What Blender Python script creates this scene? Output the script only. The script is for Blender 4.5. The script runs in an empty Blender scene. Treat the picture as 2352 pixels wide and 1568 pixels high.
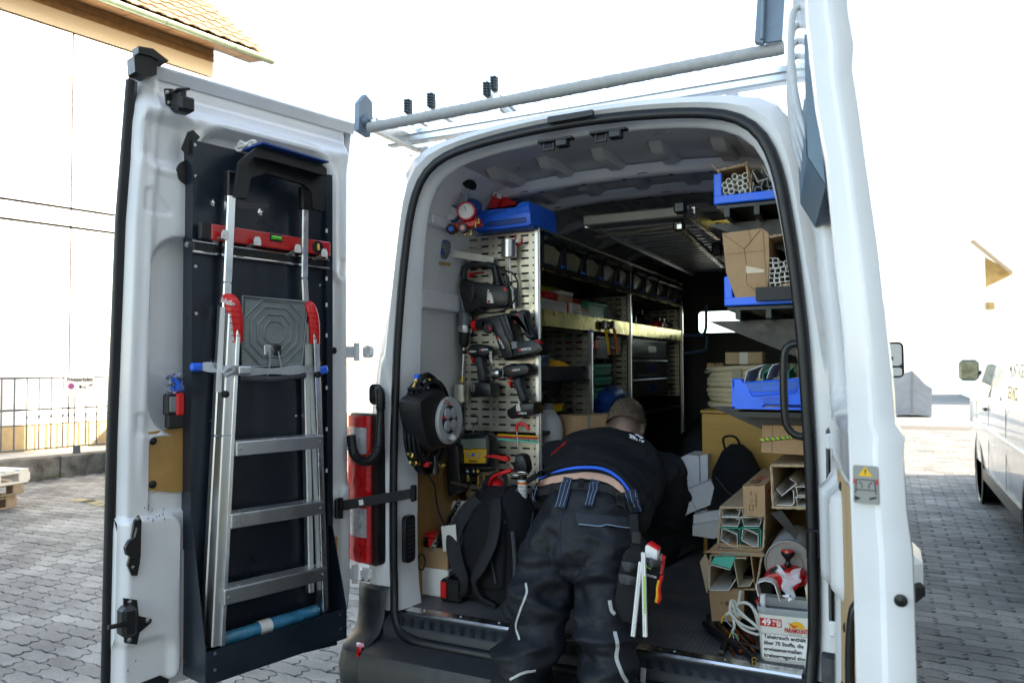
import bpy,bmesh,math,random
from math import sin,cos,pi,radians,sqrt,atan2,exp
from mathutils import Vector as V,Matrix as M4,noise
from mathutils.bvhtree import BVHTree
random.seed(7)
sc = bpy.context.scene
COL = sc.collection
# ------------------------------------------------------------------ camera, sky, sun, exposure
CAM = V((1.04,-2.72,1.55)); FPX = 1744.0
cam_d = bpy.data.cameras.new('camera'); cam = bpy.data.objects.new('camera',cam_d); COL.objects.link(cam)
cam_d.sensor_width = 36; cam_d.lens = FPX / 2352 * 36; cam_d.clip_start = .05; cam_d.clip_end = 500
CR = M4.Rotation(radians(26.3),3,'Z') @ M4.Rotation(pi / 2 + radians(1.84),3,'X') @ M4.Rotation(radians(-.35),3,'Z')
cam.matrix_world = M4.Translation(CAM) @ CR.to_4x4()
cam_d.dof.use_dof = True; cam_d.dof.focus_distance = 3.35; cam_d.dof.aperture_fstop = 4.0
sc.camera = cam
SUN_EL,SUN_AZ = radians(27),radians(68)      # azimuth measured clockwise from +Y: ahead, to the right
w = bpy.data.worlds.new('World'); sc.world = w; w.use_nodes = True
nt = w.node_tree; bg = nt.nodes['Background']; sky = nt.nodes.new('ShaderNodeTexSky')
sky.sky_type = 'NISHITA'; sky.sun_disc = False; sky.sun_elevation = SUN_EL; sky.sun_rotation = SUN_AZ
sky.dust_density = 1.2; sky.air_density = 1.0; sky.ozone_density = 1.0
nt.links.new(sky.outputs[0],bg.inputs[0]); bg.inputs[1].default_value = .15
sun_d = bpy.data.lights.new('sun','SUN'); sun = bpy.data.objects.new('sun',sun_d); COL.objects.link(sun)
sun_d.energy = 4.0; sun_d.angle = radians(.53); sun_d.color = (1,.96,.9)
sdir = V((sin(SUN_AZ) * cos(SUN_EL),cos(SUN_AZ) * cos(SUN_EL),sin(SUN_EL)))
sun.rotation_euler = sdir.to_track_quat('Z','Y').to_euler(); sun.location = sdir * 60
vs = sc.view_settings
vs.view_transform = 'Standard'; vs.look = 'None'; vs.gamma = 1; vs.use_curve_mapping = False; vs.exposure = 2.62
vs.use_white_balance = True; vs.white_balance_temperature = 8200; vs.white_balance_tint = 10
sc.render.film_transparent = False
try:
 sc.cycles.use_denoising = True; sc.cycles.max_bounces = 8; sc.cycles.diffuse_bounces = 5; sc.cycles.glossy_bounces = 4
 sc.cycles.caustics_reflective = False; sc.cycles.caustics_refractive = False; sc.cycles.sample_clamp_indirect = 6
except Exception: pass
# ------------------------------------------------------------------ helpers
def ray(u,v): return CR @ V(((u - 1176) / FPX,-(v - 784) / FPX,-1))
def P(u,v,X=None,Y=None,Z=None):
 d = ray(u,v)
 t = (X - CAM.x) / d.x if X is not None else (Y - CAM.y) / d.y if Y is not None else (Z - CAM.z) / d.z
 return CAM + d * t
def PL(u,v,o,n):
 d = ray(u,v); return CAM + d * ((V(o) - CAM).dot(n) / d.dot(n))
def lin(c):
 if isinstance(c,str):
  c = [int(c[i:i + 2],16) / 255 for i in (0,2,4)]
  c = [x / 12.92 if x <= .04045 else ((x + .055) / 1.055) ** 2.4 for x in c]
 return (*c[:3],1)
MATS = {}
def mat(name,col,rough=.5,metal=0,nz=0,nsc=8,col2=None,bump=0,bsc=60,coat=0,trans=0,alpha=1,rnz=0,wood=None,stretch=None,emit=0,ior=1.45,sheen=0,spec=.5,gen=False):
 if name in MATS: return MATS[name]
 m = bpy.data.materials.new(name); m.use_nodes = True; t = m.node_tree; b = t.nodes['Principled BSDF']
 c = lin(col); b.inputs['Base Color'].default_value = c; b.inputs['Roughness'].default_value = rough
 b.inputs['Metallic'].default_value = metal; b.inputs['Coat Weight'].default_value = coat; b.inputs['Coat Roughness'].default_value = .05
 b.inputs['Transmission Weight'].default_value = trans; b.inputs['Alpha'].default_value = alpha; b.inputs['IOR'].default_value = ior
 b.inputs['Sheen Weight'].default_value = sheen; b.inputs['Specular IOR Level'].default_value = spec
 if emit: b.inputs['Emission Color'].default_value = c; b.inputs['Emission Strength'].default_value = emit
 N = t.nodes.new; L = t.links.new
 tc = N('ShaderNodeTexCoord'); src = tc.outputs['Object']
 if stretch:
  mp = N('ShaderNodeMapping'); mp.inputs['Scale'].default_value = stretch; L(src,mp.inputs[0]); src = mp.outputs[0]
 if nz or col2 or rnz:
  n = N('ShaderNodeTexNoise'); n.inputs['Scale'].default_value = nsc; n.inputs['Detail'].default_value = 8; n.inputs['Roughness'].default_value = .62; L(src,n.inputs['Vector'])
  r = N('ShaderNodeValToRGB'); r.color_ramp.elements[0].position = .32; r.color_ramp.elements[1].position = .68
  a = lin(col2) if col2 else tuple(x * (1 - nz) for x in c[:3]) + (1,)
  d = c if col2 else tuple(min(1,x * (1 + nz)) for x in c[:3]) + (1,)
  r.color_ramp.elements[0].color = a; r.color_ramp.elements[1].color = d
  L(n.outputs['Fac'],r.inputs[0])
  if nz or col2: L(r.outputs[0],b.inputs['Base Color'])
  if rnz:
   mr = N('ShaderNodeMapRange'); mr.inputs[3].default_value = max(.02,rough - rnz); mr.inputs[4].default_value = min(1,rough + rnz)
   mr.inputs[1].default_value = .3; mr.inputs[2].default_value = .7
   L(n.outputs['Fac'],mr.inputs[0]); L(mr.outputs[0],b.inputs['Roughness'])
 if bump:
  n2 = N('ShaderNodeTexNoise'); n2.inputs['Scale'].default_value = bsc; n2.inputs['Detail'].default_value = 6; L(src,n2.inputs['Vector'])
  bp = N('ShaderNodeBump'); bp.inputs['Strength'].default_value = bump; bp.inputs['Distance'].default_value = .01
  L(n2.outputs['Fac'],bp.inputs['Height']); L(bp.outputs[0],b.inputs['Normal'])
 MATS[name] = m; return m
def smooth(a,b,x):
 t = max(0.,min(1.,(x - a) / (b - a))) if a != b else float(x > a); return t * t * (3 - 2 * t)
def lerp(a,b,t): return a + (b - a) * t
def interp(tab,x):
 if x <= tab[0][0]: return tab[0][1]
 for (a,p),(b,q) in zip(tab,tab[1:]):
  if x <= b: return lerp(p,q,(x - a) / (b - a))
 return tab[-1][1]
def frame(o,x,z=None,y=None):
 """4x4 with origin o, local x along x; z (or y) gives the second axis"""
 x = V(x).normalized()
 if y is not None: y = V(y); z = x.cross(y).normalized(); y = z.cross(x)
 else:
  z = V(z); y = z.cross(x).normalized(); z = x.cross(y)
 m = M4.Identity(4)
 for i,a in enumerate((x,y,z)): m.col[i][0:3] = a
 m.col[3][0:3] = V(o); return m
class MB:
 def __init__(s,M=None): s.v = []; s.f = []; s.M = M or M4.Identity(4)
 def add(s,vs,fs):
  k = len(s.v); s.v += [s.M @ V(p) for p in vs]; s.f += [[i + k for i in f] for f in fs]; return s
 def box(s,c,d,R=None,b=0):
  c = V(c); hx,hy,hz = d[0] / 2,d[1] / 2,d[2] / 2
  b = min(b,hx * .9,hy * .9,hz * .9)
  R = R or M4.Identity(3)
  if b <= 0:
   vs = [c + R @ V((x,y,z)) for x in (-hx,hx) for y in (-hy,hy) for z in (-hz,hz)]
   return s.add(vs,[[0,1,3,2],[4,6,7,5],[0,4,5,1],[2,3,7,6],[0,2,6,4],[1,5,7,3]])
  vs = []; idx = {}
  for i,x in enumerate((-1,1)):
   for j,y in enumerate((-1,1)):
    for k,z in enumerate((-1,1)):
     for a in range(3):
      p = [x * (hx - b),y * (hy - b),z * (hz - b)]; p[a] = (x * hx,y * hy,z * hz)[a]
      idx[(i,j,k,a)] = len(vs); vs.append(c + R @ V(p))
  fs = []
  for a in range(3):
   o = [q for q in range(3) if q != a]
   for sg in (0,1):
    q = []
    for (m,n) in ((0,0),(1,0),(1,1),(0,1)):
     t = [0,0,0]; t[a] = sg; t[o[0]] = m; t[o[1]] = n; q.append(idx[(*t,a)])
    fs.append(q if (sg == 1) == (a != 1) else q[::-1])
  for a in range(3):
   o = [q for q in range(3) if q != a]
   for m in (0,1):
    for n in (0,1):
     def g(e,ax):
      t = [0,0,0]; t[a] = e; t[o[0]] = m; t[o[1]] = n; return idx[(*t,ax)]
     fs.append([g(0,o[0]),g(1,o[0]),g(1,o[1]),g(0,o[1])])
  for i in (0,1):
   for j in (0,1):
    for k in (0,1): fs.append([idx[(i,j,k,a)] for a in range(3)])
  return s.add(vs,fs)
 def bar(s,p,q,w,h,up=(0,0,1),b=0):
  p,q = V(p),V(q); d = q - p; up = V(up)
  if abs(d.normalized().dot(up)) > .98: up = V((1,0,0))
  m = frame((p + q) / 2,d,z=up).to_3x3()
  return s.box((p + q) / 2,(d.length,w,h),m,b)
 def tube(s,path,r,n=8,closed=False,caps=True,flat=1.0,up=None):
  path = [V(p) for p in path]; k = len(path); rr = r if isinstance(r,(list,tuple)) else [r] * k
  T = []
  for i in range(k):
   a = path[(i - 1) % k] if closed or i else path[i]; b = path[(i + 1) % k] if closed or i < k - 1 else path[i]
   T.append((b - a).normalized() if (b - a).length > 1e-9 else V((0,0,1)))
  u = V(up) if up else (V((0,0,1)) if abs(T[0].z) < .9 else V((1,0,0)))
  vs = []
  for i in range(k):
   u = (u - T[i] * u.dot(T[i]))
   if u.length < 1e-6: u = T[i].orthogonal()
   u.normalize(); b = T[i].cross(u)
   for j in range(n):
    a = 2 * pi * j / n; vs.append(path[i] + u * (cos(a) * rr[i] * flat) + b * (sin(a) * rr[i]))
  fs = []
  for i in range(k if closed else k - 1):
   for j in range(n):
    a = i * n; c = ((i + 1) % k) * n; fs.append([a + j,a + (j + 1) % n,c + (j + 1) % n,c + j])
  if caps and not closed: fs.append(list(range(n))[::-1]); fs.append([(k - 1) * n + j for j in range(n)])
  return s.add(vs,fs)
 def pipe(s,p,q,ro,ri,n=14,depth=None):
  """hollow pipe from p (open end shown) to q"""
  p,q = V(p),V(q); d = (q - p); t = d.normalized(); u = t.orthogonal().normalized(); b = t.cross(u); vs = []; dep = depth or d.length * .98
  for (o,r) in ((q,ro),(p,ro),(p,ri),(p + t * dep,ri)):
   for j in range(n):
    a = 2 * pi * j / n; vs.append(o + u * (cos(a) * r) + b * (sin(a) * r))
  fs = [[i * n + j,i * n + (j + 1) % n,(i + 1) * n + (j + 1) % n,(i + 1) * n + j] for i in range(3) for j in range(n)]
  fs.append(list(range(n))[::-1]); fs.append([3 * n + j for j in range(n)])
  return s.add(vs,fs)
 def lathe(s,prof,F=None,n=24,cap=True,a0=0,a1=2 * pi):
  F = F or M4.Identity(4); vs = []; k = len(prof); full = abs(a1 - a0 - 2 * pi) < 1e-6; m = n if full else n + 1
  for (r,h) in prof:
   for j in range(m):
    a = a0 + (a1 - a0) * j / n; vs.append(F @ V((r * cos(a),r * sin(a),h)))
  fs = []
  for i in range(k - 1):
   for j in range(n): fs.append([i * m + j,i * m + (j + 1) % m,(i + 1) * m + (j + 1) % m,(i + 1) * m + j])
  if cap and full:
   if prof[0][0] > 1e-6: fs.append(list(range(n))[::-1])
   if prof[-1][0] > 1e-6: fs.append([(k - 1) * m + j for j in range(n)])
  return s.add(vs,fs)
 def prism(s,poly,h,F=None,h0=0):
  """polygon in the local xy plane of F, extruded h0..h along z"""
  F = F or M4.Identity(4); n = len(poly)
  vs = [F @ V((x,y,h0)) for x,y in poly] + [F @ V((x,y,h)) for x,y in poly]
  ar = sum(poly[i][0] * poly[(i + 1) % n][1] - poly[(i + 1) % n][0] * poly[i][1] for i in range(n)) * (1 if h > h0 else -1)
  fs = [list(range(n))[::-1],[n + i for i in range(n)]] + [[i,(i + 1) % n,n + (i + 1) % n,n + i] for i in range(n)]
  if ar < 0: fs = [f[::-1] for f in fs]
  return s.add(vs,fs)
 def poly3(s,pts,thick):
  """planar outline given in 3D, thickened along its normal"""
  pts = [V(p) for p in pts]; n = V((0,0,0))
  for i in range(len(pts)): n += pts[i].cross(pts[(i + 1) % len(pts)])
  n = (V(thick) if not isinstance(thick,(int,float)) else n.normalized() * thick); k = len(pts)
  return s.add(pts + [p + n for p in pts],[list(range(k))[::-1],[k + i for i in range(k)]] + [[i,(i + 1) % k,k + (i + 1) % k,k + i] for i in range(k)])
 def grid(s,rows,thick=None,closed=False):
  n,m = len(rows),len(rows[0]); vs = [V(p) for r in rows for p in r]; q = m if closed else m - 1
  fs = [[i * m + j,i * m + (j + 1) % m,(i + 1) * m + (j + 1) % m,(i + 1) * m + j] for i in range(n - 1) for j in range(q)]
  if thick is not None:
   t = V(thick); k = n * m; vs += [p + t for p in vs]
   fs += [[x + k for x in f][::-1] for f in list(fs)]
   edge = [j for j in range(m)] + [i * m + m - 1 for i in range(1,n)] + [(n - 1) * m + j for j in range(m - 2,-1,-1)] + [i * m for i in range(n - 2,0,-1)]
   for a,b in zip(edge,edge[1:] + edge[:1]): fs.append([b,a,a + k,b + k])
  return s.add(vs,fs)
 def build(s,name,m,parent=None,sm=35,kind=None):
  me = bpy.data.meshes.new(name); Mi = wmat(parent).inverted() if parent else M4.Identity(4)
  me.from_pydata([Mi @ p for p in s.v],[],s.f)
  bm = bmesh.new(); bm.from_mesh(me); bmesh.ops.recalc_face_normals(bm,faces=bm.faces); bm.to_mesh(me); bm.free()
  for x in (m if isinstance(m,(list,tuple)) else [m]): me.materials.append(MATS[x] if isinstance(x,str) else x)
  if sm:
   for p in me.polygons: p.use_smooth = True
   me.set_sharp_from_angle(angle=radians(sm))
  o = bpy.data.objects.new(name,me); COL.objects.link(o); o.parent = parent
  if kind: o['kind'] = kind
  return o
def wmat(o):
 m = M4.Identity(4)
 while o is not None: m = o.matrix_basis @ m; o = o.parent
 return m
def tag(o,label=None,cat=None,group=None,kind=None):
 if label: o['label'] = label
 if cat: o['category'] = cat
 if group: o['group'] = group
 if kind: o['kind'] = kind
 return o
def thing(name,label,cat,loc=(0,0,0),group=None,F=None):
 o = bpy.data.objects.new(name,None); COL.objects.link(o); o.empty_display_size = .05
 if F is not None: o.matrix_basis = F
 else: o.location = loc
 return tag(o,label,cat,group)
def copy_tree(o,parent=None):
 c = o.copy(); COL.objects.link(c); c.parent = parent
 for ch in [x for x in bpy.data.objects if x.parent == o]: copy_tree(ch,c)
 return c
def text(name,s,size,F,m,parent,align='CENTER',ext=.0004,width=None,font=None,bold=0):
 """raised lettering; F: local x reads along, local y up, local z out of the surface"""
 cu = bpy.data.curves.new('lettering','FONT'); cu.body = s; cu.size = size; cu.align_x = align; cu.align_y = 'CENTER'; cu.extrude = ext; cu.offset = bold; cu.resolution_u = 3
 tmp = bpy.data.objects.new('tmp',cu); COL.objects.link(tmp)
 dg = bpy.context.evaluated_depsgraph_get(); me = bpy.data.meshes.new_from_object(tmp.evaluated_get(dg))
 bpy.data.objects.remove(tmp); bpy.data.curves.remove(cu)
 if width and len(me.vertices):
  xs = [v.co.x for v in me.vertices]; k = width / max(1e-6,max(xs) - min(xs))
  for v in me.vertices: v.co.x *= k
 G = (wmat(parent).inverted() if parent else M4.Identity(4)) @ F
 me.transform(G); me.materials.clear(); me.materials.append(MATS[m])
 o = bpy.data.objects.new(name,me); COL.objects.link(o); o.parent = parent; return o
def rrect(w,h,r,n=4,cx=0,cy=0):
 out = []
 for (sx,sy,a0) in ((1,1,0),(-1,1,90),(-1,-1,180),(1,-1,270)):
  for i in range(n + 1):
   a = radians(a0 + 90 * i / n); out.append((cx + sx * (w / 2 - r) + r * cos(a),cy + sy * (h / 2 - r) + r * sin(a)))
 return out
def arc(pts,n=8):
 """Catmull-Rom through points"""
 pts = [V(p) for p in pts]; q = [pts[0] * 2 - pts[1]] + pts + [pts[-1] * 2 - pts[-2]]; out = []
 for i in range(1,len(q) - 2):
  a,b,c,d = q[i - 1:i + 3]
  for k in range(n):
   t = k / n; out.append(.5 * ((2 * b) + (c - a) * t + (2 * a - 5 * b + 4 * c - d) * t * t + (3 * b - a - 3 * c + d) * t ** 3))
 return out + [pts[-1]]
# ------------------------------------------------------------------ materials
mat('white_paint',(.76,.765,.77),.22,nz=.04,nsc=5,coat=.6,rnz=.05)
mat('van_inner',(.76,.76,.76),.38,nz=.06,nsc=5,rnz=.1,coat=.2)
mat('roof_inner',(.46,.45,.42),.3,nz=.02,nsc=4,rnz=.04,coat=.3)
mat('rubber',(.007,.008,.01),.42,nz=.3,nsc=20,rnz=.1)
mat('black_plastic',(.009,.0095,.01),.38,nz=.25,nsc=30,rnz=.1)
mat('grey_plastic',(.022,.025,.029),.5,nz=.25,nsc=25,bump=.12,bsc=400,rnz=.12)
mat('navy_steel',(.012,.019,.03),.34,nz=.25,nsc=4,rnz=.1,coat=.15)
mat('aluminium',(.7,.71,.71),.32,1,nz=.05,nsc=24,rnz=.05,stretch=(1,1,.15))
mat('alu_bright',(.82,.83,.84),.22,1,nz=.06,nsc=20,rnz=.08)
mat('galvanised',(.64,.6,.5),.36,.85,nz=.18,nsc=9,rnz=.14)
mat('brass_sheet',(.52,.41,.13),.28,1,nz=.12,nsc=6,rnz=.12)
mat('steel',(.5,.5,.5),.3,1,nz=.15,nsc=20,rnz=.12)
mat('chrome',(.75,.75,.75),.12,1)
mat('brass',(.66,.45,.14),.28,1,nz=.15,nsc=40,rnz=.1)
mat('copper',(.62,.25,.13),.3,1,nz=.3,nsc=25,rnz=.12)
mat('red_plastic',(.65,.012,.014),.36,nz=.08,nsc=20,rnz=.06)
mat('red_gloss',(.6,.02,.02),.2,nz=.05,nsc=12,coat=.4)
mat('blue_plastic',(.001,.15,.85),.36,nz=.16,nsc=9,rnz=.12)
mat('dark_blue',(.008,.06,.28),.4,nz=.12,nsc=14)
mat('cardboard',(.42,.26,.14),.82,nz=.2,nsc=4,bump=.1,bsc=120)
mat('cardboard_pale',(.5,.36,.22),.85,nz=.1,nsc=9,bump=.1,bsc=120)
mat('cardboard_edge',(.52,.4,.25),.9,nz=.25,nsc=90)
mat('pvc',(.74,.72,.66),.42,nz=.05,nsc=14)
mat('pvc_grey',(.36,.38,.38),.45,nz=.08,nsc=14)
mat('beige',(.6,.52,.36),.55,nz=.06,nsc=8)
mat('plywood',(.36,.19,.06),.5,nz=.22,nsc=6,stretch=(1,1,.16),rnz=.1)
mat('hardboard',(.46,.25,.075),.5,nz=.12,nsc=12,rnz=.1)
mat('plywood_pale',(.52,.36,.2),.55,nz=.16,nsc=5,stretch=(1,1,.14))
mat('floor_mat',(.03,.032,.035),.6,nz=.3,nsc=5,bump=.2,bsc=200,rnz=.15)
mat('white',(.78,.78,.77),.6,nz=.03,nsc=10)
mat('off_white',(.7,.68,.62),.55,nz=.05,nsc=10)
mat('styrofoam',(.85,.85,.84),.9,nz=.04,nsc=60,bump=.25,bsc=180)
mat('black_fabric',(.006,.0065,.008),.85,nz=.3,nsc=14,bump=.5,bsc=900)
mat('grey_fabric',(.06,.065,.07),.85,nz=.25,nsc=14,bump=.4,bsc=800)
mat('yellow_plastic',(.75,.42,.02),.4,nz=.08,nsc=14)
mat('yellow',(.75,.6,.02),.45)
mat('orange',(.8,.2,.02),.45)
mat('green',(.02,.3,.18),.42,nz=.08,nsc=14)
mat('mint',(.05,.5,.36),.45)
mat('black',(.01,.01,.011),.5)
mat('print_black',(.012,.012,.014),.6)
mat('print_grey',(.25,.25,.25),.6)
mat('print_red',(.55,.02,.02),.5)
mat('print_white',(.8,.8,.8),.5)
mat('grey_paint',(.33,.35,.37),.4,nz=.08,nsc=9)
mat('mid_grey',(.18,.19,.2),.45,nz=.1,nsc=12)
mat('strap_grey',(.38,.4,.42),.8,nz=.12,nsc=60)
mat('lcd',(.2,.24,.2),.18)
mat('clear_film',(.85,.88,.9),.12,trans=.85,ior=1.25,nz=.02)
mat('glass',(.9,.95,.95),.02,trans=1,ior=1.1)
mat('lens_red',(.62,.01,.012),.12,coat=.6,nz=.25,nsc=60)
mat('lens_clear',(.62,.64,.66),.1,metal=.3,coat=.6,nz=.25,nsc=50)
mat('mirror',(.8,.82,.82),.03,1)
X0 = -.04
# ================================================================== SETTING
def nodes_mat(name):
 m = bpy.data.materials.new(name); m.use_nodes = True; MATS[name] = m; t = m.node_tree
 return t,t.nodes['Principled BSDF'],t.nodes.new,t.links.new
def paver_mat():
 t,b,N,L = nodes_mat('paver_concrete')
 tc = N('ShaderNodeTexCoord'); geo = N('ShaderNodeNewGeometry')
 n1 = N('ShaderNodeTexNoise'); n1.inputs['Scale'].default_value = 260; n1.inputs['Detail'].default_value = 3; L(geo.outputs['Position'],n1.inputs['Vector'])
 n2 = N('ShaderNodeTexNoise'); n2.inputs['Scale'].default_value = 1.7; n2.inputs['Detail'].default_value = 6; L(geo.outputs['Position'],n2.inputs['Vector'])
 r1 = N('ShaderNodeValToRGB'); r1.color_ramp.elements[0].color = (.055,.057,.058,1); r1.color_ramp.elements[1].color = (.36,.355,.335,1)
 r1.color_ramp.elements[0].position = .3; r1.color_ramp.elements[1].position = .72; L(n1.outputs['Fac'],r1.inputs[0])
 r2 = N('ShaderNodeValToRGB'); r2.color_ramp.elements[0].color = (.5,.5,.52,1); r2.color_ramp.elements[1].color = (1.18,1.16,1.1,1)
 r2.color_ramp.elements[0].position = .33; r2.color_ramp.elements[1].position = .68; L(n2.outputs['Fac'],r2.inputs[0])
 mx = N('ShaderNodeMixRGB'); mx.blend_type = 'MULTIPLY'; mx.inputs[0].default_value = 1; L(r1.outputs[0],mx.inputs[1]); L(r2.outputs[0],mx.inputs[2])
 hv = N('ShaderNodeHueSaturation'); L(mx.outputs[0],hv.inputs['Color'])
 mr = N('ShaderNodeMapRange'); mr.inputs[3].default_value = .68; mr.inputs[4].default_value = 1.25; oi = N('ShaderNodeObjectInfo'); ad = N('ShaderNodeMath'); L(geo.outputs['Random Per Island'],ad.inputs[0]); L(oi.outputs['Random'],ad.inputs[1]); fr_ = N('ShaderNodeMath'); fr_.operation = 'FRACT'; L(ad.outputs[0],fr_.inputs[0]); L(fr_.outputs[0],mr.inputs[0]); L(mr.outputs[0],hv.inputs['Value'])
 L(hv.outputs[0],b.inputs['Base Color']); b.inputs['Roughness'].default_value = .75
 bp = N('ShaderNodeBump'); bp.inputs['Strength'].default_value = .5; bp.inputs['Distance'].default_value = .004; L(n1.outputs['Fac'],bp.inputs['Height']); L(bp.outputs[0],b.inputs['Normal'])
paver_mat()
mat('joint_sand',(.085,.08,.07),.95,nz=.4,nsc=30,bump=.4,bsc=200)
mat('yard_asphalt',(.2,.2,.195),.9,nz=.25,nsc=3,bump=.3,bsc=150)
MB().add([(-250,-250,-.03),(250,-250,-.03),(250,250,-.03),(-250,250,-.03)],[[0,1,2,3]]).build('ground','yard_asphalt',sm=0,kind='structure')
PX0,PX1,PY0,PY1 = -9.55,4.2,-2.0,19.0
pavement = MB().box(((PX0 + PX1) / 2,(PY0 + PY1) / 2,-.02),(PX1 - PX0,PY1 - PY0,.014)).build('pavement','joint_sand',sm=0,kind='structure')
# interlocking zigzag concrete pavers
PLn,PWd,g = .225,.1125,.003
def paver_outline():
 h,k = PLn / 2 - g,PWd / 2 - g; o = []
 a,c = .014,.007
 for i in range(4): o.append((-h + 2 * h * i / 4,-k + (c if i % 2 else -c)))
 for i in range(4): o.append((h + (a if i % 2 else -a),-k + 2 * k * i / 4))
 for i in range(4): o.append((h - 2 * h * i / 4,k + (c if i % 2 else -c)))
 for i in range(4): o.append((-h + (a if i % 2 else -a),k - 2 * k * i / 4))
 return o
PO = paver_outline()
def paver_geo():
 n = len(PO); vs = [(x,y,-.012) for x,y in PO] + [(x,y,-.0035) for x,y in PO] + [(x * .965,y * .93,0) for x,y in PO]
 fs = [[2 * n + i for i in range(n)]] + [[j * n + i,j * n + (i + 1) % n,(j + 1) * n + (i + 1) % n,(j + 1) * n + i] for j in (0,1) for i in range(n)]
 return vs,fs
pvs,pfs = paver_geo()
pm = bpy.data.meshes.new('paver'); pm.from_pydata(pvs,[],pfs); pm.materials.append(MATS['paver_concrete'])
cells = []
ny = int((PY1 - PY0) / PWd); nx = int((PX1 - PX0) / PLn)
CRi = CR.transposed()
for j in range(ny):
 for i in range(nx):
  x = PX0 + .13 + PLn * i + (PLn / 2 if j % 2 else 0); y = PY0 + .07 + PWd * j
  if x > PX1 - .1: continue
  q = CRi @ (V((x,y,0)) - CAM); vis = 0
  if q.z < -.5:
   u = 1176 + FPX * q.x / -q.z; v = 784 - FPX * q.y / -q.z
   if 0 < u < 2352 and 0 < v < 1568 and (u < 262 or u > 2095 or (480 < u < 800 and v > 1500)): vis = 1
  cells.append((0 if vis else 1,q.length,x,y))
cells.sort(); big = []; fbig = []
for k,(h,d,x,y) in enumerate(cells):
 dz = random.uniform(-.003,.001); a = random.uniform(-.012,.012); ca,sa = cos(a),sin(a); tx,ty = random.uniform(-.012,.012),random.uniform(-.012,.012)
 if k < 300:
  o = bpy.data.objects.new('paver',pm); COL.objects.link(o); o.parent = pavement; o.location = (x,y,dz); o.rotation_euler = (tx,ty,a)
 elif -4.2 < y < 17.5:
  n0 = len(big); big += [(x + px * ca - py * sa,y + px * sa + py * ca,pz + dz + px * ty + py * tx) for px,py,pz in pvs]; fbig += [[i + n0 for i in f] for f in pfs]
me = bpy.data.meshes.new('paving_field'); me.from_pydata(big,[],fbig); me.materials.append(MATS['paver_concrete'])
o = bpy.data.objects.new('paving_field',me); COL.objects.link(o); o.parent = pavement; o['kind'] = 'stuff'
mat('worn_yellow',(.26,.23,.13),.85,nz=.5,nsc=14)
mk = MB()
for (u,v,du) in ((262,1163,14),(242,1158,14),(222,1152,10),(190,1148,8)):
 p = P(u,v,Z=.004); mk.add([p + V((-.2,-.07,0)),p + V((.16,-.1,0)),p + V((.2,.05,0)),p + V((-.17,.08,0))],[[0,1,2,3]])
mk.build('parking_marking','worn_yellow',pavement,sm=0)

# ---- kerb, raised walk, fence, white clad building: all along one line on the left
K = V((-9.6,4.2,0)); BD = V((.19,.982,0)).normalized(); BN = V((BD.y,-BD.x,0))
BF = frame(K,BD,z=(0,0,1))            # local x along the wall, y away from the yard, z up
def BP(u,v,off=0):
 p = PL(u,v,K + BN * off,BN); return BF.inverted() @ p
mat('kerb_concrete',(.2,.19,.17),.9,nz=.3,nsc=5,col2=(.035,.036,.028),bump=.5,bsc=60)
mat('walk_slab',(.42,.41,.39),.85,nz=.12,nsc=6,bump=.3,bsc=120)
kerb = MB(BF)
for i in range(-6,26): kerb.box((i * 1.0 + .497,.14,.13),(.99,.28,.34),b=.012)
kerb.build('kerb','kerb_concrete',kind='structure')
walk = MB(BF).box((9,.78,.12),(34,.96,.3)).build('walkway','joint_sand',kind='structure',sm=0)
for i in range(-8,9):
 for j in range(2): MB(BF).box((i * .4 + .2,.52 + j * .4,.275),(.392,.392,.04),b=.005).build('slab','walk_slab',walk)
mat('moss',(.05,.07,.02),.95,nz=.5,nsc=30)
mat('fence_zinc',(.1,.115,.13),.55,.2,nz=.15,nsc=30)
fence = thing('railing','galvanised steel bar railing on the raised kerb in front of the white building','railing',F=BF)
zt,zb,fy = 1.42,.41,.2
MB(BF).bar((-2.0,fy,zt),(2.6,fy,zt),.045,.03,b=.004).build('top_rail','fence_zinc',fence)
MB(BF).bar((-2.0,fy,zb),(2.6,fy,zb),.045,.02,b=.004).build('bottom_rail','fence_zinc',fence)
i = 0; s = -1.95
while s < 2.6:
 tb = MB(BF)
 path = []; n = 26
 vs = []; fs = []
 for k in range(n + 1):
  z = lerp(zb + .01,zt - .015,k / n); tw = smooth(.18,.42,k / n) * pi * 1.5 + smooth(.6,.82,k / n) * pi * 1.5 if i % 2 else 0
  for q in range(4): vs.append((s + .0115 * cos(tw + pi / 4 + q * pi / 2),fy + .0115 * sin(tw + pi / 4 + q * pi / 2),z))
 for k in range(n):
  for q in range(4): fs.append([k * 4 + q,k * 4 + (q + 1) % 4,(k + 1) * 4 + (q + 1) % 4,(k + 1) * 4 + q])
 tb.add(vs,fs).build('bar','fence_zinc',fence,sm=50); s += .158; i += 1
for s in (-1.6,.3,2.2): MB(BF).box((s,fy,.345),(.09,.06,.12),b=.004).build('foot','fence_zinc',fence)
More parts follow.
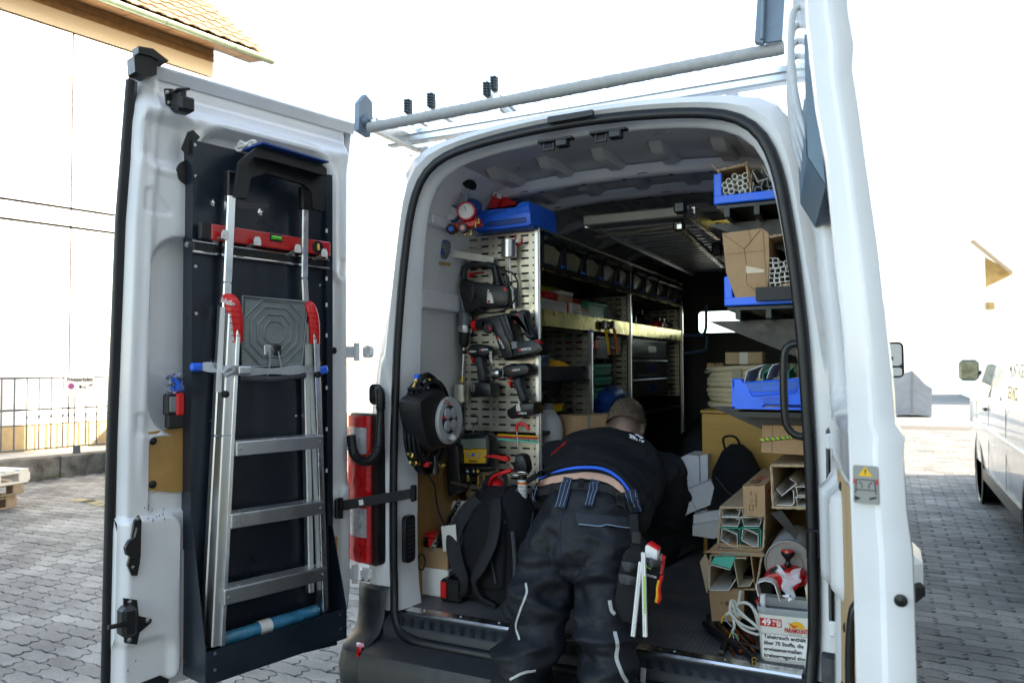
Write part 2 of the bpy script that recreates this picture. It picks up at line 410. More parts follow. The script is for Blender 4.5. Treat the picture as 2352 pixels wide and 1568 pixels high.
# sign on the railing
mat('sign_white',(.8,.8,.78),.4); mat('sign_blue',(.02,.09,.4),.4)
p0,p1 = BP(150,864,-.17),BP(216,906,-.17)
sw,sh = p1.x - p0.x,p0.z - p1.z; sc0 = V(((p0.x + p1.x) / 2,.172,(p0.z + p1.z) / 2))
SF = BF @ frame(sc0,(1,0,0),y=(0,0,1))
sg = thing('parking_sign','white private parking sign with tow truck pictogram hung on the railing','sign',F=SF)
MB(SF).prism(rrect(sw,sh,.015),.004,h0=0).build('board','sign_white',sg)
MB(SF).prism(rrect(sw * .97,sh * .95,.012),.0046,h0=.0042).build('face','sign_white',sg)
text('lettering','Privatparkplatz',sh * .27,SF @ M4.Translation((0,sh * .32,.005)),'print_black',sg,width=sw * .9,bold=.004)
c = MB(SF @ M4.Translation((-sw * .3,-sh * .02,.005))); c.lathe([(0,.0),(sh * .16,0),(sh * .16,.0006)],n=24); c.build('no_stopping_symbol','print_red',sg)
c = MB(SF @ M4.Translation((-sw * .3,-sh * .02,.0062)));
for a0 in (45,135,225,315):
 c.prism([(sh * .125 * cos(radians(a0 + b - 33)) + .0,sh * .125 * sin(radians(a0 + b - 33))) for b in range(0,67,11)] + [(sh * .03 * cos(radians(a0)),sh * .03 * sin(radians(a0)))],.0008)
c.build('symbol_field','sign_blue',sg)
c = MB(SF @ M4.Translation((sw * .16,-sh * .02,.0052))); k = sh
c.prism([(-.28 * k,-.1 * k),(.1 * k,-.1 * k),(.1 * k,-.05 * k),(-.15 * k,-.05 * k),(-.15 * k,.02 * k),(-.22 * k,.06 * k),(-.28 * k,.0)],.0006)
c.prism([(-.1 * k,-.04 * k),(.08 * k,.12 * k),(.1 * k,.11 * k),(-.06 * k,-.04 * k)],.0006)
c.prism([(.2 * k,-.05 * k),(.44 * k,.05 * k),(.4 * k,.1 * k),(.3 * k,.09 * k),(.2 * k,.01 * k)],.0006)
c.lathe([(0,0),(.035 * k,0),(.035 * k,.0006)],M4.Translation((-.2 * k,-.11 * k,0)),12); c.lathe([(0,0),(.035 * k,0),(.035 * k,.0006)],M4.Translation((.03 * k,-.11 * k,0)),12)
c.build('tow_truck_symbol','print_black',sg)
for q in (-.26,-.37): text('small_print','Widerrechtlich geparkte Fahrzeuge' if q > -.3 else 'werden kostenpflichtig abgeschleppt',sh * .085,SF @ M4.Translation((0,sh * q,.005)),'print_black',sg,width=sw * .72)
# building
mat('facade_panel',(.8,.8,.79),.45,nz=.02,nsc=1.5)
mat('facade_back',(.02,.02,.02),.9)
mat('plinth',(.5,.36,.19),.85,nz=.15,nsc=5)
mat('shingle_brown',(.2,.115,.045),.7,nz=.2,nsc=9,bump=.2,bsc=70)
mat('soffit_board',(.3,.17,.09),.6,nz=.15,nsc=6,stretch=(1,.2,1))
mat('gutter_patina',(.2,.26,.19),.4,.5,nz=.2,nsc=6)
mat('roof_tile',(.26,.19,.13),.6,nz=.3,nsc=14)
bld = thing('white_building','white panel-clad building with brown shingle frieze and tiled roof behind the railing','building',F=BF)
S1 = 3.03; WY = 1.2; SL = -3.5
MB(BF).box(((SL + S1) / 2,WY + 3.1,3.6),(S1 - SL,6,7.6)).build('wall','facade_back',bld,sm=0)
MB(BF).box(((SL + S1) / 2 + .01,WY + .02,.4),(S1 - SL,.09,.56)).build('plinth_band','plinth',bld,sm=0)
cols = [SL,-2.3,.6,S1 + .03]; rows = [(.69,.915),(.93,3.8),(3.83,4.1),(4.13,6.96)]
for a,b in zip(cols,cols[1:]):
 for (z0,z1) in rows:
  pn = MB(BF).box(((a + b) / 2,WY + .02,(z0 + z1) / 2),(b - a - .03,.03,z1 - z0 - .012),b=.002).build('panel','facade_panel',bld,sm=0)
  if z1 - z0 > 1:
   scw = MB(BF)
   for sx in (a + .09,(a + b) / 2,b - .09):
    for q in range(5): scw.lathe([(0,0),(.009,0),(.011,.004)],frame((sx,WY + .006,lerp(z0 + .12,z1 - .12,q / 4)),(1,0,0),z=(0,-1,0)) ,8)
   scw.build('screw','steel',pn)
MB(BF).box(((SL + S1) / 2 + .005,WY + .025,7.13),(S1 - SL + .05,.04,.28)).build('cream_band',mat('cream',(.55,.47,.34),.6),bld,sm=0)
for r in range(6):
 z = 7.27 + r * .115
 for q in range(20):
  s0 = SL + .05 + q * .34 + (.17 if r % 2 else 0)
  if s0 > S1: continue
  s1 = min(s0 + .336,S1 + .04)
  if s1 - s0 < .03 or s0 < -1.6: continue
  t = random.uniform(-.004,.004)
  MB(BF).add([(s0,WY - .012 + t,z),(s1,WY - .012 + t,z),(s1,WY + .014,z + .145),(s0,WY + .014,z + .145),(s0,WY + .004,z),(s1,WY + .004,z),(s1,WY + .02,z + .145),(s0,WY + .02,z + .145)],
     [[0,1,2,3],[4,7,6,5],[0,4,5,1],[1,5,6,2],[3,2,6,7],[0,3,7,4]]).build('shingle','shingle_brown',bld,sm=0)
# eaves
ga,gb = BP(300,0,-.55),BP(628,148,-.55)
gz = (ga.z + gb.z) / 2; ge = gb.x
EY = .55
sz = BP(487,112,-WY).z
for q in range(26):
 s1 = ge - .06 - q * .36; s0 = s1 - .352
 if s1 < -3: break
 t = .004 * (q % 2)
 MB(BF).add([(s0,EY + .08,gz - .03 + t),(s1,EY + .08,gz - .03 + t),(s1,WY + .05,sz + t),(s0,WY + .05,sz + t),(s0,EY + .08,gz - .0),(s1,EY + .08,gz - .0),(s1,WY + .05,sz + .03),(s0,WY + .05,sz + .03)],
    [[0,1,2,3],[4,7,6,5],[0,4,5,1],[1,5,6,2],[2,6,7,3],[3,7,4,0]]).build('soffit_board','soffit_board',bld,sm=0)
gt = MB(BF); rows_ = []
for k in range(2):
 x = (-3.4,ge)[k]; rows_.append([(x,EY + .02 + .075 * cos(a),gz - .02 + .075 * sin(a)) for a in [pi + pi * j / 12 for j in range(13)]])
gt.grid(rows_,thick=(0,0,.004)).build('gutter','gutter_patina',bld)
for s in (-.9,.45,1.8,3.1): MB(BF).tube([(s,EY + .02 + .079 * cos(pi + pi * j / 10),gz - .02 + .079 * sin(pi + pi * j / 10)) for j in range(11)],.006,6).build('gutter_bracket','gutter_patina',bld)
MB(BF).prism([(EY + .02 + .076 * cos(pi + pi * j / 10),gz - .02 + .076 * sin(pi + pi * j / 10)) for j in range(11)],.006,frame((ge,0,0),(0,1,0),y=(0,0,1))).build('gutter_end','gutter_patina',bld)
pit = radians(38); RF = BF @ frame((ge - .08,EY + .04,gz + .06),(-1,0,0),y=(0,cos(pit),sin(pit)))
MB(RF).box((3.4,3.5,.1),(7.0,7.2,.06)).build('roof_deck','soffit_board',bld,sm=0)
def tile_rows():
 r = []
 for j in range(2):
  r.append([(x * .3,(-.02 if j == 0 else .38),-.0 - (.045 if j == 0 else .012) - .022 * (sin(2 * pi * x) if x < .5 else 0) - .012 * (x > .82)) for x in [i / 10 for i in range(11)]])
 return r
tm = MB().grid(tile_rows(),thick=(0,0,.014)).build('roof_tile','roof_tile'); tm.parent = bld
tmesh = tm.data; first = 1
for r in range(14):
 for q in range(16 if r > 7 else 19):
  o = tm if first else bpy.data.objects.new('roof_tile',tmesh)
  if not first: COL.objects.link(o); o.parent = bld
  o.matrix_basis = wmat(bld).inverted() @ RF @ M4.Translation((q * .3 - .02,r * .34,.012 + random.uniform(-.003,.003))); first = 0
# small plants growing at the kerb foot
mat('leaf_green',(.06,.16,.02),.6,nz=.4,nsc=30); mat('dry_leaf',(.35,.17,.04),.8,nz=.3,nsc=30)
for (u,v,m,lb) in ((113,1099,'leaf_green','small green weed at the foot of the mossy kerb left of the others'),(135,1096,'leaf_green','small green weed growing at the mossy kerb beside the dry leaves'),(158,1091,'dry_leaf','small heap of dry brown leaves at the mossy kerb'),(222,1083,'dry_leaf','dry brown leaf litter on the paving close to the parked car')):
 p = P(u,v,Z=.002); b = MB()
 for k in range(14):
  a = random.uniform(0,6.28); r = random.uniform(0,.09); c = p + V((cos(a) * r,sin(a) * r,random.uniform(.005,.03))); d = V((cos(a),sin(a),random.uniform(-.1,.5))) * .035; e = V((-sin(a),cos(a),random.uniform(-.3,.3))) * .014
  b.add([c,c + d * .5 + e,c + d,c + d * .5 - e],[[0,1,2,3]])
 tag(b.build('weed' if 'weed' in lb else 'leaf_litter',m,sm=0),lb,'weed' if 'weed' in lb else 'leaves')
# unseen block added out of view: keeps sun and sky off yard and van
mat('blocker_grey',(.42,.4,.37),.9,nz=.08,nsc=1)
MB().box((10.5,-7,6.2),(10,36,12.4)).build('shade_blocker','blocker_grey',sm=0,kind='structure')
# ================================================================== THE VAN
FZ = .50; YB = 3.75
van = thing('cargo_van','white cargo van with both rear doors open, loaded with shelving and tools','van',(X0,0,0))
OPEN = [(.50,.83),(.56,.845),(.7,.85),(1.0,.85),(1.25,.846),(1.63,.83),(1.93,.802),(2.19,.765),(2.3,.735),(2.36,.705),(2.405,.665),(2.435,.61),(2.455,.53),(2.475,.40),(2.492,.2),(2.497,0)]
def curve_pts(tab,n=64,ins=0,dz=0):
 """closed-top profile left foot -> top -> right foot as (x, z), even arc length"""
 L = [(-h,z) for z,h in tab] + [(h,z) for z,h in tab[::-1][1:]]
 d = [0]
 for a,b in zip(L,L[1:]): d.append(d[-1] + sqrt((a[0] - b[0]) ** 2 + (a[1] - b[1]) ** 2))
 out = []
 for i in range(n + 1):
  t = d[-1] * i / n
  for k in range(len(d) - 1):
   if t <= d[k + 1] + 1e-9:
    f = (t - d[k]) / max(1e-9,d[k + 1] - d[k]); out.append((lerp(L[k][0],L[k + 1][0],f),lerp(L[k][1],L[k + 1][1],f))); break
 # smooth
 for _ in range(2): out = [out[0]] + [((a[0] + 2 * b[0] + c[0]) / 4,(a[1] + 2 * b[1] + c[1]) / 4) for a,b,c in zip(out,out[1:],out[2:])] + [out[-1]]
 if ins:
  r = []
  for i,p in enumerate(out):
   a = out[max(0,i - 1)]; b = out[min(n,i + 1)]; tx,tz = b[0] - a[0],b[1] - a[1]; l = sqrt(tx * tx + tz * tz); r.append((p[0] + tz / l * ins,p[1] - tx / l * ins))
  out = r
 return [(x,z + dz) for x,z in out]
def ring(c,Y): return [V((X0 + x,Y(z) if callable(Y) else Y,z)) for x,z in c]
O = curve_pts(OPEN); NP = len(O)
EXT = [(.5,.99),(.7,1.0),(1.0,1.0),(1.34,.985),(1.63,.935),(2.0,.872),(2.25,.838),(2.38,.818),(2.44,.802),(2.475,.775),(2.497,.73),(2.52,.6),(2.55,.35),(2.56,.15),(2.562,0)]
Ec = curve_pts(EXT); Ecin = [(x * .985,z - .012 * (z - .5) / 2) for x,z in Ec]
INT = [(.5,.885),(1.2,.885),(1.6,.87),(1.95,.84),(2.2,.80),(2.32,.765),(2.4,.70),(2.43,.6),(2.45,.4),(2.46,.2),(2.462,0)]
Ic = curve_pts(INT)
# rear portal: reveal, corner flange and exterior skin in one pressed sheet
mid = [((a[0] * .45 + b[0] * .55),(a[1] * .45 + b[1] * .55)) for a,b in zip(O,Ecin)]
RY = lambda z: .148 - .06 * smooth(1.5,2.4,z)
rows = [ring(curve_pts(OPEN,ins=.036),RY),ring(curve_pts(OPEN,ins=.032),lambda z: RY(z) - .02),ring(curve_pts(OPEN,ins=.016),.05),ring(curve_pts(OPEN,ins=.0),.03),ring(curve_pts(OPEN,ins=-.014),.024),ring(mid,.0),ring(Ecin,.02),ring(Ec,.06),ring(Ec,.5),ring(Ec,4.2)]
MB().grid(rows).build('rear_frame','white_paint',van,sm=50)
# inner return of the portal to the side wall, side lining and roof sheet
n0 = 26; n1 = NP - n0
MB().grid([ring(curve_pts(OPEN,ins=.036),lambda z: RY(z) + .002),ring(Ic,lambda z: RY(z) + .03)]).build('pillar_return','van_inner',van,sm=50)
def seg(c,a,b): return c[a:b]
MB().grid([ring(Ic[:n0],lambda z: RY(z) + .03),ring(Ic[:n0],YB)]).build('side_lining','van_inner',van,sm=50)
MB().grid([ring(Ic[n1:],lambda z: RY(z) + .03),ring(Ic[n1:],YB)]).build('side_lining','van_inner',van,sm=50)
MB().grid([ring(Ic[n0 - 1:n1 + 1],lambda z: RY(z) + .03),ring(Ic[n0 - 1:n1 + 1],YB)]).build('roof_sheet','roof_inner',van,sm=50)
# roof bows and pressed ribs
def roof_z(x): return interp([(0,2.462),(.2,2.46),(.4,2.45),(.6,2.43),(.7,2.4),(.765,2.32),(.8,2.2)],abs(x))
bow_y = [.66,1.08,1.62,2.3,2.98]
for k,y in enumerate(bow_y):
 b = MB(); R = []
 for (dy,dz) in ((-.075,.0),(-.06,-.035),(-.045,-.045),(.03,-.045),(.045,-.035),(.06,.0)):
  R.append([V((X0 + x,y + dy,roof_z(x) + dz - .004)) for x in [-.775 + 1.55 * i / 40 for i in range(41)]])
 bo = b.grid(R).build('roof_bow','white_paint',van,sm=40)
 h = MB()
 for x in [-.6,-.42,-.2,.0,.22,.4,.6]: h.lathe([(0,0),(.011,0),(.011,.003)],frame((X0 + x,y - .005,roof_z(x) - .0505),(1,0,0),z=(0,0,1)),10)
 for x in [-.5,.1,.5]: h.box((X0 + x,y - .054,roof_z(x) - .041),(.05,.006,.006),b=.002)
 h.build('bow_hole','black',bo,kind='stuff')
ys = [.2] + bow_y + [YB]
for a,b in zip(ys,ys[1:]):
 for x in (-.5,-.25,0,.25,.5):
  r = MB(); y0,y1 = a + .07,b - .07; w_ = .036
  R = []
  for (dx,dz) in ((-w_,.004),(-w_ * .7,-.034),(w_ * .7,-.034),(w_,.004)): R.append([V((X0 + x + dx,y,roof_z(x + dx) + dz * (0 if q in (0,4) else 1))) for q,y in enumerate([y0,y0 + .05,(y0 + y1) / 2,y1 - .05,y1])])
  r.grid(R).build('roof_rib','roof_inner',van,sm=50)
# header inside the rear opening: latch keepers
for (u,v) in ((1277,325),(1398,305)):
 c = P(u,v,Z=2.432); k = MB()
 k.box(c + V((0,0,.004)),(.15,.035,.012),b=.004); k.box(c + V((.03,-.005,-.014)),(.05,.04,.03),b=.005); k.tube([c + V((-.05,0,0)),c + V((-.05,0,-.028)),c + V((-.01,0,-.028)),c + V((-.01,0,0))],.006,6)
 k.build('latch_keeper','black_plastic',van)
for (x,z,a) in ((-.70,2.33,50),(.67,2.36,-40)):
 MB().prism(rrect(.17,.035,.017),.004,frame((X0 + x * .985,.1,z),(cos(radians(a)),0,sin(radians(a))),y=(0,1,0))).build('pillar_slot','black',van)
# rubber seal round the opening
sp = [p + V((0,-.006,0)) for p in ring(curve_pts(OPEN,n=90,ins=.004),.016)]
lft = [V((X0 - .60,-.052,.41)),V((X0 - .70,-.05,.414)),V((X0 - .79,-.03,.44)),V((X0 - .832,-.004,.50))]; rgt = [V((X0 * 2 - p.x,p.y,p.z)) for p in lft[::-1]]
MB().tube(arc(lft,6) + sp[2:-2] + arc(rgt,6) + [V((X0 + .5 - .1 * i,-.053,.41)) for i in range(11)],.021,10,closed=True,flat=.75,up=(0,1,0)).build('rubber_seal','rubber',van,sm=60)
# floor, side wall rails
def floor_mat_():
 t,b,N,L = nodes_mat('antislip_floor'); tc = N('ShaderNodeTexCoord'); br = N('ShaderNodeTexBrick'); br.inputs['Scale'].default_value = 1; br.offset = 0
 br.inputs['Brick Width'].default_value = .018; br.inputs['Row Height'].default_value = .012; br.inputs['Mortar Size'].default_value = .0016; br.inputs['Color1'].default_value = (.115,.117,.12,1); br.inputs['Color2'].default_value = (.1,.102,.106,1); br.inputs['Mortar'].default_value = (.04,.041,.043,1)
 L(tc.outputs['Object'],br.inputs['Vector']); n = N('ShaderNodeTexNoise'); n.inputs['Scale'].default_value = 6; n.inputs['Detail'].default_value = 8; L(tc.outputs['Object'],n.inputs['Vector'])
 r = N('ShaderNodeValToRGB'); r.color_ramp.elements[0].position = .35; r.color_ramp.elements[1].position = .75; r.color_ramp.elements[0].color = (.75,.75,.75,1); r.color_ramp.elements[1].color = (1.7,1.6,1.5,1); L(n.outputs['Fac'],r.inputs[0])
 m = N('ShaderNodeMixRGB'); m.blend_type = 'MULTIPLY'; m.inputs[0].default_value = 1; L(br.outputs['Color'],m.inputs[1]); L(r.outputs[0],m.inputs[2]); L(m.outputs[0],b.inputs['Base Color']); b.inputs['Roughness'].default_value = .55
 bp = N('ShaderNodeBump'); bp.inputs['Strength'].default_value = .5; bp.inputs['Distance'].default_value = .002; bp.invert = True; L(br.outputs['Fac'],bp.inputs['Height']); L(bp.outputs[0],b.inputs['Normal'])
floor_mat_()
MB().box((X0,(YB + .06) / 2,FZ - .02),(1.76,YB - .06,.04)).build('load_floor','antislip_floor',van,sm=0)
# aluminium sill strip, black stepped bumper
st = MB(); st.prism([(.03,.470),(.026,.496),(.032,.503),(.075,.507),(.08,.501),(.08,.47)],X0 + .80,frame((0,0,0),(0,1,0),y=(0,0,1)),h0=X0 - .80); so = st.build('sill_strip','alu_bright',van)
sw_ = MB()
for i in range(9): sw_.lathe([(0,.003),(.006,.003),(.008,0)],M4.Translation((X0 - .72 + i * .18,.06,.5055)),8)
sw_.build('screw','steel',so,kind='stuff')
PROF = [(.035,.494),(.0,.484),(-.03,.462),(-.036,.452),(-.04,.412),(-.055,.403),(-.17,.392),(-.19,.384),(-.212,.33),(-.206,.25),(-.16,.2),(.02,.19)]
bump = MB().grid([[V((X0 + x,y,z)) for y,z in PROF] for x in [-.866 + 1.732 * i / 8 for i in range(9)]]).build('bumper','grey_plastic',van,sm=35)
CPR = [(.07,.592),(.0,.604),(-.018,.59),(-.026,.53),(-.036,.47),(-.07,.425),(-.15,.398),(-.19,.386),(-.214,.33),(-.207,.25),(-.16,.2),(.02,.19)]
for sx in (-1,1):
 R = []
 for x in (.866,.872,.9,.93,.955,.98,1.0,1.015,1.028,1.036,1.04):
  k = (max(0,(x - .925) / .115)) ** 2.6; e = smooth(.866,.876,x); R.append([V((X0 + sx * x,lerp(y,y * .3 + .03,k) + .004 * (1 - e),z - .004 * (1 - e))) for y,z in CPR])
 R.append([V((p.x + sx * .004,.7,p.z)) for p in R[-1]])
 bco = MB().grid(R).build('bumper_corner','grey_plastic',van,sm=40); bct = BVHTree.FromPolygons([wmat(van) @ v.co for v in bco.data.vertices],[list(p.vertices) for p in bco.data.polygons])
 if sx < 0:
  pr = [[bct.ray_cast(CAM,ray(u,v).normalized()) for u in (819,824,830,836)] for v in (1474,1486,1498,1508)]
  if all(h[0] is not None for r in pr for h in r): MB().grid([[h[0] + ray(824,1490).normalized() * -.004 for h in r] for r in pr],thick=tuple(ray(824,1490).normalized() * .006)).build('reflector','lens_red',bco,sm=50)
tr = MB()
for i in range(34):
 x = X0 - .8 + i * .0485; tr.add([V((x,-.002,.487)),V((x + .02,-.002,.487)),V((x + .036,-.03,.4655)),V((x + .016,-.03,.4655)),V((x + .002,-.004,.482)),V((x + .018,-.004,.482)),V((x + .034,-.028,.462)),V((x + .018,-.028,.462))],[[0,1,2,3],[0,4,5,1],[1,5,6,2],[2,6,7,3],[3,7,4,0]])
tr.build('step_tread','rubber',bump,kind='stuff')
# tail lamps
def tail(sx):
 root = MB(); Z0,Z1 = .69,1.345
 F = frame((X0 + sx * .915,-.02,0),(sx * 1,.3,0),z=(0,0,1))
 root = MB(F)
 root.prism(rrect(.21,Z1 - Z0,.02,cx=.09,cy=(Z0 + Z1) / 2),.05,frame((0,.05 if sx > 0 else -.0,0),(1,0,0),y=(0,0,1)))
 o = root.build('tail_lamp','black_plastic',van)
 for m,a,b,x0,x1,o_ in (('lens_red',.70,1.335,.03,.19,0),('lens_clear',1.17,1.285,.042,.17,.004),('lens_clear',.81,.935,.042,.17,.004)):
  q = MB(F); R = []
  for j in range(9):
   x = lerp(x0,x1,j / 8); R.append([(x,-sx * (.012 + o_ + .022 * sin(pi * ((x - .03) / .16) ** .8)),z) for z in [a,(a + b) / 2,b]])
  q.grid(R,thick=(0,sx * .012,0)).build('lens',m,o,sm=60)
 for z in (1.22,1.05,.87,.75):
  MB(F).lathe([(0,0),(.022,.001),(.026,-.008)],frame((.08,-sx * .036,z),(1,0,0),y=(0,0,1)),16).build('bulb_ring','lens_clear' if z in (1.22,.87) else 'lens_red',o)
 return o
tail(-1); tail(1)
# hinges on the left pillar
def hinge(p,s=1,lab=None):
 m = MB(); p = V(p)
 m.box(p + V((.045,.0,0)),(.06,.025,.05),b=.01); m.tube([p + V((0,-.02,-.04)),p + V((0,-.02,.04))],.014,10); m.box(p + V((-.03,-.025,.0)),(.05,.012,.05),b=.004)
 for q in (-.02,.02): m.lathe([(.009,0),(.009,.01),(0,.012)],frame(p + V((.06,-.015,q)),(1,0,0),z=(0,-1,0)),6)
 m.build('hinge','white_paint',van)
for (u,v) in ((826,808),(822,1314)): hinge(P(u,v,Y=-.03))
for z in (.7,1.3): hinge((X0 + .95,-.03,z))
# lower white moulding of the pillar below the lamp, corrugated cable conduit, pillar vent, door strap
pc = [P(*q,Y=.0) for q in ((862,905),(868,897),(875,920),(872,960))]
cd = arc([P(866,893,Y=.0),P(873,905,Y=-.03),P(874,950,Y=-.03),P(872,990,Y=-.035),P(868,1030,Y=-.05),P(852,1055,Y=-.08),P(830,1058,Y=-.1),P(812,1040,Y=-.11),P(806,1000,Y=-.1)],10)
MB().tube(cd,[.019 + (.003 if i % 2 else 0) if (i < 18 or i > 38) else .017 for i in range(len(cd))],12).build('cable_conduit','rubber',van,sm=50)
MB().prism(rrect(.05,.09,.024),.02,frame(P(865,905,Y=.005),(1,0,0),y=(0,0,1)),h0=-.01).build('conduit_grommet','rubber',van)
JX = X0 - .79
def jamb(u,v): return P(u,v,X=JX)
vc = P(938,1236,X=JX - .0); vf = frame(vc,(0,1,.0),y=(0,0,1))
vg = MB(vf).prism(rrect(.072,.2,.02),.012,h0=-.01).build('pillar_vent','black_plastic',van)
for i in range(9): MB(vf @ M4.Translation((0,-.075 + i * .0185,.012)) @ M4.Rotation(.6,4,'X')).box((0,0,0),(.05,.013,.003),b=.001).build('louvre','grey_plastic',vg)
# plywood lining, wheel arch box on the left
LW = X0 - .872
def lw(u,v,X=LW): return P(u,v,X=X)
MB().poly3([V((LW,.2,.5)),V((LW,1.0,.5)),V((LW,1.0,1.21)),V((LW,.2,1.21))],(.012,0,0)).build('plywood_lining','plywood',van,sm=0)
MB().poly3([V((X0 + .872,.2,.5)),V((X0 + .872,3.6,.5)),V((X0 + .872,3.6,1.25)),V((X0 + .872,.2,1.25))],(-.012,0,0)).build('plywood_lining','plywood',van,sm=0)
R = []
for i in range(9):
 a = pi * i / 8; R.append([V((X0 - .86 + dx,1.2 - .75 * cos(a) * (1 - .05 * q),.5 + .36 * sin(a) * (1 - .06 * q))) for q,dx in enumerate((0,.18,.21))])
MB().grid([list(r) for r in zip(*R)]).build('wheel_arch','white_paint',van,sm=50)
for z,d,h in ((1.215,.02,.05),(1.86,.03,.09),(2.22,.03,.05)):
 MB().box((X0 - interp([(.5,.885),(1.2,.885),(1.6,.87),(1.95,.84),(2.2,.80),(2.32,.765)],z) + d / 2,1.9,z),(d + .01,3.4,h),b=.008).build('side_rail','van_inner',van)
for y in (.75,): MB().bar((X0 - .875,y,1.24),(X0 - .80,y,2.25),.12,.03,up=(0,1,0),b=.006).build('side_post','van_inner',van)
# bulkhead with window
wy = YB
w0,w1 = P(1602,768,Y=wy),P(1792,706,Y=wy)
bx0,bx1,bz0,bz1 = w0.x,w1.x,w0.z,w1.z
bk = MB()
for (xa,xb,za,zb_) in ((X0 - .9,bx0,.5,2.5),(bx1,X0 + .9,.5,2.5),(bx0,bx1,.5,bz0),(bx0,bx1,bz1,2.5)): bk.box(((xa + xb) / 2,wy + .012,(za + zb_) / 2),(xb - xa,.02,zb_ - za))
bko = bk.build('bulkhead',mat('bulkhead_dark',(.006,.006,.006),.6),van,sm=0)
wf = MB(); ww,wh = bx1 - bx0,bz1 - bz0; F_ = frame(((bx0 + bx1) / 2,wy,(bz0 + bz1) / 2),(1,0,0),y=(0,0,1))
wf.tube([F_ @ V((x,y,0)) for x,y in rrect(ww,wh,.04)],.012,8,closed=True); wf.build('window_gasket','rubber',bko)
MB(F_).prism(rrect(ww,wh,.04),-.004).build('window_pane','glass',bko)
# cab behind the bulkhead: roof, doors with side glass, windscreen posts, seats, dashboard, bonnet
cabr = MB(); cy0,cy1 = 4.2,4.95
cabr.grid([ring(Ec,4.195),ring([(x * .98,z * .99) for x,z in Ec],4.6),ring([(x * .9,min(z,1.2) if z < 1.2 else 1.2 + (z - 1.2) * .86) for x,z in Ec],4.95)][:2]); cabr.build('cab_roof','white_paint',van,sm=50)
MB().grid([[V((X0 + x,4.6,z)) for x,z in ((-1.0,1.35),(-.93,2.2))],[V((X0 + x,5.6,z)) for x,z in ((-.95,1.25),(-.9,1.3))]]).build('side_glass','glass',van,sm=0)
MB().grid([[V((X0 + x,4.6,z)) for x,z in ((1.0,1.35),(.93,2.2))],[V((X0 + x,5.6,z)) for x,z in ((.95,1.25),(.9,1.3))]]).build('side_glass','glass',van,sm=0)
for sx in (-1,1):
 MB().grid([[V((X0 + sx * 1.02,y,z)) for y in (4.15,5.1,6.1)] for z in (.35,.8,1.25)],thick=(-sx * .04,0,0)).build('cab_door','white_paint',van,sm=40)
 MB().bar((X0 + sx * .9,4.6,2.3),(X0 + sx * .95,5.6,1.25),.07,.09,b=.01).build('windscreen_post','white_paint',van)
MB().add([V((X0 - .9,4.62,2.28)),V((X0 + .9,4.62,2.28)),V((X0 + .93,5.6,1.28)),V((X0 - .93,5.6,1.28))],[[0,1,2,3]]).build('windscreen','glass',van,sm=0)
MB().grid([[V((X0 + x,y,z)) for x in (-.98,-.5,.5,.98)] for y,z in ((5.55,1.26),(6.0,1.1),(6.2,.8),(6.22,.3))]).build('bonnet','white_paint',van,sm=50)
MB().box((X0,5.2,1.1),(1.85,.4,.2),b=.05).build('dashboard','black_plastic',van)
for x in (-.5,.15,.62): MB().bar((X0 + x,4.2,.9),(X0 + x,4.05,1.75),.4,.12,up=(0,1,0),b=.04).build('cab_seat','grey_fabric',van)
MB().box((X0,3.0,.42),(1.9,5.6,.05)).build('chassis','black',van)
def wheel(c,r,parent,axis=(1,0,0)):
 F = frame(c,(0,1,0),z=axis); w = MB(F).lathe([(r * .6,-.1),(r * .92,-.11),(r,-.08),(r,.08),(r * .92,.11),(r * .6,.1)],n=32).build('wheel','rubber',parent)
 q = MB(F).lathe([(.0,.05),(r * .2,.06),(r * .3,.03),(r * .55,.05),(r * .62,.1),(r * .62,-.1),(0,-.1)],n=24); q.build('rim','steel',w); return w
for sx in (-1,1):
 for y in (.95,5.3): wheel((X0 + sx * .86,y,.34),.34,van,(sx,0,0))
# wing mirror on the right
mm = P(2050,828,Y=5.1); MB().box((X0 + 1.06,5.12,mm.z + .02),(.16,.05,.06),b=.015).build('mirror_arm','black_plastic',van)
mf = frame(P(2046,826,Y=5.1),(1,.1,0),y=(0,0,1)); mo = MB(mf).prism(rrect(.22,.33,.05),-.1,h0=.0).build('wing_mirror','black_plastic',van)
MB(mf).prism(rrect(.18,.2,.03,cy=.045),.004,h0=.001).build('mirror_glass','mirror',mo); MB(mf).prism(rrect(.18,.075,.02,cy=-.11),.004,h0=.001).build('mirror_glass','mirror',mo)
# high brake light on the header
bl = [P(u,v,Y=-.012) for u,v in ((1262,272),(1365,255),(1365,268),(1262,286))]
MB().poly3(bl,(0,-.02,0)).build('brake_light','black_plastic',van,sm=0)
# grab handle right of the opening
gp = [P(u,v,Y=.1) for u,v in ((1846,792),(1822,790),(1805,802),(1800,830),(1800,900),(1804,960),(1812,985),(1830,1000),(1858,1003))]
MB().tube(arc(gp,5),.0135,10).build('grab_handle','black_plastic',van,sm=60)
# right side strap bracket at the pillar
b_ = MB(); p = P(1822,1200,Y=.02); q = P(1862,1245,Y=-.02)
b_.poly3([P(u,v,Y=.1) for u,v in ((1770,1178),(1795,1172),(1835,1225),(1828,1240))],(0,.012,0)); b_.box(P(1866,1250,Y=-.02),(.035,.05,.1),b=.008); b_.tube([P(1866,1220,Y=-.04),P(1866,1290,Y=-.04)],.014,8)
b_.build('strap_bracket','black_plastic',van,kind='stuff')
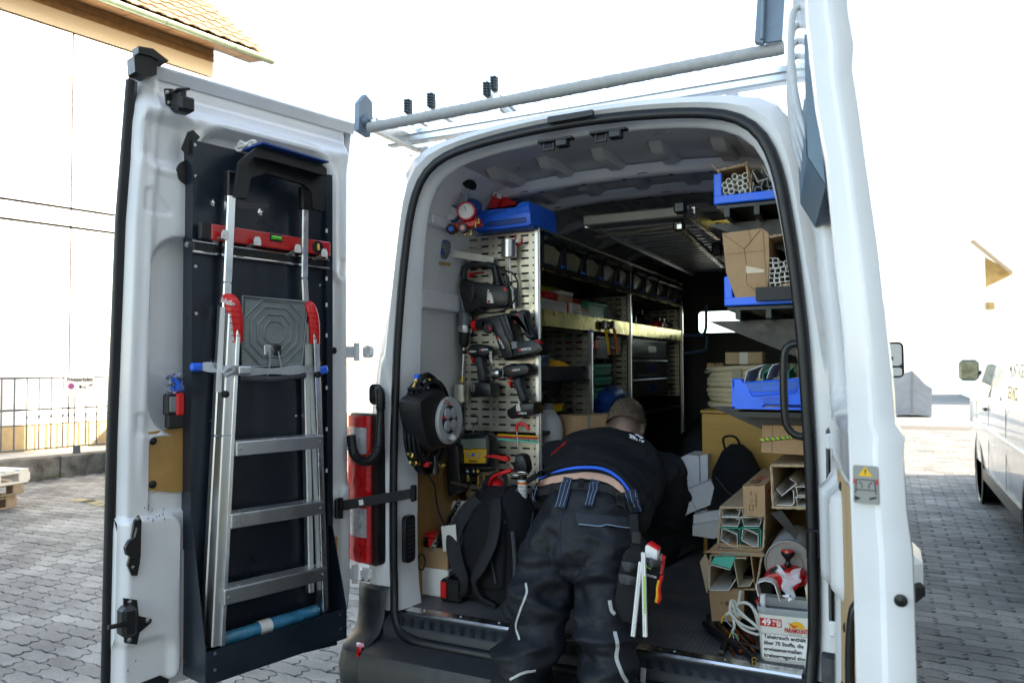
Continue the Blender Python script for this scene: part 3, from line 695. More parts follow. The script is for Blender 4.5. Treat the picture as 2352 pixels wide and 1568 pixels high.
# check strap of the left door
cs0,cs1 = P(772,1163,Y=-.16),P(950,1132,Y=.03)
csb = MB(); csb.bar(cs0,cs1,.006,.042,b=.002); csb.box(cs1 + V((-.0,.0,.0)),(.02,.03,.07),b=.005); csb.box(cs0 + V((.01,0,-.005)),(.02,.035,.085),b=.006); csb.box(cs0 + V((-.03,-.01,-.005)),(.04,.02,.1),b=.008); csb.tube([cs0 + V((.03,-.006,.04)),cs0 + V((.03,-.006,-.045))],.01,8)
cso = csb.build('check_strap','black_plastic',van); cp = lerp(cs0,cs1,.33)
MB().box(cp + V((0,-.006,0)),(.018,.004,.022),frame((0,0,0),cs1 - cs0,z=(0,0,1)).to_3x3()).build('strap_label','sign_white',cso)
# ================================================================== REAR DOORS
LH = V((-1.06,-.05,0)); LA = radians(104)
LX = V((cos(LA),-sin(LA),0)); LN = V((sin(LA),cos(LA),0))
DF = frame(LH,LX,z=(0,0,1))
if DF.col[1].to_3d().dot(LN) < 0: DSG = -1
else: DSG = 1
DFi = DF.inverted()
def DP(u,v,n=0):
 """pixel -> door local (s, n, z) on the plane n in front of the inner skin"""
 p = PL(u,v,LH + LN * n,LN); return V(((p - LH).dot(LX),n,p.z))
def DW(s,n,z): return LH + LX * s + LN * n + V((0,0,z))
def DPW(u,v,n=0): return PL(u,v,LH + LN * n,LN)
def sd_rr(x,z,x0,x1,z0,z1,r):
 cx,cz = (x0 + x1) / 2,(z0 + z1) / 2; qx = abs(x - cx) - (x1 - x0) / 2 + r; qz = abs(z - cz) - (z1 - z0) / 2 + r
 return sqrt(max(qx,0) ** 2 + max(qz,0) ** 2) + min(max(qx,qz),0) - r
door = MB().box((0,0,0),(.001,.001,.001))
S0 = .0
def dright(z): return interp([(.42,.05),(.5,.012),(.6,.0),(2.4,.0),(2.5,-.015),(2.62,-.03)],z)
def dleft(z): return interp([(.42,.985),(1.3,.975),(2.06,.955),(2.45,.93),(2.62,.92)],z)
Z_B,Z_T = .425,2.625
def dn(s,z):
 """pressed depth of the inner skin"""
 n = 0.
 e = min(s - dright(z),dleft(z) - s)
 n -= .035 * (1 - smooth(0,.035,e))
 n -= .05 * smooth(2.47,2.56,z) + .012 * smooth(2.56,2.61,z)           # hollow top edge
 n += .012 * exp(-((z - 2.455) / .022) ** 2) * smooth(.05,.12,e)
 n -= .02 * (1 - smooth(Z_B,Z_B + .05,z))
 # big window recess behind the ladder carrier
 d = sd_rr(s,z,.115,.705,1.55,2.43 + .02,.12); n -= .06 * (1 - smooth(-.012,.008,d)); n += .006 * exp(-((d - .022) / .012) ** 2)
 # lower side recess
 d = sd_rr(s,z,.40,.875,1.31,2.02,.12); n -= .045 * (1 - smooth(-.012,.008,d))
 d = sd_rr(s,z,.06,.30,1.0,1.95,.06); n -= .02 * (1 - smooth(-.02,.015,d)) * (1 - smooth(.1,.13,s))
 # hardboard fields
 d = sd_rr(s,z,.42,.873,1.04,1.305,.03); n -= .012 * (1 - smooth(-.004,.006,d))
 d = sd_rr(s,z,.045,.40,.55,.93,.03); n -= .012 * (1 - smooth(-.004,.006,d))
 # latch well
 d = sd_rr(s,z,.735,.90,2.27,2.45,.05); n -= .022 * (1 - smooth(-.03,.012,d)); n += .006 * exp(-((d - .02) / .012) ** 2)
 # small triangular dimples
 for (a,b,z0,z1) in ((.80,.90,2.09,2.19),(.83,.925,1.315,1.40),(.02,.075,1.93,2.02)):
  d = max(sd_rr(s,z,a,b,z0,z1,.02),((s - a) / (b - a) * -1 + (z - z0) / (z1 - z0)) * .05 - .015 if a > .5 else -1); n -= .008 * (1 - smooth(-.012,.004,d))
 # lock plinth, lower left
 d = sd_rr(s,z,.765,1.1,.45,1.035,.05); n += .028 * (1 - smooth(-.012,.008,d))
 d = sd_rr(s,z,-.1,.075,.5,1.04,.05); n += .02 * (1 - smooth(-.012,.008,d))
 d = sd_rr(s,z,.80,1.1,.40,.62,.06); n -= .02 * (1 - smooth(-.02,.015,d))
 n += .008 * exp(-((s - dleft(z) + .075) / .014) ** 2) * smooth(1.1,1.3,z)
 return n
ds,dz_ = 150,300
rows = []
for j in range(dz_ + 1):
 z = lerp(Z_B,Z_T,j / dz_); a,b = dright(z),dleft(z)
 # rounded bottom corners
 row = []
 for i in range(ds + 1):
  s = lerp(a,b,i / ds); zz = z
  row.append(DW(s,dn(s,z),zz - (.06 * smooth(.14,0,s) * smooth(2.3,2.62,z) * 0)))
 rows.append(row)
door = MB().grid(rows).build('door','white_paint',van,sm=40); tag(door,'open white rear door carrying the step ladder')
# outer skin with rim
R = []
for j in range(0,dz_ + 1,6):
 z = lerp(Z_B,Z_T,j / dz_); a,b = dright(z),dleft(z)
 R.append([rows[j][0],DW(a - .012,-.06,z),DW(a + .0,-.12,z),DW((a + b) / 2,-.135 - .02 * sin(pi * j / dz_),z),DW(b - .01,-.12,z),DW(b + .008,-.07,z),rows[j][-1]])
MB().grid(R).build('outer_skin','white_paint',door,sm=50)
MB().add([p for p in R[-1]],[list(range(7))]).build('top_closing','white_paint',door,sm=0); MB().add([p for p in R[0]],[list(range(7))]).build('bottom_closing','white_paint',door,sm=0)
# flared top lip that wraps over the roof edge
R = []
for i in range(25):
 s = lerp(-.045,.9,i / 24); R.append([DW(s,-.055,2.60),DW(s,-.03,2.635),DW(s,-.035,2.642),DW(s,-.075,2.63),DW(s,-.12,2.60)])
MB().grid(R,thick=(0,0,-.004)).build('top_lip','white_paint',door,sm=60)
# rubber edge
MB().tube([DW(dleft(z) + .006,-.045,z) for z in [lerp(Z_B,2.56,i / 30) for i in range(31)]],.02,10,flat=.8,up=tuple(LN)).build('edge_seal','rubber',door,sm=60)
cap = MB(); c = DP(335,150); 
cap.poly3([DPW(*q,.01) for q in ((308,128),(330,118),(362,138),(360,172),(338,178),(310,165))],LN * -.06)
cap.poly3([DPW(*q,.02) for q in ((318,106),(352,112),(388,140),(380,146),(345,128),(318,122))],LN * -.05)
cap.build('corner_cap','black_plastic',door)
lt = MB()
lt.poly3([DPW(*q,-.01) for q in ((376,205),(394,206),(400,235),(396,250),(380,240))],LN * .012)
lt.box(DPW(410,232,.035),(.03,.07,.075),DF.to_3x3(),b=.006); lt.box(DPW(428,240,.06),(.05,.03,.05),DF.to_3x3(),b=.005)
lt.box(DPW(415,208,.05),(.05,.05,.008),DF.to_3x3() @ M4.Rotation(.3,3,'Y'),b=.002); lt.box(DPW(418,256,.04),(.05,.04,.012),DF.to_3x3(),b=.003)
lo = lt.build('latch','black_plastic',door)
for q in ((383,213),(388,236)): MB().lathe([(.007,0),(.007,.006),(0,.008)],frame(DPW(*q,.003),LX,z=LN),10).build('screw','steel',lo)
# grip and lower lock
gr = MB(); gr.poly3([DPW(*q,.028) for q in ((316,1182),(322,1195),(318,1290),(312,1320),(300,1320),(290,1296),(297,1270),(300,1230),(306,1195))],LN * .012)
gr.poly3([DPW(*q,.04) for q in ((310,1210),(319,1212),(318,1278),(300,1280),(286,1272),(283,1256),(292,1240),(305,1232))],LN * .018); go_ = gr.build('inner_handle','black_plastic',door)
for q in ((315,1190),(304,1302)): MB().lathe([(.006,0),(.006,.005),(0,.006)],frame(DPW(*q,.041),LX,z=LN),10).build('screw','steel',go_)
lk = MB(); lk.poly3([DPW(*q,.022) for q in ((282,1372),(312,1376),(316,1412),(346,1420),(344,1428),(318,1450),(312,1478),(284,1474))],LN * .01)
lk.box(DPW(292,1425,.05),(.05,.06,.1),DF.to_3x3(),b=.012); lk.tube([DPW(296,1432,.07),DPW(270,1436,.08),DPW(248,1440,.08)],.008,8)
lko = lk.build('lock','black_plastic',door)
for q in ((297,1382),(296,1468),(338,1423)): MB().lathe([(.008,0),(.008,.006),(0,.008)],frame(DPW(*q,.033),LX,z=LN),10).build('screw','steel',lko)
MB().poly3([DPW(*q,.0) for q in ((320,1566),(365,1548),(385,1558),(380,1575),(330,1590))],LN * .012).build('drain_flap','black_plastic',door,sm=0)
# hardboard covers
hb = MB().poly3([DPW(*q,-.008) for q in ((340,992),(430,978),(430,1128),(398,1130),(342,1126),(336,1118),(335,1000))],LN * .004).build('hardboard_cover','hardboard',door,sm=0)
for q in ((351,1012),(350,1112)): MB().lathe([(.014,0),(.014,.002),(.009,.006),(0,.007)],frame(DPW(*q,-.004),LX,z=LN),14).build('plug','black_plastic',hb)
hb2 = MB().poly3([DPW(*q,-.008) for q in ((730,1240),(760,1228),(774,1232),(776,1300),(770,1330),(730,1340))],LN * .004).build('hardboard_cover','hardboard',door,sm=0)
MB().lathe([(.012,0),(.012,.002),(.008,.006),(0,.007)],frame(DPW(764,1237,-.004),LX,z=LN),14).build('plug','black_plastic',hb2)
MB().lathe([(.015,0),(.015,.001),(.0,-.002)],frame(DPW(767,805,.004),LX,z=LN),16).build('plug','black_plastic',door)

# ---- right door: stands straight out towards the viewer
LEdge = [(0,1848),(225,1871),(353,1894),(406,1899),(586,1916),(774,1937),(922,1946),(1027,1949),(1176,1954),(1366,1961),(1568,1966),(1700,1970)]
REdge = [(0,1946),(90,1961),(144,1957),(236,1971),(353,1986),(575,2017),(774,2038),(870,2049),(974,2056),(990,2074),(1005,2078),(1022,2078),(1032,2072),(1176,2082),(1262,2095),(1568,2105),(1700,2110)]
YE = -1.0
DX = V((-.109,.9,0))            # from the latch edge towards the hinge along the inner skin
zs = [2.63 - (2.63 - .42) * j / 90 for j in range(91)]
def edge_x(tab,z):
 # image row of this height at the latch edge plane
 v = 836 - (z - 1.55) * 1124; u = interp(tab,v); return P(u,v,Y=YE).x
rdoor = None; Rl = []
for z in zs:
 a,b = edge_x(LEdge,z),edge_x(REdge,z)
 if z > 2.28: a -= .03 * ((z - 2.28) / .35) ** 2; b -= .03 * ((z - 2.28) / .35) ** 2
 m1,m2 = lerp(a,b,.45),lerp(a,b,.55)
 Rl.append([V((a + .012,YE + .03,z)),V((a,YE + .01,z)),V((a + .006,YE,z)),V((m1,YE - .0,z)),V((m2,YE - .012,z)),V((b - .02,YE - .012,z)),V((b,YE + .0,z)),V((b + .003,YE + .03,z)),V((b + .003,YE + .1,z)),V((b - .03,YE + .55,z)),V((b - .1,-.06,z))])
rdoor = MB().grid(Rl).build('door','white_paint',van,sm=45); tag(rdoor,'open white rear door seen edge-on with warning sticker')
def rin(t,z,n=0): # point on right inner skin: t 0 at latch edge .. 1 at hinge
 a = edge_x(LEdge,z)
 if z > 2.28: a -= .03 * ((z - 2.28) / .35) ** 2
 return V((a + .012 + DX.x * t - n,YE + .03 + DX.y * t,z))
def rn(t,z):
 n = 0
 d = sd_rr(t,z,.12,.88,1.42,2.25,.1); n -= .04 * (1 - smooth(-.03,.02,d))
 d = sd_rr(t,z,.06,.9,.5,1.25,.05); n -= .02 * (1 - smooth(-.01,.01,d))
 n += .03 * (1 - smooth(.02,.06,abs(z - .46))) * (1 - smooth(.0,.3,t))
 d = sd_rr(t,z,.72,1.1,.86,1.18,.05); n += .04 * (1 - smooth(-.03,.02,d))
 return n
R = [[rin(i / 40,z,rn(i / 40,z)) for i in range(41)] for z in zs]
MB().grid(R).build('inner_skin','white_paint',rdoor,sm=45)
MB().grid([[p for p in Rl[0]],[rin(0,2.63)] + [rin(.3,2.63)] * 3 + [rin(.6,2.63)] * 3 + [rin(1,2.63)] * 4]).build('top_closing','white_paint',rdoor)
hp = MB().grid([[rin(t,z,-.016) for t in (.07,.3,.6,.88)] for z in (.5,.7,.9,1.1,1.235)],thick=(-.004,0,0)).build('hardboard_cover','plywood_pale',rdoor)
for (t,z) in ((.12,1.2),(.12,.9),(.7,1.2),(.7,.8),(.8,.6)): MB().lathe([(.013,0),(.013,.003),(0,.006)],frame(rin(t,z,-.01),(0,1,0),z=(-1,0,0)),12).build('plug','black_plastic',hp)
hx = MB()
pth = [(.3,.98,-.02),(.3,.95,-.005),(.3,.86,.004),(.3,.74,.004),(.3,.66,-.005),(.3,.62,-.02)]
hx.tube(arc([rin(t,z,n) for t,z,n in pth],6),.022,10,flat=.5,up=(1,0,0)); hx.build('pull_handle','black_plastic',rdoor,sm=60)
# dark cable pocket on the inner skin with grey hoses: separate things below
mat('blue_grey_sheet',(.12,.19,.25),.4,nz=.1,nsc=5)
pk = MB(); pk.poly3([rin(.25,2.36,.0),rin(.25,2.36,.008),rin(.25,2.06,.03),rin(.25,1.98,.0)],(0,.004,0)); pk.poly3([rin(.25,2.06,.03),rin(.9,2.06,.03),rin(.9,1.98,.0),rin(.25,1.98,.0)],(0,0,.003)); pk.poly3([rin(.25,2.2,.02),rin(.9,2.2,.02),rin(.9,2.06,.03),rin(.25,2.06,.03)],(.003,0,0))
pk.build('cable_pocket','blue_grey_sheet',rdoor,sm=0)
# edge furniture
MB().lathe([(.013,0),(.013,.003),(.006,.004),(0,.002)],frame(P(1902,763,Y=-.006),(1,0,0),z=(0,-1,0)),16).build('plug','black_plastic',van)
MB().lathe([(.0125,0),(.0125,.003),(0,.006)],frame(P(2069,1378,Y=YE - .012),(1,0,0),z=(0,-1,0)),18).build('plug','black_plastic',rdoor)
hd = MB(); hp_ = P(2104,1302,Y=-.55); hd.box(hp_ + V((-.012,0,.0)),(.05,.2,.1),b=.022); hd.build('outer_handle','white_paint',rdoor); MB().box(hp_ + V((-.006,-.01,-.035)),(.045,.19,.06),b=.02).build('handle_recess','black_plastic',rdoor)
# warning sticker
mat('sticker_grey',(.27,.27,.25),.5)
q = [P(u,v,Y=YE - .006) for u,v in ((1962,1068),(2020,1070),(2020,1156),(1962,1154))]
qw,qh = (q[1] - q[0]).length,(q[0] - q[3]).length; TF = frame((q[0] + q[2]) / 2 + V((0,-.002,0)),(q[1] - q[0]),y=(0,0,1))
if TF.col[2].y > 0: TF = TF @ M4.Rotation(pi,4,'Y')
TF = frame((q[0] + q[2]) / 2 + V((-.002,-.0045,0)),(1,-.12,0),y=(0,0,1))
stk = MB(TF).prism(rrect(qw,qh,.004),.0008).build('warning_sticker','sticker_grey',rdoor)
k = qh
MB(TF).prism([(-.18 * k,.22 * k),(.18 * k,.22 * k),(0,.48 * k)],.0012,h0=.0009).build('warning_triangle','yellow_plastic',stk)
s_ = MB(TF); s_.prism([(-.012 * k,.3 * k),(.012 * k,.3 * k),(.02 * k,.4 * k),(-.02 * k,.4 * k)],.0016,h0=.0013); s_.lathe([(0,.0013),(.012 * k,.0013),(.012 * k,.0016)],M4.Translation((0,.26 * k,0)),8)
F2 = TF @ M4.Translation((0,-.04 * k,.001)); s_.M = F2
for seg_ in (((-.22,.17),(.22,.17)),((-.22,.17),(-.25,-.2)),((.22,.17),(.25,-.2)),((-.25,-.1),(.25,-.1))): s_.bar((seg_[0][0] * k,seg_[0][1] * k,.0005),(seg_[1][0] * k,seg_[1][1] * k,.0005),.02 * k,.0006)
for sx in (-1,1): s_.tube([(sx * (.17 - .09 * sin(a)) * k,(.1 - .1 * (1 - cos(a))) * k,.0006) for a in [i * .35 for i in range(7)]],.012 * k,6,flat=.05)
s_.prism([(-.27 * k,-.4 * k),(-.12 * k,-.33 * k),(-.27 * k,-.27 * k)],.0006); s_.prism([(.08 * k,-.36 * k),(.26 * k,-.3 * k),(.26 * k,-.26 * k),(.1 * k,-.3 * k)],.0006)
s_.build('pictogram','print_black',stk)
for sx in (-1,1): MB(TF).box((sx * .28 * k,.08 * k,.001),(.05 * k,.14 * k,.0008)).build('red_mark','print_red',stk)
# scuffs on the lock plinth of the left door
for k,(u,v) in enumerate(((341,1168),(349,1172),(352,1166),(362,1174),(371,1186),(380,1184),(388,1172),(344,1192),(352,1196),(364,1188),(378,1192),(300,1545),(318,1520))):
 p = DP(u,v,.03); MB().prism([(.002,0),(.0,.004 + .004 * (k % 3)),(-.002,.001),(-.001,-.005)],.0005,frame(DW(p.x,dn(p.x,p.z) + .0008,p.z),LX,y=(0,0,1)),h0=-.0005).build('scuff','mid_grey',door,sm=0)
# ================================================================== LADDER CARRIER AND LADDER ON THE LEFT DOOR
def DSw(u,v,s): return PL(u,v,LH + LX * s,LX)
def DSn(u,v,s): p = DSw(u,v,s); return ((p - LH).dot(LN),p.z)
CN = .05
car = thing('ladder_carrier','dark blue sheet metal ladder carrier screwed to the open door','ladder carrier',(DW(.44,0,.45)))
pts = [DPW(*q,CN) for q in ((446,322),(744,393),(757,1390),(438,1500))]
MB().poly3(pts,LN * -.003).build('back_plate','navy_steel',car,sm=0)
sl = DP(446,322,CN).x; sl2 = DP(438,1500,CN).x; sr = DP(750,900,CN).x; z_t = DP(446,322,CN).z
fl = MB(); fl.poly3([DW(sl,CN,z_t),DW(sl + .004,-.01,z_t + .01),DW(sl2 + .004,-.01,.9),DW(sl2,CN,.9)],LX * .004); flo = fl.build('side_flange','navy_steel',car,sm=0)
fh = MB()
for i in range(14): fh.lathe([(0,0),(.006,0),(.006,.002)],frame(DW(lerp(sl,sl2,i / 13) + .002,CN - .02 - .012 * (i % 2),z_t - .08 - i * .1),LN,z=-LX),8)
fh.build('hole','black',flo,kind='stuff')
MB().poly3([DPW(*q,CN + .003) for q in ((742,402),(757,404),(758,1205),(746,1205))],LN * .02).build('side_flange','navy_steel',car,sm=0)
wt = MB()
for v in (530,590,640,700,770,890,985,1080): wt.box(DPW(750,v,CN + .027),(.008,.004,.016),DF.to_3x3())
wt.build('slot','sign_white',car,kind='stuff')
MB().poly3([DPW(*q,.03) for q in ((415,342),(430,304),(442,299),(458,316),(446,330),(438,352),(428,358))],LN * .006).build('top_bracket','black_plastic',car,sm=0)
MB().lathe([(.045,0),(.045,.008),(0,.01)],frame(DPW(432,398,-.0),LX,z=LN),20).build('rubber_stop','black_plastic',car)
for q in ((490,465),(599,487)):
 s_ = MB().lathe([(.014,0),(.014,.002),(.008,.003),(.007,.007),(0,.009)],frame(DPW(*q,CN),LX,z=LN),14).build('bolt','chrome',car)
for q in ((447,333),(449,405),(733,460),(733,880),(680,955),(484,966),(735,655),(450,720),(449,612)):
 MB().lathe([(.006,0),(.006,.003),(0,.004)],frame(DPW(*q,CN),LX,z=LN),10).build('rivet','steel',car)
# lower box
nf,zf = DSn(474,1497,sl2)
zb0 = DSn(476,1600,sl2)[1]; srb = None
FN = nf
pR0,pR1 = DP(795,1395,FN),DP(792,1462,FN); pL0 = DP(474,1497,FN)
MB().poly3([DW(pL0.x,FN,pL0.z),DW(pR0.x,FN,pR0.z),DW(pR1.x,FN,pR1.z),DW(pL0.x,FN,pL0.z - (pR0.z - pR1.z))],LN * .003).build('front_plate','navy_steel',car,sm=0)
zlow = pL0.z - (pR0.z - pR1.z)
MB().poly3([DW(pL0.x,CN,1.02),DW(pL0.x,FN,pL0.z),DW(pL0.x,FN,zlow),DW(pL0.x,0,zlow),DW(pL0.x,0,1.0)],LX * .003).build('gusset','navy_steel',car,sm=0)
MB().poly3([DW(pR0.x,CN,.95),DW(pR0.x,FN,pR0.z),DW(pR0.x,FN,zlow),DW(pR0.x,0,zlow),DW(pR0.x,0,.95)],LX * -.003).build('gusset','navy_steel',car,sm=0)
MB().poly3([DW(pL0.x,0,zlow + .003),DW(pR0.x,0,zlow + .003),DW(pR0.x,FN,zlow + .003),DW(pL0.x,FN,zlow + .003)],(0,0,-.003)).build('bottom_plate','navy_steel',car,sm=0)
MB().poly3([DPW(*q,CN - .001) for q in ((438,1490),(757,1380),(775,1480),(440,1560))],LN * -.003).build('back_plate','navy_steel',car,sm=0)
for (a,b) in ((.03,.02),(.03,.075),(-.03,.02),(-.03,.075)):
 MB().lathe([(.006,0),(.006,.002),(0,.003)],frame(DW((pL0.x if a < 0 else pR0.x) + (a if a > 0 else a),FN + .003,pR0.z - b),LX,z=LN),10).build('rivet','steel',car)
# film roll lying in the box
mat('blue_film',(.03,.22,.38),.25,nz=.3,nsc=30,coat=.5,bump=.4,bsc=40)
fr0,fr1 = DPW(505,1470,FN - .06),DPW(730,1400,FN - .06)
fr = thing('film_roll','roll of blue protective film lying in the bottom of the ladder carrier','film roll',fr0)
MB().tube([lerp(fr0,fr1,t) for t in (0,.02,.3,.5,.7,.98,1)],[.02,.025,.025,.026,.025,.026,.02],16).build('film','blue_film',fr,sm=60)
MB().tube([lerp(fr0,fr1,t) for t in (.36,.48)],.0272,16,caps=False).build('paper_label','sign_white',fr,sm=60)
# hook rail and spirit level
hk = thing('hook_rail','black rail with chrome rods and four white tipped hooks above the ladder grips','hook rail',DPW(445,560,CN))
for k,(a,b) in enumerate((((443,552),(756,597)),((443,577),(756,617)))): MB().tube([DPW(*a,CN + .02),DPW(*b,CN + .02)],.0055,8).build('rod','chrome',hk)
MB().bar(DPW(443,566,CN + .008),DPW(756,608,CN + .008),.014,.03,b=.003).build('rail','black_plastic',hk)
for (u,v) in ((518,535),(592,550),(685,567),(746,577)):
 h = MB(); a = DPW(u - 26,v + 20,CN + .015); b = DPW(u,v + 6,CN + .075); h.bar(a,b,.022,.007,b=.003); ho = h.build('hook','galvanised',hk)
 MB().prism([(-.014,-.012),(.014,-.012),(.014,.008),(.008,.02),(-.008,.02),(-.014,.008)],.004,frame(b,LX,y=(0,0,1))).build('hook_tip','white',ho)
MB().lathe([(.012,0),(.012,.01),(0,.012)],frame(DPW(430,562,0.02),LX,z=LN),12).build('end_knob','steel',hk)
lv = thing('spirit_level','red spirit level resting on the hooks across the dark carrier','spirit level',DPW(455,530,CN + .03))
LF0,LF1 = DPW(458,529,CN + .035),DPW(756,573,CN + .035)
lu = (LF1 - LF0).normalized()
MB().bar(lerp(LF0,LF1,.07),LF1,.022,.058,b=.004).build('body','red_gloss',lv); MB().bar(LF0,lerp(LF0,LF1,.068),.024,.06,b=.003).build('end_cap','black_plastic',lv)
vc_ = lerp(LF0,LF1,.54); MB().box(vc_ + LN * .011 + V((0,0,.012)),(.055,.004,.03),frame((0,0,0),lu,z=(0,0,1)).to_3x3(),b=.003).build('vial_frame','black_plastic',lv)
MB().tube([vc_ + LN * .014 + V((0,0,.012)) - lu * .02,vc_ + LN * .014 + V((0,0,.012)) + lu * .02],.008,10).build('vial',mat('vial_green',(.1,.7,.05),.15,coat=.5),lv)
vc2 = lerp(LF0,LF1,.885); MB().lathe([(.026,0),(.026,.003),(.018,.004),(.018,.001),(0,.001)],frame(vc2 + LN * .011,LX,z=LN),20).build('end_vial','black_plastic',lv); MB().tube([vc2 + LN * .014 - V((0,0,.013)),vc2 + LN * .014 + V((0,0,.013))],.007,10).build('vial','brass',lv)
# ---- step ladder
lad = thing('step_ladder','folding aluminium step ladder with red grips standing on the dark door carrier','ladder',DPW(490,1480,.13))
TN = .13
def stile(pts,w,d,name='stile',m='aluminium'):
 b = MB()
 for p,q in zip(pts,pts[1:]): b.bar(p,q,d,w,up=tuple(LX),b=.004)
 return b.build(name,m,lad)
LB = [DPW(489,1482,TN),DPW(513,1000,TN),DPW(528,720,TN)]
RB = [DPW(741,1402,TN - .02),DPW(728,1000,TN - .02),DPW(718,740,TN - .02)]
stile(LB,.036,.05); stile(RB,.03,.045)
# front lips of the stiles
for pts_,w_ in ((LB,.05),(RB,.04)):
 b = MB()
 for p,q in zip(pts_,pts_[1:]): b.bar(p - LX * (.02 if pts_ is LB else -.012) + LN * .027,q - LX * (.02 if pts_ is LB else -.012) + LN * .027,.012,.016,up=tuple(LX),b=.002)
 b.build('stile_lip','alu_bright',lad)
stile([DPW(470,1488,.09),DPW(497,1000,.085),DPW(512,700,.08)],.03,.03,'rear_stile'); stile([DPW(712,1360,.08),DPW(704,1000,.08),DPW(698,720,.08)],.026,.03,'rear_stile')
stile([DPW(516,730,.1),DPW(520,650,.1),DPW(530,430,.1)],.034,.028,'handrail','alu_bright'); stile([DPW(702,740,.1),DPW(697,640,.1),DPW(699,465,.1)],.03,.026,'handrail','alu_bright')
for (a,b,h) in (((528,1030),(728,1012),.05),((516,1195),(730,1162),.05),((500,1368),(736,1312),.052)):
 st_ = MB(); A,B = DPW(*a,TN),DPW(*b,TN - .02); st_.bar(A,B,.085,h,b=.003)
 so_ = st_.build('step','aluminium',lad)
 tr_ = MB(); 
 for k in (-.03,-.015,0,.015,.03): tr_.bar(A + LN * k + V((0,0,h / 2 + .001)),B + LN * k + V((0,0,h / 2 + .001)),.006,.003)
 tr_.build('step_ridge','alu_bright',so_,kind='stuff')
 for t in (.04,.96): MB().lathe([(.005,0),(.005,.003),(0,.004)],frame(lerp(A,B,t) + LN * .0435,LX,z=LN),8).build('rivet','steel',so_)
# top tray
A,B = DPW(560,395,.15),DPW(728,432,.15)
tp = MB(); up_ = V((0,0,1)); tl = (B - A).normalized(); TT = frame((A + B) / 2,tl,z=(0,0,1)); hw = (B - A).length / 2
out = [(-hw - .06,-.11),(-hw - .045,.02),(-hw + .03,.095),(-hw + .10,.10),(-.02,.085),(.0,.095),(.02,.085),(.06,.09),(hw - .02,.09),(hw + .01,.07),(hw + .01,.0),(hw + .0,-.1),(hw - .05,-.1),(hw - .06,-.03),(hw - .1,-.01),(-hw + .06,.0),(-hw + .0,-.03),(-hw - .015,-.11)]
tp.prism([(x,y) for x,y in out],.02,frame((A + B) / 2 + LN * .03,tl,y=(0,0,1)),h0=-.0)
to = tp.build('tool_tray','black_plastic',lad,sm=25)
MB().add([TT @ V(p) for p in ((-hw + .0,-.0,.06),(hw - .01,-.0,.05),(hw - .02,-.12,.02),(-hw + .02,-.12,.03))],[[0,1,2,3]]).build('tray_underside','black_plastic',to,sm=0)
MB().poly3([TT @ V(p) for p in ((-hw + .02,.05,.098),(hw - .02,.05,.088),(hw - .01,-.09,.09),(-hw + .02,-.09,.1))],(0,0,-.006)).build('tray_top','dark_blue',to,sm=0)
for x in (-hw + .05,hw - .035): MB().lathe([(0,-.002),(.022,-.002),(.024,.004)],frame(TT @ V((x,.012,.045)),tl,z=LN + V((0,0,-.7))),18).build('cup_opening',mat('pale_blue',(.25,.42,.55),.4),to)
for q,dx in (((530,425),0),((699,458),0)): MB().bar(DPW(*q,.1) + V((0,0,-.045)),DPW(*q,.1) + V((0,0,.05)),.036,.042,up=tuple(LX),b=.006).build('tube_socket','black_plastic',lad)
# red grips
for pts_,rr in (((((516,682),.105),((530,690),.13),((538,715),.145),((541,750),.145),((540,785),.14)),.027),((((702,694),.1),((712,704),.12),((720,730),.13),((722,760),.13),((722,788),.125)),.023)):
 path = arc([DPW(*q,n) for q,n in pts_],5); g_ = MB().tube(path,[rr * (.75 + .25 * smooth(0,.3,i / len(path))) for i in range(len(path))],12,flat=.7,up=tuple(LN)).build('grip','red_plastic',lad,sm=60)
 gb_ = MB()
 for i in range(8,len(path),2): gb_.tube([path[i] + (LX * cos(a) * rr + LN * sin(a) * rr * .72) * 1.04 for a in [j * pi / 8 for j in range(9)]],.002,5)
 gb_.build('grip_rib','red_plastic',g_,kind='stuff')
gf = frame(DPW(515,692,.14),(-LX) * 1 + V((0,0,-.35)),z=LN); text('lettering','Hailo',.026,frame(DPW(524,694,.158),-LX + V((0,0,-.3)),y=(0,0,1)),'print_white',lad,bold=.001)
# platform
pf = [DPW(*q,n) for q,n in (((552,680),.1),((702,692),.1),((690,838),.115),((548,846),.115))]
cpl = (pf[0] + pf[2]) / 2
pl_ = MB().poly3(pf,LN * .012).build('platform',mat('platform_grey',(.22,.25,.25),.4,.4,nz=.12,nsc=20),lad,sm=0)
def PFm(a,b): return lerp(lerp(pf[0],pf[1],a),lerp(pf[3],pf[2],a),b) + LN * .013
rb = MB(); 
for k in (.46,.36,.26,.16):
 oc = [(.5 + k * x,.5 + k * y) for x,y in ((-.45,-1),(.45,-1),(1,-.45),(1,.45),(.45,1),(-.45,1),(-1,.45),(-1,-.45))]; rb.tube([PFm(*q) for q in oc],.0045,6,closed=True)
rb.tube([PFm(*q) for q in ((.01,.01),(.99,.01),(.99,.99),(.01,.99))],.006,6,closed=True); rb.tube([PFm(*q) for q in ((.04,.04),(.3,.04),(.04,.3))],.003,6,closed=True); rb.tube([PFm(*q) for q in ((.96,.04),(.7,.04),(.96,.3))],.003,6,closed=True)
rb.build('platform_bead','platform_grey',pl_)
for a,m in ((.4,'steel'),(.56,'black_plastic')):
 MB().box(PFm(a,.76),(.03,.014,.04),DF.to_3x3(),b=.003).build('clip',m,pl_); MB().tube(arc([PFm(a,.78) + LN * .01,PFm(a + .03,.92) + LN * .012,PFm(a + (.1 if a > .5 else 0),1.15) + LN * .01],5),.0025,6).build('cord','strap_grey',pl_)
MB().poly3([DPW(*q,.155) for q in ((506,705),(517,705),(508,900),(495,900))],LN * .0006).build('label_strip','sign_white',lad,sm=0)
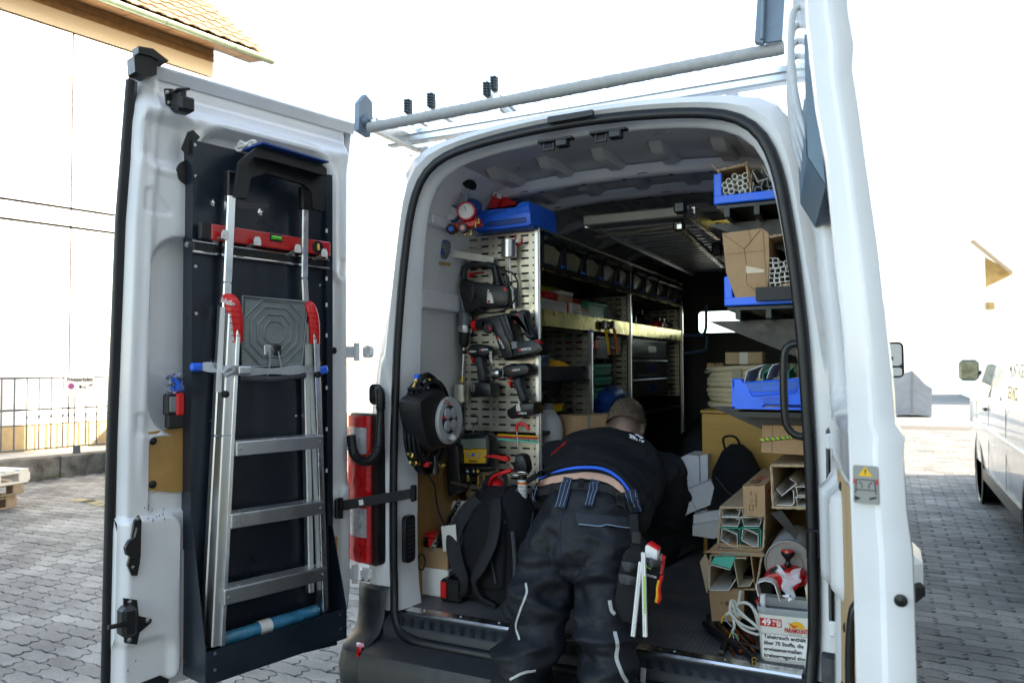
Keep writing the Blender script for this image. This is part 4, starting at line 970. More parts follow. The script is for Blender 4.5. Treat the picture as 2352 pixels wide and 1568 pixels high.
for q in ((516,905),(728,860)): MB().lathe([(.013,0),(.013,.01),(0,.012)],frame(DPW(*q,.158),LX,z=LN),14).build('pivot','black_plastic',lad)
# rag tied above the tray
rg = MB(); c = DPW(562,340,.07)
for k in range(5): rg.tube(arc([c + V((random.uniform(-.04,.04),random.uniform(-.02,.02),random.uniform(-.02,.025))) for _ in range(5)],5),.006,6)
tag(rg.build('cord_knot','off_white',sm=60),'small off-white cord knot tied at the top of the ladder tray','cord')
# lashing strap
ls = thing('lashing_strap','grey lashing strap with blue ends tied across the ladder','strap',DPW(440,845,.12))
sp_ = arc([DPW(465,842,.1),DPW(510,846,.15),DPW(560,852,.17),DPW(640,852,.165),DPW(700,848,.155),DPW(725,852,.12)],8)
R = [[p + V((0,0,h * (1 + .25 * sin(i * .5)))) + LN * (.003 * sin(i * .9 + h * 40)) for h in (-.014,.0,.015)] for i,p in enumerate(sp_)]
MB().grid(R,thick=LN * .003).build('webbing','strap_grey',ls,sm=60)
MB().tube(arc([DPW(555,868,.17),DPW(630,870,.165),DPW(700,862,.15)],6),.011,8).build('twisted_webbing','grey_fabric',ls,sm=60)
MB().tube(arc([DPW(512,858,.165),DPW(528,842,.175),DPW(536,852,.175),DPW(516,862,.17)],5),.009,8).build('knot','strap_grey',ls,sm=60)
MB().box(DPW(452,843,.09),(.05,.02,.03),DF.to_3x3(),b=.008).build('buckle','blue_plastic',ls); MB().box(DPW(735,852,.115),(.075,.016,.032),DF.to_3x3() @ M4.Rotation(.25,3,'Y'),b=.006).build('buckle','blue_plastic',ls)
MB().box(DPW(562,850,.185),(.05,.012,.028),DF.to_3x3(),b=.004).build('tension_clip','steel',ls)
for k in range(7): MB().tube([DPW(497,846,.14),DPW(490 + random.uniform(-12,12),832 + random.uniform(-6,8),.15)],.001,4).build('frayed_thread','strap_grey',ls)
# small things hung on the inner edge of the door
pb = thing('bag_of_clips','clear bag with blue clips hanging on the door beside the carrier','bag',DPW(405,880,.02))
MB().tube(arc([DPW(400,865,.03),DPW(405,880,.03),DPW(412,892,.03),DPW(398,890,.03)],5),.018,8).build('clip','blue_plastic',pb,sm=60)
R = [[DPW(lerp(378,420,i / 6) + random.uniform(-3,3),lerp(858,905,j / 6) + random.uniform(-3,3),.045 + random.uniform(-.012,.012)) for i in range(7)] for j in range(7)]
MB().grid(R,thick=LN * .001).build('film','clear_film',pb,sm=0)
tl_ = thing('tape_measure','red and black tape measure clipped to the door edge beside the carrier','tape measure',DPW(398,930,.02))
MB().box(DPW(400,928,.03),(.075,.03,.085),DF.to_3x3(),b=.01).build('case','black_plastic',tl_); MB().box(DPW(413,928,.045),(.03,.02,.08),DF.to_3x3(),b=.006).build('front','red_plastic',tl_); MB().box(DPW(399,928,.046),(.03,.006,.055),DF.to_3x3(),b=.003).build('window','mid_grey',tl_)
MB().box(DPW(400,966,.03),(.06,.03,.055),DF.to_3x3(),b=.006).build('holder','black_plastic',tl_)

# ================================================================== ROOF RACK
rr_ = thing('roof_rack','aluminium roof rack with a grey wrapped loading roller above the rear opening','roof rack',(X0,.1,2.55))
RZ = 2.635
ra,rb_ = P(848,294,Y=-.06),P(1800,110,Y=-.06)
n = 150; path = [lerp(ra,rb_,i / n) for i in range(n + 1)]
mat('roller_wrap',(.4,.41,.41),.8,nz=.1,nsc=70,bump=.3,bsc=200)
MB().tube(path,[.0225 + random.uniform(-.0012,.0016) for _ in path],12).build('roller','roller_wrap',rr_,sm=70)
mat('rack_blue',(.2,.3,.38),.35,.3)
def bracket(c,k):
 b = MB(); F = frame(c,(0,1,0),y=(0,0,1))
 b.prism([(-.05 * k,-.05 * k),(.03 * k,-.06 * k),(.05 * k,.02 * k),(.045 * k,.10 * k),(-.0,.12 * k),(-.045 * k,.07 * k)],.012,F,h0=-.012); b.lathe([(.03 * k,.012),(.022 * k,.03),(0,.032)],F,14); b.box(c + V((0,-.0,.0)),(.05,.02,.025),b=.004)
 return b.build('end_stop',mat('rack_steel',(.16,.22,.28),.4,.2,nz=.1,nsc=20),rr_)
bracket(ra + V((-.03,0,.03)),1.0)
eb = [P(u,v,Y=-.16) for u,v in ((1742,-60),(1800,-60),(1794,96),(1738,98))]
es = MB(); es.poly3([P(u,v,Y=-.12) for u,v in ((1742,-40),(1757,-40),(1752,99),(1733,96))],(.0,.03,0)); es.poly3([P(u,v,Y=-.10) for u,v in ((1757,-40),(1804,-40),(1796,92),(1752,99))],(0,.012,0)); es.tube([P(1755,-40,Y=-.125),P(1750,90,Y=-.125)],.006,8); es.build('end_stop','rack_steel',rr_)
def crossbar(a,b,w,h,m='aluminium'): return MB().bar(a,b,w,h,b=.006).build('cross_bar',m,rr_)
b2a,b2b = P(908,334,Z=RZ - .03),P(1806,166,Z=RZ - .03)
ym = (b2a.y + b2b.y) / 2
crossbar(V((b2a.x,ym,RZ - .03)),V((.95,ym,RZ - .03)),.05,.045)
MB().bar(V((b2a.x,ym - .03,RZ - .01)),V((.95,ym - .03,RZ - .01)),.015,.02).build('bar_groove','alu_bright',rr_)
for y in (.75,1.55,2.4): crossbar(V((-.99,y,RZ - .03)),V((.93,y,RZ - .03)),.05,.04)
for x in (ra.x + .02,.88): MB().bar((x,-.06,RZ - .035),(x,2.9,RZ - .035),.04,.06,b=.006).build('side_rail','aluminium',rr_); 
for x in (-.55,.1,.5): MB().bar((x,ym,RZ + .005),(x,2.8,RZ + .005),.05,.02,b=.004).build('deck_rail','aluminium',rr_)
for y in (.3,1.6,2.7):
 for x in (-.9,.82): MB().bar((x,y,2.4),(x,y,RZ - .05),.05,.05,up=(1,0,0),b=.005).build('mount_foot','aluminium',rr_)
# ladders lying upside down on the rack, ribbed rubber feet up
for k,(us,y,lb) in enumerate(((((936,243),(989,229)),.5,'aluminium ladder on the roof rack with its two feet left of the middle'),(((1117,203),(1134,190)),.75,'aluminium ladder on the roof rack with its feet close together near the middle'))):
 l = thing('roof_ladder',lb,'ladder',P(*us[0],Y=y),'ladders on the roof rack')
 for u,v in us:
  c = P(u,v,Y=y); f = MB()
  for q in range(5):
   for sx in (-1,1): f.box(c + V((sx * .009,0,-.03 + q * .014)),(.016,.03,.011),M4.Rotation(.1 * sx,3,'Y'),b=.003)
  f.box(c + V((0,.012,-.004)),(.03,.02,.07)); f.build('rubber_foot',mat('foot_rubber',(.05,.075,.09),.5),l)
  MB().bar(c + V((0,.02,-.02)),V((c.x,3.2,RZ + .06)),.026,.055,b=.003).build('rail','aluminium',l)
  MB().bar(c + V((0,.03,-.05)),V((c.x,y + .03,RZ)),.026,.026,up=(1,0,0)).build('foot_post','aluminium',l)
 a_,b_2 = P(*us[0],Y=y),P(*us[1],Y=y)
 for q in range(6): MB().bar(V((a_.x,y + .3 + q * .4,RZ + .06)),V((b_2.x,y + .3 + q * .4,RZ + .06)),.03,.025,b=.003).build('rung','aluminium',l)
# grey hoses tucked behind the right door pocket
for i in range(4):
 t0 = .86 - .13 * i; h = MB().tube(arc([rin(t0 + .02,2.53,.0),rin(t0,2.5,.022),rin(t0 - .03,2.38,.035),rin(t0 - .1,2.22,.03),rin(t0 - .2,2.08,.012)],8),.009,8).build('hose',mat('hose_grey',(.42,.44,.45),.45,nz=.1,nsc=20),sm=60)
 tag(h,('first','second','third','fourth')[i] + ' pale grey hose from the roof side, hung in the pocket of the edge-on door','hose','hoses in the door pocket')
# ================================================================== SHELVING AND TOOLS ON THE LEFT
def crop(x0,y0,s): return lambda x,y: (.98 * (x0 + s * x),.98 * (y0 + s * y))
CA,CB,C1,C2,C3 = crop(1040,600,.25515),crop(920,860,.19133),crop(900,360,.38278),crop(780,860,.38263),crop(1200,480,.33161)
def inset(pts,d):
 n = len(pts); ar = sum(pts[i][0] * pts[(i + 1) % n][1] - pts[(i + 1) % n][0] * pts[i][1] for i in range(n)); sg = 1 if ar > 0 else -1; out = []
 for i in range(n):
  a,b,c = pts[i - 1],pts[i],pts[(i + 1) % n]; nx = -(c[1] - a[1]); ny = c[0] - a[0]; l = sqrt(nx * nx + ny * ny) or 1; out.append((b[0] + sg * nx / l * d,b[1] + sg * ny / l * d))
 return out
def csm(pts,n=4):
 k = len(pts); out = []
 for i in range(k):
  a,b,c,d = [V((*pts[(i + j) % k],0)) for j in (-1,0,1,2)]
  for q in range(n):
   t = q / n; p = .5 * ((2 * b) + (c - a) * t + (2 * a - 5 * b + 4 * c - d) * t * t + (3 * b - a - 3 * c + d) * t ** 3); out.append((p.x,p.y))
 return out
def slab(pts,Y=None,th=.05,b=3,X=None,sm=0,out=.0):
 """outline given in pixels, set on the plane Y (or X), with thickness th going away from the viewer and a rounded front edge b pixels wide"""
 if sm: pts = csm(pts,sm)
 m = MB(); ax = V((0,1,0)) if X is None else V((-1,0,0)); K_ = dict(Y=Y) if X is None else dict(X=X)
 r0 = [P(*p,**K_) for p in pts]; rr = [[p + ax * th for p in r0],[p + ax * (th * .25 + .004) for p in r0],[P(*p,**K_) + ax * .002 for p in inset(pts,b * .55)],[P(*p,**K_) for p in inset(pts,b)]]
 n = len(pts); vs = [p for r in rr for p in r]
 fs = [[i * n + j,i * n + (j + 1) % n,(i + 1) * n + (j + 1) % n,(i + 1) * n + j] for i in range(3) for j in range(n)] + [list(range(n))[::-1],[3 * n + j for j in range(n)]]
 return m.add(vs,fs)
def pt(c,pts): return [c(*p) for p in pts]
def perforated(name,x0,x1,z0,z1,Y,m,parent,pitch=.037):
 """sheet with real slots and round holes, facing the rear"""
 cols = [('o',.022),('s',.06),('s',.06),('o',.026),('s',.06),('s',.06),('s',.06),('o',.022)]; tot = sum(w for _,w in cols); k = (x1 - x0) / tot; b = MB(); rows = max(1,round((z1 - z0) / pitch)); h = (z1 - z0) / rows
 for r in range(rows):
  zc = z0 + (r + .5) * h; x = x0
  for t,w_ in cols:
   w2 = w_ * k; xc = x + w2 / 2
   if t == 's': pl = [(xc + .02,zc,.004),]; hx,hz = .021,.0048
   else: hx,hz = .0048,.0048
   inn = [(hx * cx,hz * cz) for cx,cz in ((.75,1),(1,.55),(1,-.55),(.75,-1),(-.75,-1),(-1,-.55),(-1,.55),(-.75,1))] if t == 's' else [(hx * cos(a),hz * sin(a)) for a in [radians(q) for q in (67,22,-22,-67,-112,-157,157,112)]]
   o_ = [(w2 / 2,h / 2),(w2 / 2,h / 2),(w2 / 2,-h / 2),(w2 / 2,-h / 2),(-w2 / 2,-h / 2),(-w2 / 2,-h / 2),(-w2 / 2,h / 2),(-w2 / 2,h / 2)]
   base = [V((xc + p[0],Y,zc + p[1])) for p in inn]; cor = [V((xc + p[0],Y,zc + p[1])) for p in ((w2 / 2,h / 2),(w2 / 2,-h / 2),(-w2 / 2,-h / 2),(-w2 / 2,h / 2))]
   b.add(base + cor,[[0,1,8],[1,2,9,8],[2,3,9],[3,4,10,9],[4,5,10],[5,6,11,10],[6,7,11],[7,0,8,11]]); x += w2
 o = b.build(name,m,parent,sm=0); o.data.polygons.foreach_set('use_smooth',[False] * len(o.data.polygons)); return o
XR = -.46; XW = -.868
rack = thing('van_shelving','aluminium van shelving with perforated end panel along the inner left wall','shelving',(XR,.6,FZ))
perforated('end_panel',XW,XR - .012,.62,2.2,.6,'galvanised',rack)
perforated('divider_panel',XW,XR - .02,1.3,2.0,2.04,'galvanised',rack); perforated('divider_panel',XW,XR - .02,1.28,1.74,1.325,'galvanised',rack); perforated('divider_panel',XW,XR - .02,1.3,2.0,3.42,'galvanised',rack)
MB().box(((XW + XR) / 2,.622,1.4),(XR - XW - .03,.004,1.5)).build('panel_backing','black',rack,sm=0)
for y,z0,z1 in ((.6,.55,2.215),(2.045,.55,2.215),(3.43,.55,2.215),(1.32,.55,1.74)):
 p_ = MB().box((XR,y,(z0 + z1) / 2),(.022,.034,z1 - z0),b=.003).build('upright','aluminium',rack)
 MB().box((XR + .0125,y,(z0 + z1) / 2),(.003,.014,z1 - z0 - .01)).build('upright_groove','alu_bright',p_); MB().box((XR,y,z1 + .004),(.024,.036,.008),b=.002).build('end_cap','blue_plastic',p_)
MB().tube([(XR + .005,.6,2.212),(XR + .005,3.43,2.212)],.009,8).build('top_rail',mat('rail_dark',(.3,.29,.2),.35,.8),rack)
for a,b in ((.62,2.03),(2.06,3.41)):
 MB().box((XR,(a + b) / 2,2.03),(.03,b - a,.04),b=.004).build('bin_rail','black_plastic',rack); MB().box((XR + .017,(a + b) / 2,2.013),(.004,b - a,.006)).build('rail_edge','brass_sheet',rack)
 MB().box(((XR + XW) / 2,(a + b) / 2,2.012),(XR - XW,b - a,.004)).build('bin_shelf','black_plastic',rack,sm=0)
 # tray of folded sheet
 t_ = MB(); t_.prism([(XR + .006,1.745),(XR + .006,1.825),(XR + .004,1.825),(XR + .004,1.749),(XW,1.749),(XW,1.745)],b,frame((0,0,0),(1,0,0),y=(0,0,1)) @ M4.Rotation(0,4,'X') if 0 else M4(((1,0,0,0),(0,0,1,0),(0,1,0,0),(0,0,0,1))),h0=a); t_.build('tray','brass_sheet',rack,sm=0)
 MB().tube([(XR - .03,a,1.735),(XR - .03,b,1.735)],.008,8).build('tray_bar','black_plastic',rack)
MB().box(((XR + XW) / 2,.97,1.47),(XR - XW,.68,.006)).build('low_shelf','black_plastic',rack,sm=0); MB().box((XR - .004,.97,1.506),(.008,.68,.08)).build('shelf_front','navy_steel',rack,sm=0)
for a,b in ((.62,3.41),): MB().box(((XR + XW) / 2,2.0,1.22),(XR - XW,2.8,.02)).build('base_shelf','black_plastic',rack,sm=0)
MB().box((XW + .004,2.0,1.45),(.004,2.8,1.4)).build('back_sheet','black_plastic',rack,sm=0)
# drawer cabinet
cab = thing('drawer_cabinet','dark three-drawer cabinet in the far bay of the shelving','drawer cabinet',(XR,2.5,1.3))
MB().box(((XR + XW) / 2 - .01,2.53,1.535),(XR - XW - .03,.88,.40)).build('carcass','black_plastic',cab,sm=0)
for i,(z0,z1) in enumerate(((1.60,1.73),(1.47,1.59),(1.335,1.46))):
 d_ = MB().box((XR - .008,2.53,(z0 + z1) / 2),(.014,.87,z1 - z0 - .008),b=.004).build('drawer',mat('drawer_front',(.12,.12,.1),.3,.5,nz=.1,nsc=9),cab)
 MB().prism(rrect(.2,.045,.02),.004,frame((XR,2.56,(z0 + z1) / 2 - .005),(0,1,0),y=(0,0,1)),h0=.0).build('pull','dark_blue' if i else 'galvanised',d_)
 MB().box((XR + .002,2.53,z1 - .012),(.012,.87,.006),b=.002).build('drawer_edge','galvanised',d_)
# storage bins on the top rail
mat('bin_clear',(.45,.42,.25),.2,trans=.35,ior=1.3)
nb = 0
def bin_(y,wdt,k):
 b = thing('storage_bin',['first','second','third','fourth','fifth','sixth','seventh','eighth','ninth','tenth'][k] + (' dark storage bin from the rear on the top rail of the near shelving bay' if k < 5 else ' dark storage bin from the rear on the top rail, in the far shelving bay'),'storage bin',(XR,y,2.05),'bins on the top shelf rail')
 c = MB(); c.box((XR - .17,y,2.055),(.3,wdt - .01,.008)); 
 for sy in (-1,1): c.box((XR - .17,y + sy * (wdt / 2 - .008),2.11),(.3,.006,.11))
 c.box((XR - .32,y,2.11),(.006,wdt - .01,.12)); c.build('shell','black_plastic',b,sm=0)
 MB().poly3([(XR - .02,y - wdt / 2 + .03,2.055),(XR - .02,y + wdt / 2 - .03,2.055),(XR - .0,y + wdt / 2 - .03,2.13),(XR + .004,y,2.15),(XR - .0,y - wdt / 2 + .03,2.13)],(-.003,0,0)).build('front_window',mat('bin_window',(.3,.28,.17),.25,nz=.25,nsc=9),b,sm=0)
 l_ = MB(); l_.bar((XR + .01,y - wdt / 2 + .01,2.17),(XR + .01,y + wdt / 2 - .01,2.17),.05,.035,b=.008); l_.box((XR - .0,y - wdt / 2 + .012,2.1),(.03,.022,.12),b=.004); l_.box((XR - .0,y + wdt / 2 - .012,2.1),(.03,.022,.12),b=.004)
 l_.build('front_frame','black_plastic',b); MB().box((XR + .012,y + wdt / 2 - .02,2.056),(.014,.04,.012),b=.003).build('clip','blue_plastic',b)
for k,y in enumerate((.77,1.06,1.35,1.64,1.91)): bin_(y,.285 if k < 4 else .24,k)
for k,y in enumerate((2.22,2.5,2.78,3.05,3.29)): bin_(y,.27,k + 5)
def plainbox(name,label,cat,c,d,m,rz=0,group=None,tape=None,lid=None):
 F = M4.Translation(V(c)) @ M4.Rotation(rz,4,'Z'); t = thing(name,label,cat,group=group,F=F)
 MB(F).box((0,0,0),d,b=.004).build('body',m,t)
 if lid: MB(F).box((0,0,d[2] / 2 - .01),(d[0] + .008,d[1] + .008,.02),b=.004).build('lid',lid,t)
 if tape: MB(F).box((0,-d[1] / 2 - .0006,0),(d[0] * .22,.001,d[2] * .98)).build('tape_strip',tape,t)
 return t
# things on the brass coloured tray: boxes
TZ = 1.75
def onX(u,v,X): return P(u,v,X=X)
def tbox(label,name,cat,pl,pr,v0,v1,X,d,m,**kw):
 """box whose face (towards the aisle) spans pixels"""
 a = P(pl,v1,X=X); b = P(pr,v0,X=X); c = ((X - d / 2),(a.y + b.y) / 2,(a.z + b.z) / 2); return plainbox(name,label,cat,c,(d,abs(b.y - a.y),abs(b.z - a.z)),m,**kw)
tbox('red cardboard box with white printed square on the brass coloured tray','red_box','box',*[C3(235,0)[0],C3(345,0)[0]],C3(0,630)[1],C3(0,735)[1],-.56,.14,'red_plastic',lid='red_gloss')
tbox('open pale cardboard box beside the red box on the tray','pale_box','box',C3(345,0)[0],C3(428,0)[0],C3(0,622)[1],C3(0,745)[1],-.54,.12,'cardboard_pale',lid='off_white')
tbox('small yellow plastic box at the near end of the tray','yellow_box','box',C3(190,0)[0],C3(222,0)[0],C3(0,655)[1],C3(0,700)[1],-.5,.06,'yellow_plastic',lid='yellow')
tbox('flat clear plastic lidded tub in front of the red box','plastic_tub','tub',C3(200,0)[0],C3(380,0)[0],C3(0,690)[1],C3(0,745)[1],-.49,.05,mat('frosted',(.55,.5,.45),.3,trans=.3),lid='frosted')
tbox('brown cardboard carton on the tray left of the green case','carton','carton',C3(440,0)[0],C3(530,0)[0],C3(0,682)[1],C3(0,760)[1],-.56,.1,'cardboard',tape='off_white',lid='red_plastic')
tbox('white carton standing in front of the brown carton','carton','carton',C3(425,0)[0],C3(490,0)[0],C3(0,705)[1],C3(0,772)[1],-.5,.05,'off_white',tape='red_plastic')
tbox('small white carton at the tray edge left of the hanging straps','carton','carton',C3(487,0)[0],C3(545,0)[0],C3(0,735)[1],C3(0,782)[1],-.49,.05,'white',lid='cardboard_pale')
gc = tbox('green plastic case with rounded lid on the tray','tool_case','case',C3(540,0)[0],C3(665,0)[0],C3(0,705)[1],C3(0,798)[1],-.52,.12,'green',lid='green')
tbox('yellow and black net of straps behind the red box','strap_bundle','straps',C3(200,0)[0],C3(350,0)[0],C3(0,575)[1],C3(0,640)[1],-.7,.05,'yellow',lid='black')
for (l,a,b,v0,v1,X,m) in (('grey canister at the far end of the near tray bay',680,715,690,800,-.5,'mid_grey'),('black jar on the far tray near the middle upright',850,905,690,825,-.62,'black_plastic'),('red bottle on the far tray beside a grey bottle',1055,1078,800,862,-.5,'red_plastic'),('black round canister in the middle of the far tray',920,985,745,850,-.6,'black_plastic'),('white bottle on the far tray next to the red bottle',1085,1105,805,868,-.5,'off_white'),('brown jar at the far end of the far tray',1110,1150,825,872,-.52,'cardboard')):
 A = P(C3(a,0)[0],C3(0,v1)[1],X=X); B = P(C3(b,0)[0],C3(0,v0)[1],X=X); r = abs(B.y - A.y) / 2; r = min(r,.07); c = V((X - r,(A.y + B.y) / 2,1.75)); h = max(.05,B.z - 1.75)
 t = thing('canister' if 'canister' in l else 'bottle' if 'bottle' in l else 'jar',l,'container',c); MB(M4.Translation(c)).lathe([(r * .95,0),(r,.01),(r,h * .72),(r * .75,h * .82),(r * .5,h * .85)],n=18).build('body',m,t); MB(M4.Translation(c)).lathe([(r * .55,h * .85),(r * .55,h),(0,h)],n=16).build('cap','black_plastic',t)
# tape rolls on the low shelf
def roll(c,ro,ri,h,m,label,tilt=0):
 F = M4.Translation(V(c)) @ M4.Rotation(tilt,4,'X'); t = thing('tape_roll',label,'tape roll',F=F,group='tape rolls on the low shelf')
 MB(F).lathe([(ro,0),(ro,h),(ri,h),(ri,0),(ro,0)],n=28,cap=False).build('tape',m,t); MB(F).lathe([(ri,.001),(ri,h - .001),(ri - .004,h - .001),(ri - .004,.001),(ri,.001)],n=28,cap=False).build('core','cardboard',t)
mat('tape_orange',(.75,.35,.02),.3,nz=.06,nsc=20); mat('tape_grey',(.3,.3,.31),.35)
a = P(*C3(318,1092),X=-.53); roll((-.55,a.y,1.50),.085,.045,.05,'tape_orange','tilted orange tape roll nearest the perforated end panel on the low shelf',-.45)
a = P(*C3(415,1085),X=-.53); roll((-.56,a.y,1.475),.085,.045,.05,'tape_orange','orange tape roll lying flat beside the tilted one on the low shelf')
a = P(*C3(320,1025),X=-.55); roll((-.66,a.y + .05,1.53),.06,.04,.06,'tape_grey','grey duct tape roll behind the orange rolls')
pbk = MB(); a = P(*C3(225,1100),X=-.5)
R = [[a + V((random.uniform(-.015,.015) - .05 * abs(sin(i)),.07 * cos(pi * i / 6) * (1 - j / 9) + random.uniform(-.01,.01),-.035 + .1 * j / 6)) for i in range(7)] for j in range(7)]
tag(pbk.grid(R,thick=(.003,0,0)).build('plastic_bag',mat('bag_blue',(.2,.28,.36),.2,trans=.4),sm=60),'crumpled bluish plastic bag beside the tilted orange tape roll','bag')
# straps hanging over the tray edge
for (a,l,m) in ((655,'yellow and black striped strap hanging over the tray edge, the near one','yellow_plastic'),(715,'brown strap hanging over the tray edge, the far one','orange')):
 t = thing('hanging_strap',l,'strap',P(*C3(a,860),X=XR + .02)); xx = XR + .02
 MB().tube(arc([P(*C3(a - 10,810),X=xx - .03),P(*C3(a,850),X=xx),P(*C3(a + 20,950),X=xx),P(*C3(a + 30,1040),X=xx)],6),.009,8,flat=.4).build('webbing',m,t,sm=60); MB().box(P(*C3(a - 5,850),X=xx),(.02,.05,.05),b=.006).build('buckle','black_plastic',t)
 MB().box(P(*C3(a + 33,1045),X=xx),(.015,.05,.025),b=.004).build('hook','cardboard',t)
# bay below the tray: organiser cases, green boxes, bag
tbox('red and grey organiser case standing in the lower middle bay','organiser_case','case',C3(600,0)[0],C3(680,0)[0],C3(0,930)[1],C3(0,1085)[1],-.5,.25,'mid_grey',lid='black_plastic')
tbox('slim red organiser case at the near side of the lower middle bay','organiser_case','case',C3(588,0)[0],C3(622,0)[0],C3(0,935)[1],C3(0,1020)[1],-.49,.2,'red_plastic',lid='black_plastic')
tbox('red cordless lamp case beside the pale carton in the lower middle bay','lamp_case','case',C3(695,0)[0],C3(735,0)[0],C3(0,1000)[1],C3(0,1060)[1],-.49,.15,'red_gloss',lid='black_plastic')
tbox('pale carton with red mark in the lower middle bay','carton','carton',C3(735,0)[0],C3(770,0)[0],C3(0,920)[1],C3(0,1060)[1],-.5,.2,'off_white',tape='red_plastic')
tbox('upper green power tool case in the lower middle bay','tool_case','case',C3(588,0)[0],C3(698,0)[0],C3(0,1125)[1],C3(0,1205)[1],-.5,.25,'green',lid='mint')
tbox('lower green power tool case under the upper green one','tool_case','case',C3(588,0)[0],C3(705,0)[0],C3(0,1212)[1],C3(0,1278)[1],-.5,.25,'green',lid='mint')
tbox('wide green case at the bottom of the lower middle bay','tool_case','case',C3(588,0)[0],C3(722,0)[0],C3(0,1285)[1],C3(0,1370)[1],-.49,.25,'green',lid='green')
bg = thing('blue_bag','blue and black tool bag on the floor of the lower middle bay','bag',P(*C3(690,1400),X=-.45)); c = P(*C3(700,1395),X=-.47)
MB().tube(arc([c + V((0,-.18,-.02)),c + V((0,-.1,.02)),c + V((0,.05,.03)),c + V((0,.2,0))],6),[.05 + .02 * sin(pi * i / 18) for i in range(19)],12).build('body','dark_blue',bg,sm=60)
MB().tube(arc([c + V((.02,-.17,.0)),c + V((.02,-.12,.08)),c + V((.02,-.05,.04))],6),.008,8).build('handle','black_fabric',bg,sm=60)
yb = tbox('yellow plastic box with a black clasp on the bottom shelf','yellow_case','case',C3(210,0)[0],C3(360,0)[0],C3(0,1400)[1],C3(0,1478)[1],-.52,.2,'yellow',lid='yellow_plastic')
# white canister low behind the end panel
CJ = M4.Translation((-.50,.80,1.10)); t = thing('canister','translucent white plastic canister behind the perforated end panel','canister',F=CJ); MB(CJ).lathe([(.07,0),(.078,.015),(.078,.13),(.066,.18),(.035,.22),(.024,.23)],n=20).build('body',mat('milky',(.6,.62,.62),.3,trans=.2),t); MB(CJ).lathe([(.028,.23),(.028,.26),(0,.26)],n=14).build('cap','mid_grey',t)
# ---------------- tools hanging on the end panel
YT = .50
def wlogo(u,v,Y,h,parent,ang=0,lets=True):
 F = frame(P(u,v,Y=Y),(cos(ang),0,sin(ang)),y=(-sin(ang),0,cos(ang)))
 MB(F).box((-h * .9,0,0),(h,h,.001)).build('red_mark','print_red',parent)
 if lets: text('lettering','WÜRTH',h * 1.25,F @ M4.Translation((h * 1.5,0,0)),'print_white',parent,bold=.0004)
dh = thing('demolition_hammer','large black corded rotary hammer hanging chuck down on the perforated panel','power tool',P(*CA(340,360),Y=YT))
slab(pt(CA,[(150,205),(215,225),(330,238),(440,250),(545,262),(592,300),(595,440),(545,470),(430,470),(330,478),(250,522),(195,512),(150,410),(138,300)]),YT,.11,5,sm=3).build('housing','black_plastic',dh,sm=50)
MB().tube(arc([P(*CA(*p),Y=YT + .05) for p in ((188,215),(182,160),(200,105),(260,82),(400,80),(470,105))],6),[.016] * 31,12).build('handle','grey_plastic',dh,sm=60)
MB().tube(arc([P(*CA(*p),Y=YT + .05) for p in ((470,95),(482,150),(495,215),(505,270))],5),[.018,.018,.018,.019,.02,.02,.02,.021,.022,.023,.024,.025,.026,.028,.03,.03],12).build('rear_post','black_plastic',dh,sm=60)
slab(pt(CA,[(195,250),(270,248),(280,330),(265,400),(232,428),(205,390),(192,320)]),YT - .006,.02,3,sm=3).build('vent_panel','grey_plastic',dh,sm=50)
for i in range(8):
 MB().bar(P(*CA(207,268 + i * 18),Y=YT - .008),P(*CA(266,258 + i * 18),Y=YT - .008),.004,.0035).build('vent_slot','black',dh)
g0 = [P(*CA(x,y),Y=YT + .05) for x,y in ((165,400),(180,500),(195,560),(195,640),(195,665),(192,700),(190,740),(188,790),(186,840))]
MB().tube(g0[:4],[.02,.03,.034,.034],16).build('gearbox',mat('grey_housing',(.1,.125,.135),.35,nz=.1,nsc=20),dh,sm=40)
slab(pt(CA,[(140,385),(172,392),(190,500),(150,502)]),YT - .002,.05,3).build('grey_cheek','grey_housing',dh)
MB().tube(g0[3:6],[.036,.036,.034],16).build('collar','steel',dh,sm=40); MB().tube(g0[5:],[.031,.026,.027,.015],16).build('chuck','black_plastic',dh,sm=40)
MB().tube([P(*CA(186,830),Y=YT + .05),P(*CA(172,1110),Y=YT + .05)],.0055,8).build('shank','steel',dh); MB().tube([P(*CA(172,1100),Y=YT + .05),P(*CA(168,1160),Y=YT + .05)],.011,10).build('adapter','brass',dh)
MB().pipe(P(*CA(160,1335),Y=YT + .05),P(*CA(164,1178),Y=YT + .05),.036,.033,24).build('core_bit','galvanised',dh,sm=40); MB().tube([P(*CA(160,1320),Y=YT + .05),P(*CA(152,1375),Y=YT + .05),P(*CA(151,1398),Y=YT + .05)],[.005,.005,.001],8).build('pilot_drill','steel',dh)
MB().tube(arc([P(*CA(*p),Y=YT - .005) for p in ((495,95),(580,140),(640,165),(680,260),(655,390),(570,490),(430,522),(320,490))],8),.0048,8).build('power_cord','rubber',dh,sm=60)
pg = MB(); pg.tube(arc([P(*CA(*p),Y=YT - .02) for p in ((545,120),(580,180),(600,240),(612,265))],5),[.005] * 6 + [.007] * 5 + [.014] * 5,10); 
for d in (-5,12): pg.tube([P(*CA(606 + d,268),Y=YT - .02),P(*CA(612 + d * 1.6,300),Y=YT - .02)],.0022,6)
pg.build('plug','black_plastic',dh,sm=60)
slab(pt(CA,[(215,155),(345,140),(350,152),(250,168),(232,195),(220,190)]),YT + .02,.03,2).build('trigger','red_plastic',dh)
slab(pt(CA,[(398,335),(430,332),(448,370),(455,435),(392,432)]),YT - .0045,.004,1).build('badge','aluminium',dh); wlogo(*CA(412,395),YT - .007,.012,dh,pi / 2)
slab(pt(CA,[(545,285),(568,285),(580,318),(552,318)]),YT - .003,.02,1).build('red_tab','red_plastic',dh)
